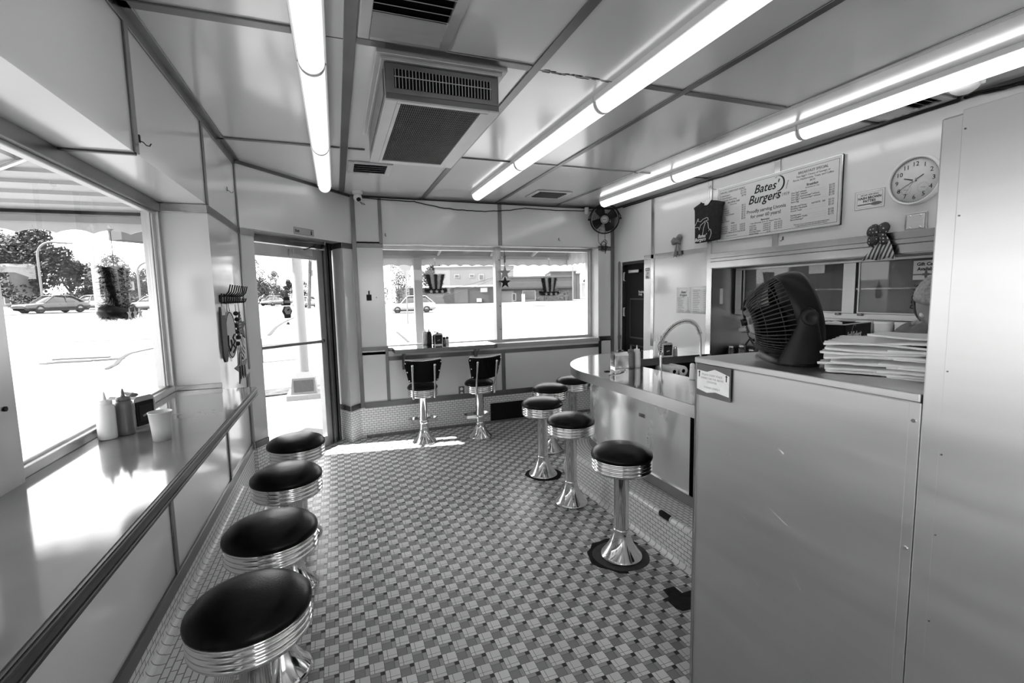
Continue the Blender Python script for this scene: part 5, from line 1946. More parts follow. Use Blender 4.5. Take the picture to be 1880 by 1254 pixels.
for i in range(9):
    for_r = .035 + .020 * math.sin(i * .9)
    rows.append([( (for_r + .008 * math.sin(3 * a + i)) * math.cos(a), (for_r + .01 * math.cos(2 * a + i)) * math.sin(a) * 1.5, .015 * i) for a in [k * math.pi / 8 for k in range(17)]])
MB().sheet(rows, .002).build('bag', M['lightgrey'], t)
MB().tube([(0, 0, .11), (.02, .01, .15), (.05, .0, .165)], .004, 6).build('bag_tie', M['trim'], t)
for k, (y, h) in enumerate(((3.42, .13), (3.30, .15), (3.19, .12))):
    t = thing('glass_jar', ('small glass jar at the end panel of the alcove', 'middle small glass jar on the alcove worktop', 'small glass jar nearest the desk fan stand')[k], 'jar', (3.50, y, AZ0), 0, 'jars on the alcove worktop')
    MB().lathe([(0, .002), (.03, 0), (.032, .01), (.032, h * .75), (.025, h * .85), (.025, h * .9)], 20, cap=False).build('jar_body', M['cab_glass'], t)
    MB().lathe([(.027, h * .86), (.028, h * .88), (.028, h), (0, h)], 20, cap=False).build('jar_lid', M['trim_light'], t)
t = thing('dark_toaster', 'dark low appliance beside the alcove end panel', 'appliance', (3.60, 3.36, AZ0))
MB().box(-.06, -.12, 0, .08, .12, .12).build('appliance_body', M['black'], t, .012)
MB().tube([(-.06, -.05, .10), (-.075, -.08, .16), (-.04, -.10, .22)], .008, 8).build('handle', M['dark_grey'], t)


# ---------------------------------------------------------------- oscillating wall fan, camera, sensors, cables
t = thing('wall_fan', 'black wall fan with white badge hung in the corner by the staff door', 'fan', (3.09, 5.02, 2.40))
fa = Vector((-0.52, -0.82, -0.22)).normalized()
sdv = Vector((0, 0, 1)).cross(fa).normalized()
upv = fa.cross(sdv)
fr = Matrix((sdv, upv, fa)).transposed()
z3 = Vector((0, 0, 0))


def ringpts(r, z, n=44):
    return [fr @ Vector((r * math.cos(2 * math.pi * k / n), r * math.sin(2 * math.pi * k / n), z)) for k in range(n)]


b = MB()
b.tube(ringpts(.172, .0), .0055, 6, closed=True)
b.tube(ringpts(.168, .03), .003, 5, closed=True)
b.tube(ringpts(.168, -.05), .003, 5, closed=True)
b.build('cage_rim', M['black'], t)
b = MB()
for k in range(60):
    a = 2 * math.pi * k / 60
    for zs, z0 in ((1, .05), (-1, -.075)):
        b.tube([fr @ Vector((r * math.cos(a), r * math.sin(a), z)) for r, z in ((.05, z0), (.11, z0), (.15, z0 * .8), (.170, 0))], .0011, 4)
for r in (.085, .13):
    b.tube(ringpts(r, .05), .0012, 4, closed=True)
b.build('cage_wires', M['black'], t)
MB().lathe([(0, .06), (.040, .058), (.046, .052), (.046, .044), (0, .044)], 32, z3, fr, cap=False).build('hub_cap', M['black'], t)
b = MB()
b.lathe([(0, .062), (.034, .061), (.036, .058), (0, .058)], 32, z3, fr, cap=False)
bd = b.build('badge', M['lightgrey'], t)
MB().cbox(fr @ Vector((0, 0, .0625)), (.045, .009, .001), fr).build('badge_mark', M['ink_grey'], bd)
MB().lathe([(.040, .062), (.044, .064), (.048, .060), (.046, .054)], 36, z3, fr, cap=False).build('badge_ring', M['lightgrey'], bd)
b = MB()
for k in range(4):
    rows = []
    for i in range(6):
        r = .035 + .118 * i / 5
        rows.append([fr @ Vector((r * math.cos(k * math.pi / 2 + .5 + s * (.62 - .05 * i)), r * math.sin(k * math.pi / 2 + .5 + s * (.62 - .05 * i)), s * .026 - .01)) for s in (-1, -.4, .3, 1)])
    b.sheet(rows, .0018)
b.build('fan_blades', M['dark_grey'], t)
MB().lathe([(0, -.14), (.05, -.138), (.062, -.12), (.062, -.08), (.04, -.04), (.03, .03), (0, .03)], 28, z3, fr, cap=False).build('motor', M['black'], t)
b = MB()
yk = [fr @ Vector((x, y, z)) for x, y, z in ((.188, .0, -.02), (.188, .03, -.02), (.13, .13, -.03), (.06, .165, -.03), (-.06, .165, -.03), (-.13, .13, -.03), (-.188, .03, -.02), (-.188, .0, -.02))]
b.tube(yk, .0055, 6)
mid = (yk[3] + yk[4]) / 2
b.tube([mid, Vector((mid.x, mid.y, .165)), Vector((.02, .10, .168)), Vector((.02, .17, .168))], .007, 6)
b.cyl(fr @ Vector((.172, 0, -.02)), fr @ Vector((.20, 0, -.02)), .011, n=10)
b.cyl(fr @ Vector((-.172, 0, -.02)), fr @ Vector((-.20, 0, -.02)), .011, n=10)
b.build('mounting_yoke', M['black'], t)
cd = [(.02, .14, -.10), (.0, .15, -.17), (.01, .16, -.25), (.05, .16, -.30), (.09, .15, -.31)]
for k in range(46):
    a = k * .42
    rr = .042 + .012 * math.sin(k * .7)
    cd.append((.085 + rr * math.cos(a) * (1 if k < 24 else .8), .15 + .01 * math.sin(k), -.27 - .0015 * k + rr * math.sin(a)))
cd += [(.11, .15, -.30), (.10, .15, -.40), (.12, .16, -.36), (.09, .14, -.20), (.085, .12, -.08)]
MB().tube(cd, .0032, 6).build('coiled_cord', M['black'], t)

t = thing('security_camera', 'white dome security camera at the ceiling corner by the entrance', 'security camera', (0.255, 5.03, ZC))
b = MB()
b.lathe([(.052, 0), (.052, -.016), (.046, -.03), (.0, -.03)], 28, cap=False)
b.build('mount', M['white'], t)
hd = MB().ball((0, 0, -.062), .042, 24, 14).build('camera_head', M['white'], t)
dv = Vector((.18, -.75, -.62)).normalized()
q = dv.to_track_quat('Z', 'Y').to_matrix()
MB().lathe([(.022, .034), (.022, .041), (.019, .044), (0, .044)], 20, (0, 0, -.062), q, cap=False).build('lens_window', M['black'], t)
MB().tube([(.02, .01, -.10), (.04, .02, -.125), (.07, .05, -.12), (.06, .09, -.10), (.03, .12, -.09)], .003, 6).build('pigtail_cable', M['dark_grey'], t)
t = thing('smoke_detector', 'white round smoke detector on the ceiling near the steel cooler', 'smoke detector', (3.08, 1.545, ZC))
MB().lathe([(.078, 0), (.080, -.02), (.074, -.026), (0, -.026)], 32, cap=False).build('base', M['white'], t)
MB().lathe([(.062, -.026), (.060, -.05), (.050, -.062), (.030, -.075), (0, -.077)], 32, cap=False).build('sensor_head', M['white'], t)
b = MB()
for k in range(3):
    a = R(120 * k + 200)
    b.cbox((.070 * math.cos(a), .070 * math.sin(a), -.03), (.022, .018, .018), Matrix.Rotation(a, 3, 'Z'))
b.build('clip', M['white'], t)
MB().cbox((-.061, -.012, -.040), (.002, .03, .012)).build('label_strip', M['ink_grey'], t)
tag(MB().lathe([(.026, 0), (.026, -.07), (.022, -.078), (0, -.078)], 24, (2.93, 5.17, 2.555), cap=False).build('motion_sensor', M['white'], None), 'small white motion sensor high on the wall beside the wall fan', 'sensor')


def sag(a, b_, n, d, wob=0.0, seed=1):
    r_ = random.Random(seed)
    a, b_ = Vector(a), Vector(b_)
    out = []
    for i in range(n + 1):
        u = i / n
        p = a.lerp(b_, u)
        p.z -= d * 4 * u * (1 - u)
        p.z += wob * r_.uniform(-1, 1)
        out.append(p)
    return out


tag(MB().tube(sag((.30, YB - .014, 2.548), (.85, YB - .014, 2.535), 10, .004, .002) + sag((.86, YB - .016, 2.53), (2.1, YB - .016, 2.515), 24, .06, .004, 3) + sag((2.12, YB - .016, 2.52), (3.05, YB - .016, 2.53), 14, .012, .002, 5), .0052, 6)
    .build('black_cable', M['black'], None), 'thin black cable sagging along the ceiling line over the wide window', 'cable')
tag(MB().tube(sag((.30, YB - .012, 2.562), (3.0, YB - .012, 2.555), 20, .003, .001, 9), .006, 6).build('black_cable', M['black'], None), 'straight black cable run from the security camera to the wall fan', 'cable')
tag(MB().tube(sag((XR - .014, 5.0, 2.545), (XR - .014, 1.70, 2.548), 40, .004, .002, 4) + sag((XR - .02, 1.68, 2.55), (3.16, 1.58, 2.55), 4, .0) , .0065, 6).build('black_cable', M['black'], None),
    'thick black cable along the ceiling over the menu board to the smoke detector', 'cable')
b = MB()
for k in range(5):
    b.tube(sag((XR - .02 - .006 * k, 1.68 - .02 * k, 2.552), (XR - .03, .9, 2.54 - .012 * k), 10, .012, .006, 20 + k), .006, 6)
tag(b.build('cable_bundle', M['black'], None), 'bundle of black cables over the steel cooler beside the smoke detector', 'cable')

# exit sign sticker over the entrance
WM = frame((XL, 4.15, 0), (0.6237, 0.7817, 0), (0, 0, 1))      # in the plane of the entrance wall: x along, y up


def on_entrance(name, label, cat, s, z):
    p = WM @ Vector((s, z, 0))
    t = thing(name, label, cat, p)
    return t, Matrix.Translation(-p) @ WM @ Matrix.Translation((s, z, .001))


t, mx = on_entrance('exit_sign', 'narrow white exit plate over the entrance door', 'sign', .565, 2.088)
MB(mx).box(0, 0, 0, .245, .062, .003).build('plate', M['lightgrey'], t, .001)
b = MB(mx)
for a in ((.003, .003, .242, .0045), (.003, .0575, .242, .059), (.003, .003, .0045, .059), (.2405, .003, .242, .059)):
    b.box(a[0], a[1], .003, a[2], a[3], .0036)
b.build('border_line', M['ink_grey'], t)
letters('lettering', [('Exit', .014, .020, .032, 'LEFT', 0, .03)], mx @ Matrix.Translation((0, 0, .0034)), M['ink'], t)
b = MB(mx @ Matrix.Translation((0, 0, .0032)))
b.lathe([(0, .0005), (.0055, .0005), (.0055, 0)], 12, (.212, .047, 0), cap=False)
b.tube([(.212, .04, 0), (.210, .024, 0), (.204, .010, 0)], .0032, 5)
b.tube([(.210, .024, 0), (.219, .012, 0)], .0030, 5)
b.tube([(.203, .030, 0), (.211, .037, 0), (.221, .029, 0)], .0024, 5)
b.build('figure_mark', M['ink'], t)

# switch, outlet, floor heater grille on the window wall
t = thing('wall_switch', 'small black switch with a key on the wall beside the entrance post', 'switch', (.327, YB, 1.515))
MB().box(-.026, -.006, -.032, .026, 0, .032).build('plate', M['black'], t, .002)
b = MB()
b.box(-.006, -.02, .02, .008, -.006, .072)
b.box(-.004, -.012, -.01, .004, -.006, .012)
b.build('key', M['black'], t, .002)
MB().ball((.075, -.003, .0), .006, 10, 6).build('screw', M['trim'], t)
t = thing('wall_outlet', 'steel double outlet plate low on the wall behind the backed stools', 'outlet', (1.302, YB, .415))
MB().box(-.035, -.004, -.057, .035, 0, .057).build('plate', M['trim'], t, .002)
for z in (-.025, .025):
    MB(Matrix.Translation((0, -.004, z)) @ Matrix.Rotation(R(90), 4, 'X')).lathe([(0, .002), (.017, .002), (.018, 0)], 20, cap=False).build('socket', M['white'], t)
t = thing('floor_heater', 'black heater grille set in the tiled base under the wide window', 'heater', (1.99, YB - .006, .13))
MB().box(-.345, -.014, -.105, .345, .004, .105).build('frame', M['black'], t, .004)
MB().box(-.31, -.0155, -.078, .31, -.012, .078).build('opening', M['void'], t)
b = MB()
for k in range(60):
    x = -.305 + k * .61 / 59
    b.box(x - .0016, -.018, -.078, x + .0016, -.014, .078)
b.build('grille', M['dark_grey'], t)
MB().ball((-.328, -.015, 0), .005, 8, 6).build('screw', M['trim_light'], t)


# ---------------------------------------------------------------- tinsel top hats and other hangings
def fuzz(b, pts, n, l_, seed):
    """Short shiny bristles on a list of points."""
    r_ = random.Random(seed)
    for _ in range(n):
        p = Vector(r_.choice(pts)) + Vector((r_.uniform(-1, 1), r_.uniform(-1, 1), r_.uniform(-1, 1))) * .006
        d = Vector((r_.gauss(0, 1), r_.gauss(0, 1), r_.gauss(0, 1))).normalized() * l_ * r_.uniform(.6, 1.3)
        w = d.orthogonal().normalized() * .0013
        b.add([p - w, p + w, p + d], [(0, 1, 2)])
    return b


def tinsel_hat(loc, rz, label, w0, w1, h, brim, sc=1.0, seed=1, string=.2, tilt=0.0):
    t = thing('tinsel_hat', label, 'hat decoration', loc, rz, 'tinsel top hats hung in the windows')
    if tilt:
        t.rotation_euler = (0, tilt, rz)
    n = 5
    for k in range(n):
        u0, u1 = -1 + 2 * k / n, -1 + 2 * (k + 1) / n
        rows, pts = [], []
        for i in range(9):
            v = i / 8
            half = (w0 + (w1 - w0) * v) / 2
            row = []
            for j in range(5):
                u = u0 + (u1 - u0) * j / 4
                y = -.020 * (1 - u * u) ** .5 - .006 * math.sin(math.pi * j / 4)
                row.append((half * u, y, h * v))
            rows.append(row)
            pts += row + [(x, -y, z) for x, y, z in row]
        b = MB()
        b.sheet(rows)
        b.sheet([[(x, -y, z) for x, y, z in r_] for r_ in rows])
        fuzz(b, pts, 900, .020 * sc, seed * 10 + k)
        b.build('stripe', M['tinsel_dark' if k % 2 == 0 else 'tinsel_light'], t)
    b = MB()
    pts = []
    for k in range(28):
        a = 2 * math.pi * k / 28
        pts.append((brim / 2 * math.cos(a), .03 * math.sin(a), -.030 * sc + .012 * math.cos(a) ** 2))
    b.tube(pts, .024 * sc, 8, closed=True)
    fuzz(b, pts * 3 + [(x, y, z + .02) for x, y, z in pts] + [(x, y, z - .02) for x, y, z in pts], 2200, .028 * sc, seed * 77)
    b.build('brim', M['tinsel_dark'], t)
    for s in (-1, 0, 1):
        mb = MB(frame((s * brim * .27, -.058, -.032 * sc), (1, 0, 0), (0, 0, 1)))
        mb.prism(star_poly(.024 * sc), 0, .002)
        mb.build('star', M['tinsel_light'], t)
    MB().tube([(0, 0, h), (0.002, 0, h + string * .5), (0, 0, h + string)], .0014, 5).build('string', M['dark_grey'], t)
    MB().lathe([(.018, 0), (.016, .004), (.006, .008), (.005, .014), (0, .014)], 16, (0, .004, h + string), Matrix.Rotation(R(90), 3, 'X'), cap=False).build('suction_cup', M['cup'], t)
    return t


tinsel_hat((1.072, 5.36, 1.60), 0, 'tinsel top hat beside the white pillar in the wide window', .135, .215, .16, .235, 1, 3, .17)
tinsel_hat((2.50, 5.36, 1.545), 0, 'tinsel top hat near the outer pane end of the wide window', .15, .215, .165, .245, 1, 4, .23)
tinsel_hat((-0.895, 2.525, 1.505), R(90), 'tinsel top hat hung against the street window', .13, .235, .16, .22, 1.1, 5, .17)
tinsel_hat((-0.845, 1.435, 1.36), R(90), 'dark tinsel hat at the window post by the counter', .16, .20, .22, .15, 1.0, 6, .2)

t = thing('star_garland', 'string of three hanging stars beside the window post', 'decoration', (1.895, 5.30, 1.66))
b = MB()
b.tube([(0, 0, .03), (-.002, 0, .25), (0.0, 0, .395)], .0025, 5)
b.build('string', M['dark_grey'], t)
for z, r_, m, rot in ((.0, .075, 'black', 0), (.115, .085, 'lightgrey', 12), (.29, .07, 'mid', 80)):
    mb = MB(frame((0, 0, z), (math.cos(R(rot)), math.sin(R(rot)), 0), (0, 0, 1)))
    mb.prism(star_poly(r_), -.004, .004)
    mb.build('star', M[m], t)

# gnome hanging on the entrance door glass
p = dp(.455, RD - .045, 1.43)
GMX = frame((0, 0, 0), DD, (0, 0, 1))
t = thing('hanging_gnome', 'hanging painted wooden gnome with striped hat on the entrance door glass', 'decoration', p)
MB(GMX).tube([(0, .10, 0), (0, .175, 0)], .0015, 5).build('string', M['dark_grey'], t)
b = MB(GMX)
b.prism([(-.038, .03), (.038, .03), (.03, .105), (-.03, .105)], -.005, .005)
ht = b.build('hat', M['black'], t)
MB(GMX).prism([(-.034, .052), (.034, .052), (.032, .076), (-.032, .076)], -.007, .007).build('hat_band', M['lightgrey'], ht)
MB(GMX).prism([(-.02, .105), (.022, .105), (.012, .15), (.0, .175), (-.012, .15)], -.005, .005).build('hat_tip', M['mid'], t)
MB(GMX).prism([(.055 * math.cos(a) - .002, -.022 + .052 * math.sin(a)) for a in [k * math.pi / 3 for k in range(6)]], -.007, .007).build('body', M['dark_grey'], t)
b = MB(GMX)
b.prism([(.044 * math.cos(a), -.014 + .042 * math.sin(a)) for a in [k * math.pi / 3 for k in range(6)]], .007, .009)
fcx = b.build('belly_plaque', M['lightgrey'], t)
MB(GMX).prism([(-.012, -.02), (.014, -.012), (.018, -.004), (.004, -.002), (-.008, -.01)], .009, .011).build('painted_mark', M['ink'], fcx)
b = MB(GMX)
b.prism([(-.03, -.085), (.03, -.085), (.036, -.06), (-.036, -.06)], -.006, .006)
b.build('boots', M['black'], t)
b = MB(GMX)
b.tube([(0, -.085, 0), (0, -.125, 0)], .0012, 5)
b.prism([(-.02, -.142), (.016, -.146), (.012, -.126), (-.006, -.122)], -.003, .003)
b.build('dangling_charm', M['mid'], t)

# coat rack with hanging ornaments on the pier
t = thing('coat_rack', 'black iron coat rack with eight double hooks on the pier by the entrance', 'coat rack', (XL, 3.60, 1.53))
MB().box(0, -.29, -.022, .010, .33, .022).build('rail', M['black'], t, .003)
for k in range(9):
    y = -.26 + k * .0725
    b = MB()
    b.tube([(.008, y, -.026), (.03, y, -.030), (.045, y, -.020), (.05, y, .0)], .0042, 6)
    b.tube([(.008, y, .012), (.03, y, .018), (.05, y, .040), (.062, y, .085)], .0042, 6)
    b.box(.006, y - .008, -.03, .014, y + .008, .03)
    b.build('hook', M['black'], t)
PM = lambda y, z, off: frame((XL + off + .01, y, z), (.2, .98, 0), (0, 0, 1))


def pend(name, label, y, z, off):
    m_ = PM(y, z, off)
    t_ = thing(name, label, 'decoration', m_.translation)
    return t_, Matrix.Translation(-m_.translation) @ m_


t, mx = pend('oval_plaque', 'pale oval wooden plaque with dark scroll lettering hung from the coat rack', 3.40, 1.30, .018)
ov = [(.075 * math.cos(a), .15 * math.sin(a)) for a in [k * math.pi / 18 for k in range(36)]]
MB(mx).prism(ov, -.005, .005).build('board', M['lightgrey'], t, .002)
b = MB(mx)
b.tube([(x * .93, y * .95, .005) for x, y in ov], .003, 5, closed=True)
b.tube([(-.045, .0, .006), (-.05, -.06, .006), (-.03, -.10, .006), (.0, -.07, .006), (-.01, -.03, .006)], .006, 5)
b.tube([(.045, .0, .006), (.02, -.02, .006), (.045, -.045, .006), (.02, -.065, .006), (.045, -.09, .006), (.01, -.115, .006)], .006, 5)
b.build('painted_scroll', M['ink'], t)
MB(mx).tube([(-.02, .148, 0), (0, .245, -.005), (.02, .148, 0)], .0018, 5).build('cord', M['dark_grey'], t)
t, mx = pend('dark_paddle', 'narrow dark wooden paddle hung behind the oval plaque', 3.255, 1.31, .012)
MB(mx).prism([(-.028, .17), (.028, .17), (.034, .05), (.030, -.13), (.012, -.165), (-.012, -.165), (-.030, -.13), (-.034, .05)], -.006, .006).build('paddle', M['dark_grey'], t, .003)
MB(mx).tube([(0, .168, 0), (0, .24, 0)], .0018, 5).build('cord', M['dark_grey'], t)
MB(mx).box(-.02, .12, .006, .02, .17, .008).build('paper_tag', M['paper'], t)
t, mx = pend('star_ornament', 'spotted dark star ornament with striped tail at the end of the coat rack', 3.70, 1.335, .026)
MB(mx).prism(star_poly(.105), -.004, .004).build('star', M['dots'], t)
MB(mx).tube([(0, .10, 0), (0, .22, -.005)], .0018, 5).build('cord', M['dark_grey'], t)
b = MB(mx)
b.sheet([[(-.03 + .015 * k + .02 * math.sin(i * .8), -.06 - .035 * i, .004 * math.sin(i + k)) for k in range(5)] for i in range(6)], .0015)
b.build('striped_tail', M['stripe'], t)
t, mx = pend('ribbon_garland', 'string of small flags and ribbons hung between plaque and star', 3.56, 1.33, .03)
b = MB(mx)
for k in range(6):
    b.ball((.012 * math.sin(k * 2), .10 - .04 * k, 0), .016, 10, 6)
b.build('bead', M['dark_grey'], t)
MB(mx).tube([(0, .16, 0), (0, -.12, 0), (.005, -.25, 0)], .002, 5).build('cord', M['dark_grey'], t)
b = MB(mx)
for s in (-1, 0, 1):
    b.sheet([[(s * .018 + .007 * k + .006 * math.sin(i), -.10 - .04 * i, s * .004) for k in (-1, 0, 1)] for i in range(5)], .001)
b.build('ribbon', M['ribbon_grey'], t)
t, mx = pend('metal_star', 'worn metal star with dark streamers hanging low under the coat rack', 3.58, 1.06, .035)
MB(mx).prism(star_poly(.11, a0=100), -.004, .004).build('star', M['trim'], t)
b = MB(mx)
for s in (-1, 0, 1):
    b.sheet([[(s * .03 + .012 * k, .02 - .022 * i, .008 + s * .003) for k in (-1, 1)] for i in range(5)], .001)
b.build('streamer', M['tinsel_dark'], t)
MB(mx).tube([(0, .10, 0), (.01, .22, 0), (0, .30, 0)], .0018, 5).build('cord', M['dark_grey'], t)


# ---------------------------------------------------------------- the staff member behind the order counter
def skin_mesh(name, nodes, edges, m, parent, sub=2, root=0):
    me = bpy.data.meshes.new(name)
    me.from_pydata([n[0] for n in nodes], edges, [])
    me.materials.append(m)
    o = bpy.data.objects.new(name, me)
    col.objects.link(o)
    o.parent = parent
    md = o.modifiers.new('skin', 'SKIN')
    md.use_smooth_shade = True
    for i, n in enumerate(nodes):
        r_ = n[1] if isinstance(n[1], tuple) else (n[1], n[1])
        me.skin_vertices[0].data[i].radius = r_
    me.skin_vertices[0].data[root].use_root = True
    s = o.modifiers.new('smooth', 'SUBSURF')
    s.levels = s.render_levels = sub
    return o


# faces -x (towards the customers), looking down at work on a low table
t = thing('person', 'staff person in a grey T-shirt with light hair, mostly hidden behind the steel cooler', 'person', (2.37, 1.135, 0.0), R(4))
P_ = []
E_ = []


def nd(x, y, z, r, to=None):
    P_.append(((x, y, z), r))
    if to is not None:
        E_.append((to, len(P_) - 1))
    return len(P_) - 1


pel = nd(0, 0, .86, .125)
wst = nd(.0, 0, 1.00, .115, pel)
chs = nd(-.02, 0, 1.18, .13, wst)
shd = nd(-.025, 0, 1.315, .10, chs)
nk1 = nd(-.035, 0, 1.395, .052, shd)
nk2 = nd(-.10, 0, 1.405, .05, nk1)
for s in (-1, 1):
    a = nd(-.02, s * .13, 1.325, .062, shd)
    a = nd(-.02, s * .185, 1.29, .056, a)
    a = nd(-.03, s * .215, 1.16, .046, a)
    a = nd(-.05, s * .225, 1.05, .040, a)
    a = nd(-.16, s * .20, .99, .036, a)
    a = nd(-.27, s * .16, .96, .028, a)
    w = nd(-.315, s * .145, .955, .026, a)
    pm = nd(-.355, s * .135, .95, .030, w)
    for k, (dy, l_) in enumerate(((-.03, .055), (-.010, .068), (.010, .072), (.030, .062))):
        f0 = nd(-.385, s * .135 + dy * .9, .948, .0095, pm)
        f1 = nd(-.385 - l_ * .5, s * .135 + dy, .938, .0085, f0)
        nd(-.385 - l_ * .9, s * .135 + dy, .918, .0075, f1)
    th = nd(-.345, s * .135 - s * .04, .945, .010, w)
    nd(-.375, s * .135 - s * .06, .935, .0085, th)
    lg = nd(.0, s * .085, .80, .092, pel)
    kn = nd(-.01, s * .095, .47, .058, lg)
    ak = nd(.02, s * .10, .09, .040, kn)
    ft = nd(-.06, s * .105, .035, .035, ak)
    nd(-.16, s * .11, .03, .028, ft)
body = skin_mesh('body', P_, E_, M['skin'], t)
# head: a shaped ball with brow, nose, chin and ears
b = MB(Matrix.Translation((-.165, 0, 1.445)) @ Matrix.Rotation(R(-34), 4, 'Y'))
rows = []
for i in range(25):
    v = math.pi * i / 24
    row = []
    for j in range(33):
        u = 2 * math.pi * j / 32
        x, y, z = -math.sin(v) * math.cos(u) * .098, math.sin(v) * math.sin(u) * .076, math.cos(v) * .118
        front = max(0, -x / .098)
        if z < -.02:
            x *= 1 - .25 * (-z - .02) / .1 * (1 - front * .6)
            y *= 1 - .32 * (-z - .02) / .1
        x -= .020 * front ** 6 * math.exp(-((z + .012) / .024) ** 2) * math.exp(-(y / .016) ** 2)
        x += .010 * front * math.exp(-((z - .008) / .014) ** 2) * (math.exp(-((abs(y) - .032) / .014) ** 2))
        x -= .006 * front * math.exp(-((z + .052) / .01) ** 2) * math.exp(-(y / .03) ** 2)
        x -= .008 * front * math.exp(-((z + .092) / .018) ** 2) * math.exp(-(y / .03) ** 2)
        row.append((x, y, z))
    rows.append(row)
b.sheet(rows)
for s in (-1, 1):
    b.ball((.01, s * .078, -.012), .022, 12, 8)
hdo = b.build('head', M['skin'], t)
b = MB(Matrix.Translation((-.165, 0, 1.445)) @ Matrix.Rotation(R(-34), 4, 'Y'))
for s in (-1, 1):
    b.ball((-.078, s * .031, .008), .012, 12, 8)
b.build('eye', M['white'], t)
b = MB(Matrix.Translation((-.165, 0, 1.445)) @ Matrix.Rotation(R(-34), 4, 'Y'))
b.cbox((-.094, 0, -.052), (.008, .042, .008))
b.build('mouth', M['mid'], t)
b = MB(Matrix.Translation((-.165, 0, 1.445)) @ Matrix.Rotation(R(-34), 4, 'Y'))
rows = []
for i in range(15):
    v = math.pi * .66 * i / 14
    row = []
    for j in range(33):
        u = 2 * math.pi * j / 32
        x, y, z = -math.sin(v) * math.cos(u) * .108, math.sin(v) * math.sin(u) * .087, math.cos(v) * .128
        if -x > .045 and z < .06:
            x, z = x * .62, max(z, .055)
        wv = .004 * math.sin(u * 9 + v * 5)
        row.append((x + wv, y + wv, z))
    rows.append(row)
b.sheet(rows)
b.build('hair', M['hair'], t)
S_ = [((0, 0, .90), (.15, .165)), ((0, 0, 1.02), (.135, .15)), ((-.02, 0, 1.18), (.145, .16)), ((-.025, 0, 1.315), (.108, .115)), ((-.033, 0, 1.375), (.068, .07)),
      ((-.02, .13, 1.328), .074), ((-.02, .187, 1.29), .070), ((-.03, .216, 1.17), .066), ((-.033, .222, 1.12), .066),
      ((-.02, -.13, 1.328), .074), ((-.02, -.187, 1.29), .070), ((-.03, -.216, 1.17), .066), ((-.033, -.222, 1.12), .066)]
skin_mesh('t_shirt', S_, [(0, 1), (1, 2), (2, 3), (3, 4), (3, 5), (5, 6), (6, 7), (7, 8), (3, 9), (9, 10), (10, 11), (11, 12)], M['cloth_grey'], t)
MB().lathe([(.064, 1.385), (.068, 1.40), (.064, 1.412), (.056, 1.405)], 28, (-.038, 0, 0), cap=False).build('collar', M['lightgrey'], t)
L_ = [((0, 0, .88), (.14, .15)), ((.0, .085, .78), .105), ((-.01, .095, .47), .073), ((.02, .10, .12), .060), ((.0, -.085, .78), .105), ((-.01, -.095, .47), .073), ((.02, -.10, .12), .060)]
skin_mesh('trousers', L_, [(0, 1), (1, 2), (2, 3), (0, 4), (4, 5), (5, 6)], M['cloth_dark'], t)
for s in (-1, 1):
    MB().tube([(.05, s * .10, .04), (-.02, s * .103, .045), (-.10, s * .108, .038), (-.185, s * .11, .03)], .04, 12, radii=[.040, .045, .044, .028]).build('shoe', M['black'], t)


# ---------------------------------------------------------------- outside: ground, street, awnings
def sstep(a, b, x):
    u = max(0, min(1, (x - a) / (b - a)))
    return u * u * (3 - 2 * u)


def gz(x, y):
    """The street climbs gently towards the far left."""
    r_ = math.hypot(x, y)
    return -0.12 + 0.031 * max(0, 6 - x) * sstep(9, 34, r_)


def on_ground(px, py, depth):
    p = ray_pt(px, py, depth)
    return Vector((p.x, p.y, gz(p.x, p.y)))


M['out_grey'] = mat('grey_street_paint', 0.14, 0.5, 0, 0.4, noise=0.05, nscale=8)
M['out_white'] = mat('white_sign_paint', 0.19, 0.5, 0, 0.4, noise=0.03, nscale=8)
M['asphalt'] = mat('sunlit_concrete_road', 0.14, 0.9, 0, 0.2, noise=0.10, nscale=0.35, bump=0.2, bscale=30)
M['walk'] = mat('pale_sidewalk', 0.20, 0.9, 0, 0.2, noise=0.08, nscale=1.5, bump=0.2, bscale=40)
M['tar'] = mat('tar_crack', 0.035, 0.8, 0, 0.2, noise=0.3, nscale=10)  # also colours the shadow strips on the road
M['grass'] = mat('dry_verge_grass', 0.07, 0.95, 0, 0.1, noise=0.4, nscale=6, bump=0.5, bscale=60)
M['awning'] = mat('white_awning_metal', 0.48, 0.45, 0, 0.4, noise=0.03, nscale=4)
M['white_paint'] = mat('white_painted_post', 0.30, 0.5, 0, 0.4, noise=0.04, nscale=6)
M['bark'] = mat('tree_bark', 0.06, 0.95, 0, 0.1, noise=0.3, nscale=12, bump=0.5, bscale=30)
M['leaf_dark'] = mat('dark_leaves', 0.014, 0.7, 0, 0.25, noise=0.5, nscale=1.2)
M['leaf_mid'] = mat('mid_leaves', 0.03, 0.7, 0, 0.25, noise=0.5, nscale=1.2)
M['leaf_pale'] = mat('pale_leaves', 0.055, 0.7, 0, 0.25, noise=0.4, nscale=1.2)
M['car_dark'] = mat('dark_car_paint', 0.02, 0.2, 0.3, 0.5, noise=0.05, nscale=4, coat=0.6)
M['car_white'] = mat('white_car_paint', 0.24, 0.25, 0, 0.5, noise=0.02, nscale=4, coat=0.5)
M['car_grey'] = mat('grey_car_paint', 0.08, 0.25, 0.2, 0.5, noise=0.03, nscale=4, coat=0.5)
M['car_glass'] = mat('dark_car_glass', 0.02, 0.08, 0, 0.6, noise=0.1, nscale=3)
M['tyre'] = mat('tyre_rubber', 0.02, 0.8, 0, 0.2, noise=0.2, nscale=20)
M['siding'] = mat('white_building_wall', 0.14, 0.8, 0, 0.3, noise=0.05, nscale=0.6)
M['dark_wall'] = mat('dark_building_wall', 0.035, 0.8, 0, 0.3, noise=0.1, nscale=0.6)
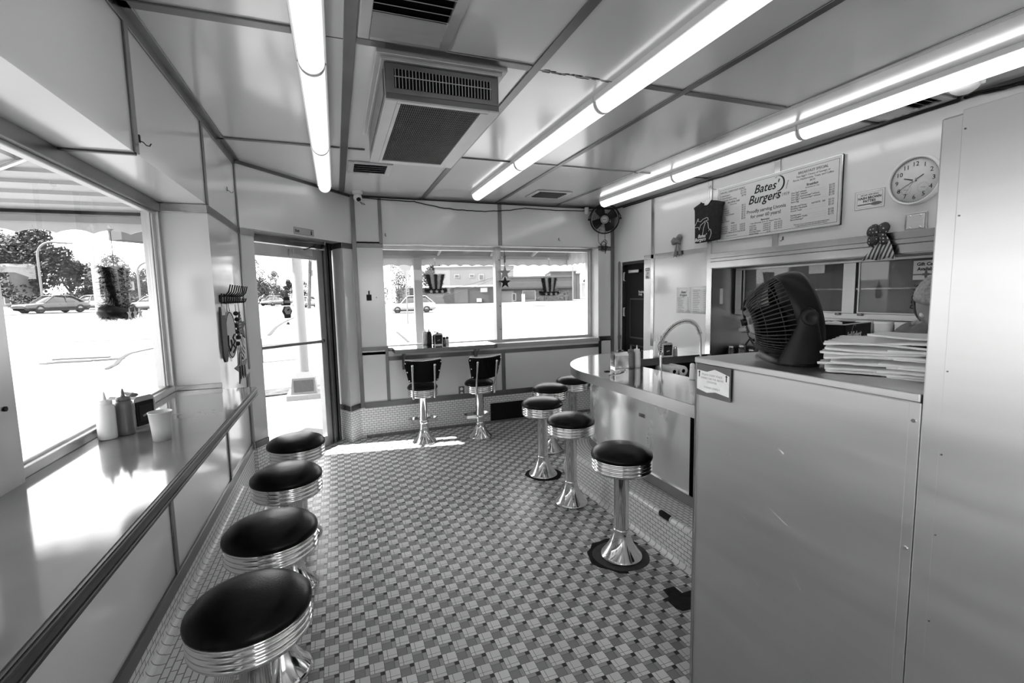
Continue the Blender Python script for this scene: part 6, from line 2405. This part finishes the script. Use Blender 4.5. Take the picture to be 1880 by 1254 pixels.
M['grey_wall'] = mat('grey_building_wall', 0.06, 0.8, 0, 0.3, noise=0.12, nscale=0.5)
M['mural'] = mat('patterned_shop_front', 0.06, 0.8, 0, 0.3, noise=0.95, nscale=2.4)
M['pane'] = mat('far_window_pane', 0.03, 0.1, 0, 0.6, noise=0.2, nscale=2)

xs = [-90, -70, -55, -44, -36, -30, -25, -20, -16, -12, -9, -7, -5, -3, -1, 1, 3, 6, 10, 16, 24, 36, 55, 80]
ys = [-60, -30, -14, -8, -4, 0, 2, 3.3, 4, 5, 6, 8, 10, 13, 16, 20, 25, 30, 36, 44, 55, 70, 90, 115, 150]
b = MB()
b.sheet([[(x, y, gz(x, y) - (0.06 if (-1.2 < x < 4 and y < 5.4) else 0)) for x in xs] for y in ys])
struct('ground', b, M['asphalt'])
b = MB()
b.sheet([[(x, y, gz(x, y) + .012) for x in (-2.2, -1.6, -1.12)] for y in (-8, -4, 0, 2, 4, 5.0)])
b.sheet([[(x, y, gz(x, y) + .012) for x in (-2.2, -1, 0, 2, 6, 12)] for y in (5.3, 6.2, 7, 8.4)])
struct('sidewalk', b, M['walk'])
tag(MB().prism([(-2.2, 8.45), (-.35, 8.95), (-.35, 9.5), (-2.2, 9.1)], -.11, -.095).build('grass_verge', M['grass'], None), None, None, None, 'stuff')
bl = []
for d_ in range(0, 1):
    pass


def road_strip(name, pts, w, m, lift=.016):
    b = MB()
    for p, q in zip(pts, pts[1:]):
        d = (q - p).normalized()
        n = Vector((-d.y, d.x, 0)).normalized() * w / 2
        vs_ = [p - n, q - n, q + n, p + n]
        b.add([(v.x, v.y, gz(v.x, v.y) + lift) for v in vs_], [(0, 1, 2, 3)])
    struct(name, b, m)


for w_, pts_ in ((.10, ((-5.25, 13.79), (-5.35, 14.6), (-5.69, 15.88), (-5.87, 17.0), (-5.76, 17.65), (-5.55, 18.66))),
                 (.32, ((-7.19, 15.37), (-7.0, 15.6), (-6.21, 15.66), (-5.6, 15.9))), (.22, ((-7.33, 16.19), (-7.08, 16.3), (-6.08, 16.3))),  # both wide strips here paint a cast shadow on the road
                 (.35, ((-22.0, 42.9), (-22.0, 46.3), (-22.2, 50.7))), (.14, ((-2.71, 21.75), (-2.95, 26.7), (-2.98, 31.8), (-2.9, 39.2))),
                 (.10, ((2.45, 21.4), (2.38, 19.0), (2.3, 16.7))), (.12, ((-2.61, 17.65), (-1.14, 18.34))), (.08, ((-1.94, 13.4), (-.88, 13.72))),
                 (.16, ((1.97, 26.9), (3.98, 26.4))), (.10, ((-9.0, 21.0), (-6.5, 21.6), (-4.6, 21.2)))):
    road_strip('road_crack', [Vector((*p_, 0)) for p_ in pts_], w_, M['tar'])
for pts_ in (((-14.64, 32.7), (-14.87, 37.7)), ((-10.47, 32.4), (-10.9, 36.5))):
    road_strip('road_line', [Vector((*p_, 0)) for p_ in pts_], .16, M['white_paint'])
pts = [on_ground(x, y, d) for x, y, d in ((700, 566, 62), (800, 562, 64), (900, 562, 66), (1000, 560, 70), (1080, 558, 74))]
road_strip('road_kerb', pts, 1.6, mat('dark_gutter', .16, .9, noise=.1), .02)
# paver mat before the door
struct('sidewalk_mat', MB().prism([(-1.1, 5.0), (-.42, 6.05), (-.02, 5.72), (-.25, 5.35), (-.9, 4.6)], -.12, -.03), brick_mat('paver_mat', .10, .07, .03, .2, .1, .01, .9))


def scallop(a, b_, z1, z0, per=.176, amp=.022):
    a, b_ = Vector(a), Vector(b_)
    L_ = (b_ - a).length
    n = max(8, int(L_ / per * 10))
    return [[tuple(a.lerp(b_, i / n))[:2] + (z0 + amp * abs(math.sin(math.pi * L_ * i / n / per)) ** .8 if r_ else z1,) for i in range(n + 1)] for r_ in (1, 0)]


# awning over the wide window
t = thing('window_awning', 'white scalloped metal awning outside the wide window', 'awning', (1.7, 5.55, 2.3))
mx = rel(t)
AX0, AX1, AYO, AZI, AZO = -.25, 3.38, 6.6, 2.46, 2.14
b = MB(mx)
n = 7
for k in range(n):
    y0, y1 = 5.52 + (AYO - 5.52) * k / n, 5.52 + (AYO - 5.52) * (k + 1) / n
    za, zb = AZI + (AZO - AZI) * k / n, AZI + (AZO - AZI) * (k + 1) / n
    b.add([(AX0, y0, za - .012), (AX1, y0, za - .012), (AX1, y1, zb + .012), (AX0, y1, zb + .012), (AX0, y0, za), (AX1, y0, za), (AX1, y1, zb + .024), (AX0, y1, zb + .024)],
          [(3, 2, 1, 0), (4, 5, 6, 7), (0, 1, 5, 4), (2, 3, 7, 6), (0, 4, 7, 3), (1, 2, 6, 5)])
b.build('awning_slats', M['awning'], t)
b = MB(mx)
b.sheet(scallop((AX0, AYO, 0), (AX1, AYO, 0), 2.15, 1.93), .006)
b.sheet(scallop((AX1, AYO, 0), (AX1, 5.52, 0), 2.15, 1.93), .006)
b.sheet(scallop((AX0, AYO, 0), (AX0, 5.6, 0), 2.15, 1.93), .006)
b.build('scalloped_valance', M['awning'], t)
b = MB(mx)
b.add([(AX1, AYO, 2.14), (AX1, 5.52, 2.14), (AX1, 5.52, AZI)], [(0, 1, 2)])
b.add([(AX0, AYO, 2.14), (AX0, 5.52, 2.14), (AX0, 5.52, AZI)], [(0, 1, 2)])
b.build('awning_end', M['awning'], t)
b = MB(mx)
b.box(AX0, 6.53, 2.03, AX1, 6.58, 2.075)
b.box(AX0, 6.20, 2.15, AX1, 6.24, 2.19)
b.build('frame_rail', M['white_paint'], t, .003)
for x in (.55, 1.33, 2.1, 2.75):
    b = MB(mx)
    b.box(x, 5.52, 2.30, x + .05, 5.6, 2.36)
    b.tube([(x + .025, 5.55, 2.33), (x + .025, 6.2, 2.17), (x + .025, 6.56, 2.08)], .02, 6)
    b.build('awning_bracket', M['white_paint'], t)

# awning over the street window, with a hipped end
t = thing('street_awning', 'white slatted metal awning with hipped end outside the street window', 'awning', (-1.6, 1.0, 2.2))
mx = rel(t)
WX, OX, WZ, OZ, EY, IY = -0.985, -2.2, 2.36, 2.05, 3.5, 2.83
b = MB(mx)
n = 8
for k in range(n):
    u0, u1 = k / n, (k + 1) / n
    xa, xb = WX + (OX - WX) * u0, WX + (OX - WX) * u1
    za, zb = WZ + (OZ - WZ) * u0, WZ + (OZ - WZ) * u1
    ya, yb = IY + (EY - IY) * u0, IY + (EY - IY) * u1
    b.add([(xa, -2.6, za - .014), (xa, ya, za - .014), (xb, yb, zb + .006), (xb, -2.6, zb + .006)], [(0, 1, 2, 3)])
    b.add([(xa, -2.6, za + .02), (xa, ya, za + .02), (xb, yb, zb + .03), (xb, -2.6, zb + .03)], [(3, 2, 1, 0)])
    b.add([(xb, -2.6, zb + .006), (xb, yb, zb + .006), (xb, yb, zb - .014), (xb, -2.6, zb - .014)], [(0, 1, 2, 3)])
b.build('awning_slats', M['awning'], t)
b = MB(mx)
for k in range(n):
    u0, u1 = k / n, (k + 1) / n
    ya, yb = IY + (EY - IY) * u0, IY + (EY - IY) * u1
    xa, xb = WX + (OX - WX) * u0, WX + (OX - WX) * u1
    za, zb = WZ + (OZ - WZ) * u0, WZ + (OZ - WZ) * u1
    b.add([(WX, ya, za - .014), (xa, ya, za - .014), (xb, yb, zb + .006), (WX, yb, zb + .006)], [(0, 1, 2, 3)])
    b.add([(WX, ya, za + .02), (xa, ya, za + .02), (xb, yb, zb + .03), (WX, yb, zb + .03)], [(3, 2, 1, 0)])
    b.add([(WX, yb, zb + .006), (xb, yb, zb + .006), (xb, yb, zb - .014), (WX, yb, zb - .014)], [(0, 1, 2, 3)])
b.build('awning_end_slats', M['awning'], t)
b = MB(mx)
b.sheet(scallop((OX, -2.6, 0), (OX, EY, 0), 2.07, 1.925), .006)
b.sheet(scallop((OX, EY, 0), (WX, EY, 0), 2.07, 1.925), .006)
b.build('scalloped_valance', M['awning'], t)
b = MB(mx)
b.tube([(WX, IY, WZ - .03), (OX, EY, OZ - .03)], .012, 8)
b.build('hip_rod', M['chrome'], t)
b = MB(mx)
b.box(OX, EY - .03, 1.985, WX, EY - .008, 2.02)
b.box(OX + .01, -2.6, 1.985, OX + .03, EY, 2.02)
b.build('frame_rail', M['white_paint'], t)

# posts and poles close to the building
t = thing('awning_pillar', 'square white pillar outside the wide window', 'pillar', (1.055, 6.50, gz(1, 6.5)))
MB().box(-.055, -.05, 0, .055, .05, 2.16).build('post', M['white_paint'], t, .004)
t = thing('sign_pole', 'round white sign pole on a boxy pedestal outside the entrance', 'pole', (-.575, 8.32, gz(-.575, 8.3)))
MB().box(-.26, -.19, 0, .27, .40, .10).build('slab', M['walk'], t, .01)
b = MB()
v = [(-.19, -.15, .10), (.20, -.15, .10), (.20, .24, .10), (-.19, .24, .10), (-.165, -.13, .36), (.175, -.13, .36), (.175, .22, .36), (-.165, .22, .36), (-.08, -.07, .45), (.09, -.07, .45), (.09, .13, .45), (-.08, .13, .45)]
b.add(v, [(0, 1, 5, 4), (1, 2, 6, 5), (2, 3, 7, 6), (3, 0, 4, 7), (4, 5, 9, 8), (5, 6, 10, 9), (6, 7, 11, 10), (7, 4, 8, 11), (8, 9, 10, 11)])
b.build('pedestal', M['out_grey'], t)
b = MB()
b.box(-.14, -.152, .14, .15, -.148, .33)
b.build('pedestal_panel', M['grey_wall'], t)
MB().lathe([(.085, .44), (.082, 4.6)], 20, (.005, .03, 0)).build('shaft', M['out_white'], t)
b = MB(rel(t))
pA, pB = Vector((-2.15, 6.35, 0)), Vector((-.70, 8.20, 0))
dq = (pB - pA).normalized()
nq = Vector((-dq.y, dq.x, 0)) * .22
b.prism([(q_.x, q_.y) for q_ in (pA, pB, pB + nq, pA + nq)], 2.20, 2.42)
b.build('sign_box', M['grey_wall'], t, .01)
b = MB(rel(t))
b.tube([(-.72, 8.3, 2.32), (-.57, 8.35, 2.32)], .03, 8)
b.build('sign_arm', M['white_paint'], t)


def pole(name, label, cat, px, py, depth, top_py, r, m, arm=None, parts=None):
    g = on_ground(px, py, depth)
    top = ray_pt(px, top_py, depth).z
    t = thing(name, label, cat, g)
    h = top - g.z
    if arm:
        pts = [(0, 0, 0), (0, 0, h * .8)] + [(arm * (1 - math.cos(R(a))), 0, h * .8 + h * .2 * math.sin(R(a))) for a in range(15, 91, 15)] + [(arm * 1.9, 0, h * .985)]
        MB().tube(pts, r, 8).build('shaft', M[m], t)
        MB().cbox((arm * 2.0, 0, h * .985), (.7, .25, .14)).build('lamp_head', M['out_grey'], t)
    else:
        MB().lathe([(r, 0), (r, h)], 12).build('shaft', M[m], t)
    return t, h


pole('street_lamp', 'curved street lamp standing before the big dark tree', 'street lamp', 79, 556, 48, 445, .11, 'out_grey', 1.3)
pole('street_lamp', 'curved street lamp standing before the pale trees', 'street lamp', 258, 555, 50, 481, .11, 'out_grey', 1.2)
pole('street_pole', 'thick white pole across the street behind the hanging hat', 'pole', 182, 575, 30, 300, .16, 'white_paint')
t, h = pole('road_sign', 'square no left turn sign on a thin post across the street', 'road sign', 241, 577, 30, 522, .035, 'out_grey')
MB().cbox((0, -.05, h - .1), (.62, .02, .56), Matrix.Rotation(R(18), 3, 'Z')).build('plate', M['out_white'], t)
ms = MB(Matrix.Translation((0, -.075, h - .1)) @ Matrix.Rotation(R(18), 4, 'Z') @ Matrix.Rotation(R(90), 4, 'X'))
ms.tube([(.20 * math.cos(R(a)), .20 * math.sin(R(a)), 0) for a in range(0, 360, 15)], .022, 5, closed=True)
ms.tube([(-.14, .14, 0), (.14, -.14, 0)], .02, 5)
ms.tube([(.06, -.12, 0), (.06, .06, 0), (-.10, .06, 0)], .024, 5)
ms.build('turn_symbol', M['ink'], t)
t, h = pole('yield_sign', 'white triangular sign back on a thin pole beyond the wide window', 'road sign', 749, 597, 27, 486, .035, 'out_grey')
MB(Matrix.Translation((0, -.05, h)) @ Matrix.Rotation(R(90), 4, 'X')).prism([(-.42, .02), (.42, .02), (.04, -.78), (-.04, -.78)], -.01, .01).build('plate', M['out_white'], t)
pole('street_post', 'white post at the window edge beyond the wide window', 'post', 718, 582, 18, 486, .065, 'white_paint')
t, h = pole('utility_pole', 'leaning wooden utility pole seen through the entrance door', 'utility pole', 567, 560, 62, 470, .22, 'bark')
t.rotation_euler = (0, R(4.5), 0)
MB().cbox((0, 0, h * .93), (2.0, .12, .12)).build('crossarm', M['bark'], t)
MB().lathe([(.22, 0), (.22, .8)], 12, (.35, 0, h * .62)).build('transformer', M['out_grey'], t)
t, h = pole('lamp_post', 'slim car park lamp post before the grey block', 'street lamp', 1052, 545, 92, 491, .09, 'out_grey')
MB().cbox((0, 0, h), (1.6, .3, .12)).build('lamp_head', M['out_grey'], t)
t, h = pole('bollard', 'short white post in front of the low shops', 'bollard', 961, 556, 62, 540, .22, 'white_paint')
tag(MB().cbox(on_ground(985, 556, 62) + Vector((0, 0, .3)), (2.2, .8, .6)).build('planter_box', M['white_paint'], None, .05), 'low white planter box in front of the low shops', 'planter')
wa, wb = ray_pt(800, 535, 75), ray_pt(940, 495, 70)
for k, (a_, c_) in enumerate((((790, 536, 85), (1010, 470, 80)), ((800, 546, 88), (950, 488, 84)))):
    tag(MB().tube(sag(ray_pt(*a_), ray_pt(*c_), 16, .8), .035, 5).build('power_line', M['dark_grey'], None), ('upper' if k == 0 else 'lower') + ' power line slanting before the white building', 'cable')


# ---------------------------------------------------------------- trees and hedges
def leaf_mesh(name, seed, n, blobs, leaf, m):
    r_ = random.Random(seed)
    b = MB()
    vs_, fs_ = [], []
    for _ in range(n):
        c_, rad = r_.choice(blobs)
        d = Vector((r_.gauss(0, 1), r_.gauss(0, 1), r_.gauss(0, 1))).normalized() * rad * r_.uniform(.55, 1.05)
        p = Vector(c_) + Vector((d.x, d.y, d.z * .8))
        a = Vector((r_.gauss(0, 1), r_.gauss(0, 1), r_.gauss(0, .6))).normalized() * leaf * r_.uniform(.6, 1.4)
        q_ = a.orthogonal().normalized() * leaf * .6
        o = len(vs_)
        vs_ += [p - a, p - q_, p + a, p + q_]
        fs_.append((o, o + 1, o + 2, o + 3))
    b.add(vs_, fs_)
    o = b.build(name, m, None)
    me = o.data
    bpy.data.objects.remove(o)
    return me


def blobs(seed, n, R_, H0, H1):
    r_ = random.Random(seed)
    out = []
    for _ in range(n):
        a, q_ = r_.uniform(0, 6.28), R_ * r_.uniform(0, 1) ** .6
        z = r_.uniform(H0, H1)
        sh_ = 1 - .75 * ((z - H0) / (H1 - H0)) ** 2
        out.append(((q_ * sh_ * math.cos(a), q_ * sh_ * math.sin(a), z), R_ * r_.uniform(.22, .36)))
    return out


crowns = {k: leaf_mesh('crown', s, n, blobs(s, nb, 1.0, .35, 1.75), .045, M[mm]) for k, s, n, nb, mm in
          (('dark', 3, 5200, 34, 'leaf_dark'), ('mid', 8, 4200, 26, 'leaf_mid'), ('pale', 12, 3000, 22, 'leaf_pale'), ('loose', 17, 2200, 20, 'leaf_mid'))}
trunk_mb = MB()
trunk_mb.tube([(0, 0, -.1), (0, 0, .4), (.03, .02, .8), (.02, 0, 1.2)], .05, 8, radii=[.06, .05, .035, .02])
for a in range(0, 360, 60):
    trunk_mb.tube([(0, 0, .35 + a / 1200), (.2 * math.cos(R(a)), .2 * math.sin(R(a)), .75), (.45 * math.cos(R(a)), .45 * math.sin(R(a)), 1.1)], .02, 6, radii=[.03, .02, .01])
tr0 = trunk_mb.build('trunk', M['bark'], None)
trunk_me = tr0.data
bpy.data.objects.remove(tr0)


def tree(label, px, depth, base_py, top_py, width_px, kind, rz=0.0):
    g = on_ground(px, base_py, depth)
    top = ray_pt(px, top_py, depth).z
    h = (top - g.z) / 1.95
    w = width_px * depth / FPX / 2
    t = thing('tree', label, 'tree', g, rz, 'trees across the street')
    t.scale = (w, w, h)
    for nm, me in (('crown', crowns[kind]), ('trunk', trunk_me)):
        c_ = bpy.data.objects.new(nm, me)
        col.objects.link(c_)
        c_.parent = t


tree('big dark spreading tree across the street behind the curved lamp', 72, 60, 560, 412, 150, 'dark')
tree('dark tree across the street, on the window post side of the curved lamp', 8, 80, 560, 420, 120, 'dark', 1.0)
tree('lower dark tree between the big tree and the white pole', 133, 84, 560, 470, 80, 'dark', 2.2)
tree('pale airy tree across the street behind the hanging hat', 228, 60, 560, 452, 90, 'pale', .7)
tree('grey bushy tree across the street behind the second lamp', 282, 62, 560, 488, 75, 'mid', 2.0)
tree('small tree between white pole and pale tree across the street', 172, 72, 560, 505, 50, 'mid', 3.0)
tree('tall dark tree at the hinge side of the entrance door view', 470, 84, 552, 474, 58, 'mid', .3)
tree('rounded mid tree behind the hanging gnome', 508, 92, 551, 496, 46, 'mid', 1.4)
tree('distant low tree between gnome and sign pole', 532, 130, 550, 512, 30, 'dark', 2.6)
tree('small tree behind the leaning utility pole', 560, 104, 550, 515, 26, 'mid', 4.0)
tree('dark tree behind the triangular sign beyond the wide window', 733, 62, 560, 478, 66, 'loose', .9)
tree('dark tree behind the white pillar and tinsel hat', 800, 150, 556, 480, 66, 'dark', 5.0)
tree('low tree top behind the white building roof', 846, 165, 556, 484, 22, 'mid', 5.5)
tree('far pale tree at the outer end of the wide window', 1072, 200, 548, 508, 26, 'pale', 2.5)


def hedge(label, px, depth, py, top, wpx, kind):
    g = on_ground(px, py, depth)
    t = thing('hedge', label, 'hedge', g, YAW)
    hh = ray_pt(px, top, depth).z - g.z
    w = wpx * depth / FPX
    r_ = random.Random(px)
    bl_ = [((r_.uniform(-.5, .5) * w, r_.uniform(-.6, .6), hh * r_.uniform(.15, .65)), hh * .42) for _ in range(26)]
    me = leaf_mesh('foliage', px, 2600, bl_, .14, M[kind])
    c_ = bpy.data.objects.new('foliage', me)
    col.objects.link(c_)
    c_.parent = t


hedge('dark clipped hedge under the big trees across the street', 95, 50, 561, 536, 130, 'leaf_dark')
hedge('dark hedge row behind the parked cars by the white pole', 190, 66, 560, 538, 60, 'leaf_dark')
hedge('pale shrubs under the second street lamp', 262, 55, 560, 541, 60, 'leaf_mid')
hedge('shrubs under the trees seen through the entrance door', 490, 96, 551, 538, 70, 'leaf_dark')


# ---------------------------------------------------------------- cars
def car(label, px, py, depth, rz, L_, H_, paint, group='cars on the street', suv=True):
    g = on_ground(px, py, depth)
    t = thing('car', label, 'car', g, rz, group)
    W_ = 1.84
    x0 = -L_ / 2

    def loft(sts):
        rows = []
        for x, zb, zs, zt, wb, wt in sts:
            rows.append([(x, y, z) for y, z in ((-wb * .8, zb), (-wb, zb + .10), (-wb, (zb + zs) / 2), (-wb * .985, zs), (-wt, zt - .03), (-wt * .85, zt), (0, zt + .02),
                                                (wt * .85, zt), (wt, zt - .03), (wb * .985, zs), (wb, (zb + zs) / 2), (wb, zb + .10), (wb * .8, zb))])
        return rows
    h = W_ / 2
    sh_ = H_ * .60
    b = MB()
    st_ = [(x0, .42, .55, .62, h * .78, h * .7), (x0 + .08, .28, .60, .72, h * .9, h * .8), (x0 + L_ * .10, .22, sh_ * .82, sh_ * .86, h, h * .86), (x0 + L_ * .28, .2, sh_ * .92, sh_ * .98, h, h * .9),
           (x0 + L_ * .5, .2, sh_ * .95, sh_, h, h * .92), (x0 + L_ * .8, .2, sh_ * .98, sh_ * 1.03, h, h * .92), (x0 + L_ * .95, .26, sh_ * .95, sh_ * 1.04, h * .95, h * .86), (x0 + L_, .42, .7, .85, h * .8, h * .7)]
    rw = loft(st_)
    b.sheet(rw)
    b.add(rw[0], [tuple(range(13))])
    b.add(rw[-1], [tuple(range(12, -1, -1))])
    b.build('car_body', M[paint], t)
    b = MB()
    a0, a1, a2, a3 = (.26, .40, .80, .96) if suv else (.27, .44, .72, .90)
    rows = []
    for u, z0, z1, w0, w1 in ((a0, sh_ * .96, sh_ * .97, h * .86, h * .84), (a1, sh_ * .96, H_ - .05, h * .9, h * .68), (a2, sh_, H_ - .05, h * .9, h * .68), (a3, sh_ * 1.0, sh_ * 1.03, h * .84, h * .8)):
        x = x0 + L_ * u
        rows.append([(x, -w0, z0), (x, -w1, z1), (x, 0, z1 + .02), (x, w1, z1), (x, w0, z0)])
    b.sheet(rows)
    b.build('car_windows', M['car_glass'], t)
    b = MB()
    rows = []
    for u, z, w in ((a1 - .015, H_ - .075, h * .66), (a1 + .03, H_ - .025, h * .69), ((a1 + a2) / 2, H_, h * .70), (a2 - .02, H_ - .02, h * .69), (a2 + .02, H_ - .07, h * .66)):
        x = x0 + L_ * u
        rows.append([(x, -w, z - .02), (x, -w * .8, z + .01), (x, 0, z + .03), (x, w * .8, z + .01), (x, w, z - .02)])
    b.sheet(rows, .03)
    for s in (-1, 1):
        for ua, ub, zb in ((a0 + .01, a1, sh_ * .97), (a3 - .01, a2, sh_ * 1.02)):
            b.tube([(x0 + L_ * ua, s * h * .86, zb), (x0 + L_ * ub, s * h * .68, H_ - .05)], .045, 6)
        b.tube([(x0 + L_ * .60, s * h * .91, sh_ * .99), (x0 + L_ * .61, s * h * .69, H_ - .05)], .035, 6)
    b.build('car_roof', M[paint], t)
    b = MB()
    b.box(x0 + L_ * .12, -h * 1.005, .18, x0 + L_ * .92, h * 1.005, .34)
    b.build('sill_cladding', M['tyre'], t)
    for u in (.19, .80):
        for s in (-1, 1):
            q = Matrix.Rotation(R(90 * s), 3, 'X')
            c_ = (x0 + L_ * u, -s * (h - .20), .34)
            wh = MB().lathe([(.20, .215), (.30, .21), (.34, .18), (.345, .04), (.30, .0)], 24, c_, q, cap=False).build('wheel', M['tyre'], t)
            mb = MB()
            mb.lathe([(0, .20), (.21, .205), (.215, .19)], 20, c_, q, cap=False)
            mb.build('wheel_rim', M['out_grey'], wh)
    for s in (-1, 1):
        MB().cbox((x0 + .12, s * h * .66, .68), (.12, .36, .12)).build('headlight', M['out_white'], t, .03)
        MB().cbox((x0 + L_ - .06, s * h * .66, .88), (.10, .30, .14)).build('tail_light', M['out_grey'], t, .03)
    return t


car('dark sedan driving in the street before the big tree', 99, 577, 39, R(57), 4.7, 1.45, 'car_dark', suv=False)
car('white hatchback SUV on the road behind the white pillar', 757, 573, 47, R(-7), 4.6, 1.66, 'car_white')
car('white car by the no left turn sign beyond the second lamp', 281, 562, 50, R(-18), 4.6, 1.5, 'car_white', suv=False)
car('pale car half hidden by the thick white pole', 171, 565, 50, R(-20), 4.6, 1.5, 'car_white', suv=False)
car('grey SUV on the road seen through the entrance door', 501, 555, 80, R(62), 4.6, 1.7, 'car_grey')
car('pale van behind the hanging gnome', 531, 551, 104, R(70), 5.0, 2.1, 'car_white')
car('white car behind the sign pole and utility pole', 560, 556, 70, R(66), 4.6, 1.6, 'car_white')


# ---------------------------------------------------------------- buildings
def building(name, label, px0, px1, depth, top_py, m, deep=12, wins=(), base_py=556):
    a, c_ = on_ground(px0, base_py, depth), on_ground(px1, base_py, depth * 1.0)
    top = ray_pt((px0 + px1) / 2, top_py, depth).z
    mid = (a + c_) / 2
    d = c_ - a
    L_ = math.hypot(d.x, d.y)
    rz = math.atan2(d.y, d.x)
    z0 = min(a.z, c_.z) - .3
    t = thing(name, label, 'building', (mid.x, mid.y, z0), rz)
    h = top - z0
    MB().box(-L_ / 2, 0, 0, L_ / 2, deep, h).build('wall', M[m], t)
    MB().box(-L_ / 2 - .15, -.15, h, L_ / 2 + .15, deep + .15, h + .35).build('roof_edge', M['white_paint' if m != 'grey_wall' else 'grey_wall'], t)
    for (u0, u1, v0, v1, mm) in wins:
        f = MB().box(-L_ / 2 + L_ * u0, -.08, h * v0, -L_ / 2 + L_ * u1, .02, h * v1).build('window', M['white_paint'], t)
        MB().box(-L_ / 2 + L_ * u0 + .12, -.10, h * v0 + .12, -L_ / 2 + L_ * u1 - .12, -.08, h * v1 - .12).build('pane', M[mm], f)
    return t, L_, h


building('white_building', 'white two storey building across the road behind the star string', 800, 944, 124, 490, 'siding', 14,
         ((.25, .31, .70, .79, 'pane'), (.44, .50, .70, .79, 'pane'), (.56, .62, .62, .78, 'pane'), (.83, .88, .66, .80, 'pane')))
t, L_, h = building('dark_building', 'dark one storey building with white coping behind the white SUV', 728, 906, 92, 528, 'dark_wall', 9, ())
MB().box(L_ * .37, -.1, h * .70, L_ * .44, 0, h * .94).build('wall_sign', M['out_white'], t)
MB().box(L_ * .33, -.5, h * .16, L_ * .38, 0, h * .36).build('window_unit', M['white_paint'], t)
MB().box(-L_ * .5, -.12, 0, -L_ * .36, -.02, h).build('pale_bay', M['siding'], t)
MB().box(L_ * .10, -.05, h * .12, L_ * .24, 0, h * .95).build('pale_panel', M['grey_wall'], t)
t, L_, h = building('shop_row', 'low shop row with patterned fronts and dark canopy', 909, 1052, 100, 510, 'grey_wall', 10, ((.22, .27, .1, .4, 'pane'), (.35, .52, .10, .50, 'pane')))
MB().box(-L_ * .5, -1.0, h * .56, L_ * .5, 0, h * .62).build('canopy', M['dark_grey'], t)
MB().box(-L_ * .02, -.06, h * .06, L_ * .2, 0, h * .5).build('mural', M['mural'], t)
MB().box(L_ * .22, -.06, h * .06, L_ * .45, 0, h * .5).build('mural', M['mural'], t)
MB().box(-L_ * .47, -.06, h * .05, -L_ * .26, 0, h * .5).build('shop_door', M['out_grey'], t)
building('grey_block', 'tall plain grey block beyond the low shops', 1011, 1058, 122, 500, 'grey_wall', 20, ((.72, .86, .55, .75, 'pane'),))
building('grey_annex', 'narrow grey annex joined to the tall grey block', 1058.6, 1065, 122, 504, 'grey_wall', 14)
building('pale_building', 'pale building far off at the outer end of the wide window', 1068, 1094, 170, 520, 'siding', 12, ((.2, .3, .4, .6, 'pane'), (.5, .6, .4, .6, 'pane')))
building('house', 'pale house among trees at the window post across the street', -14, 26, 57, 490, 'siding', 3, ((.6, .9, .55, .85, 'pane'), (.6, .9, .12, .36, 'pane')), 560)
building('low_house', 'dark low house behind the white pole across the street', 158, 186, 78, 512, 'dark_wall', 9, ((.3, .6, .4, .75, 'pane'),), 560)
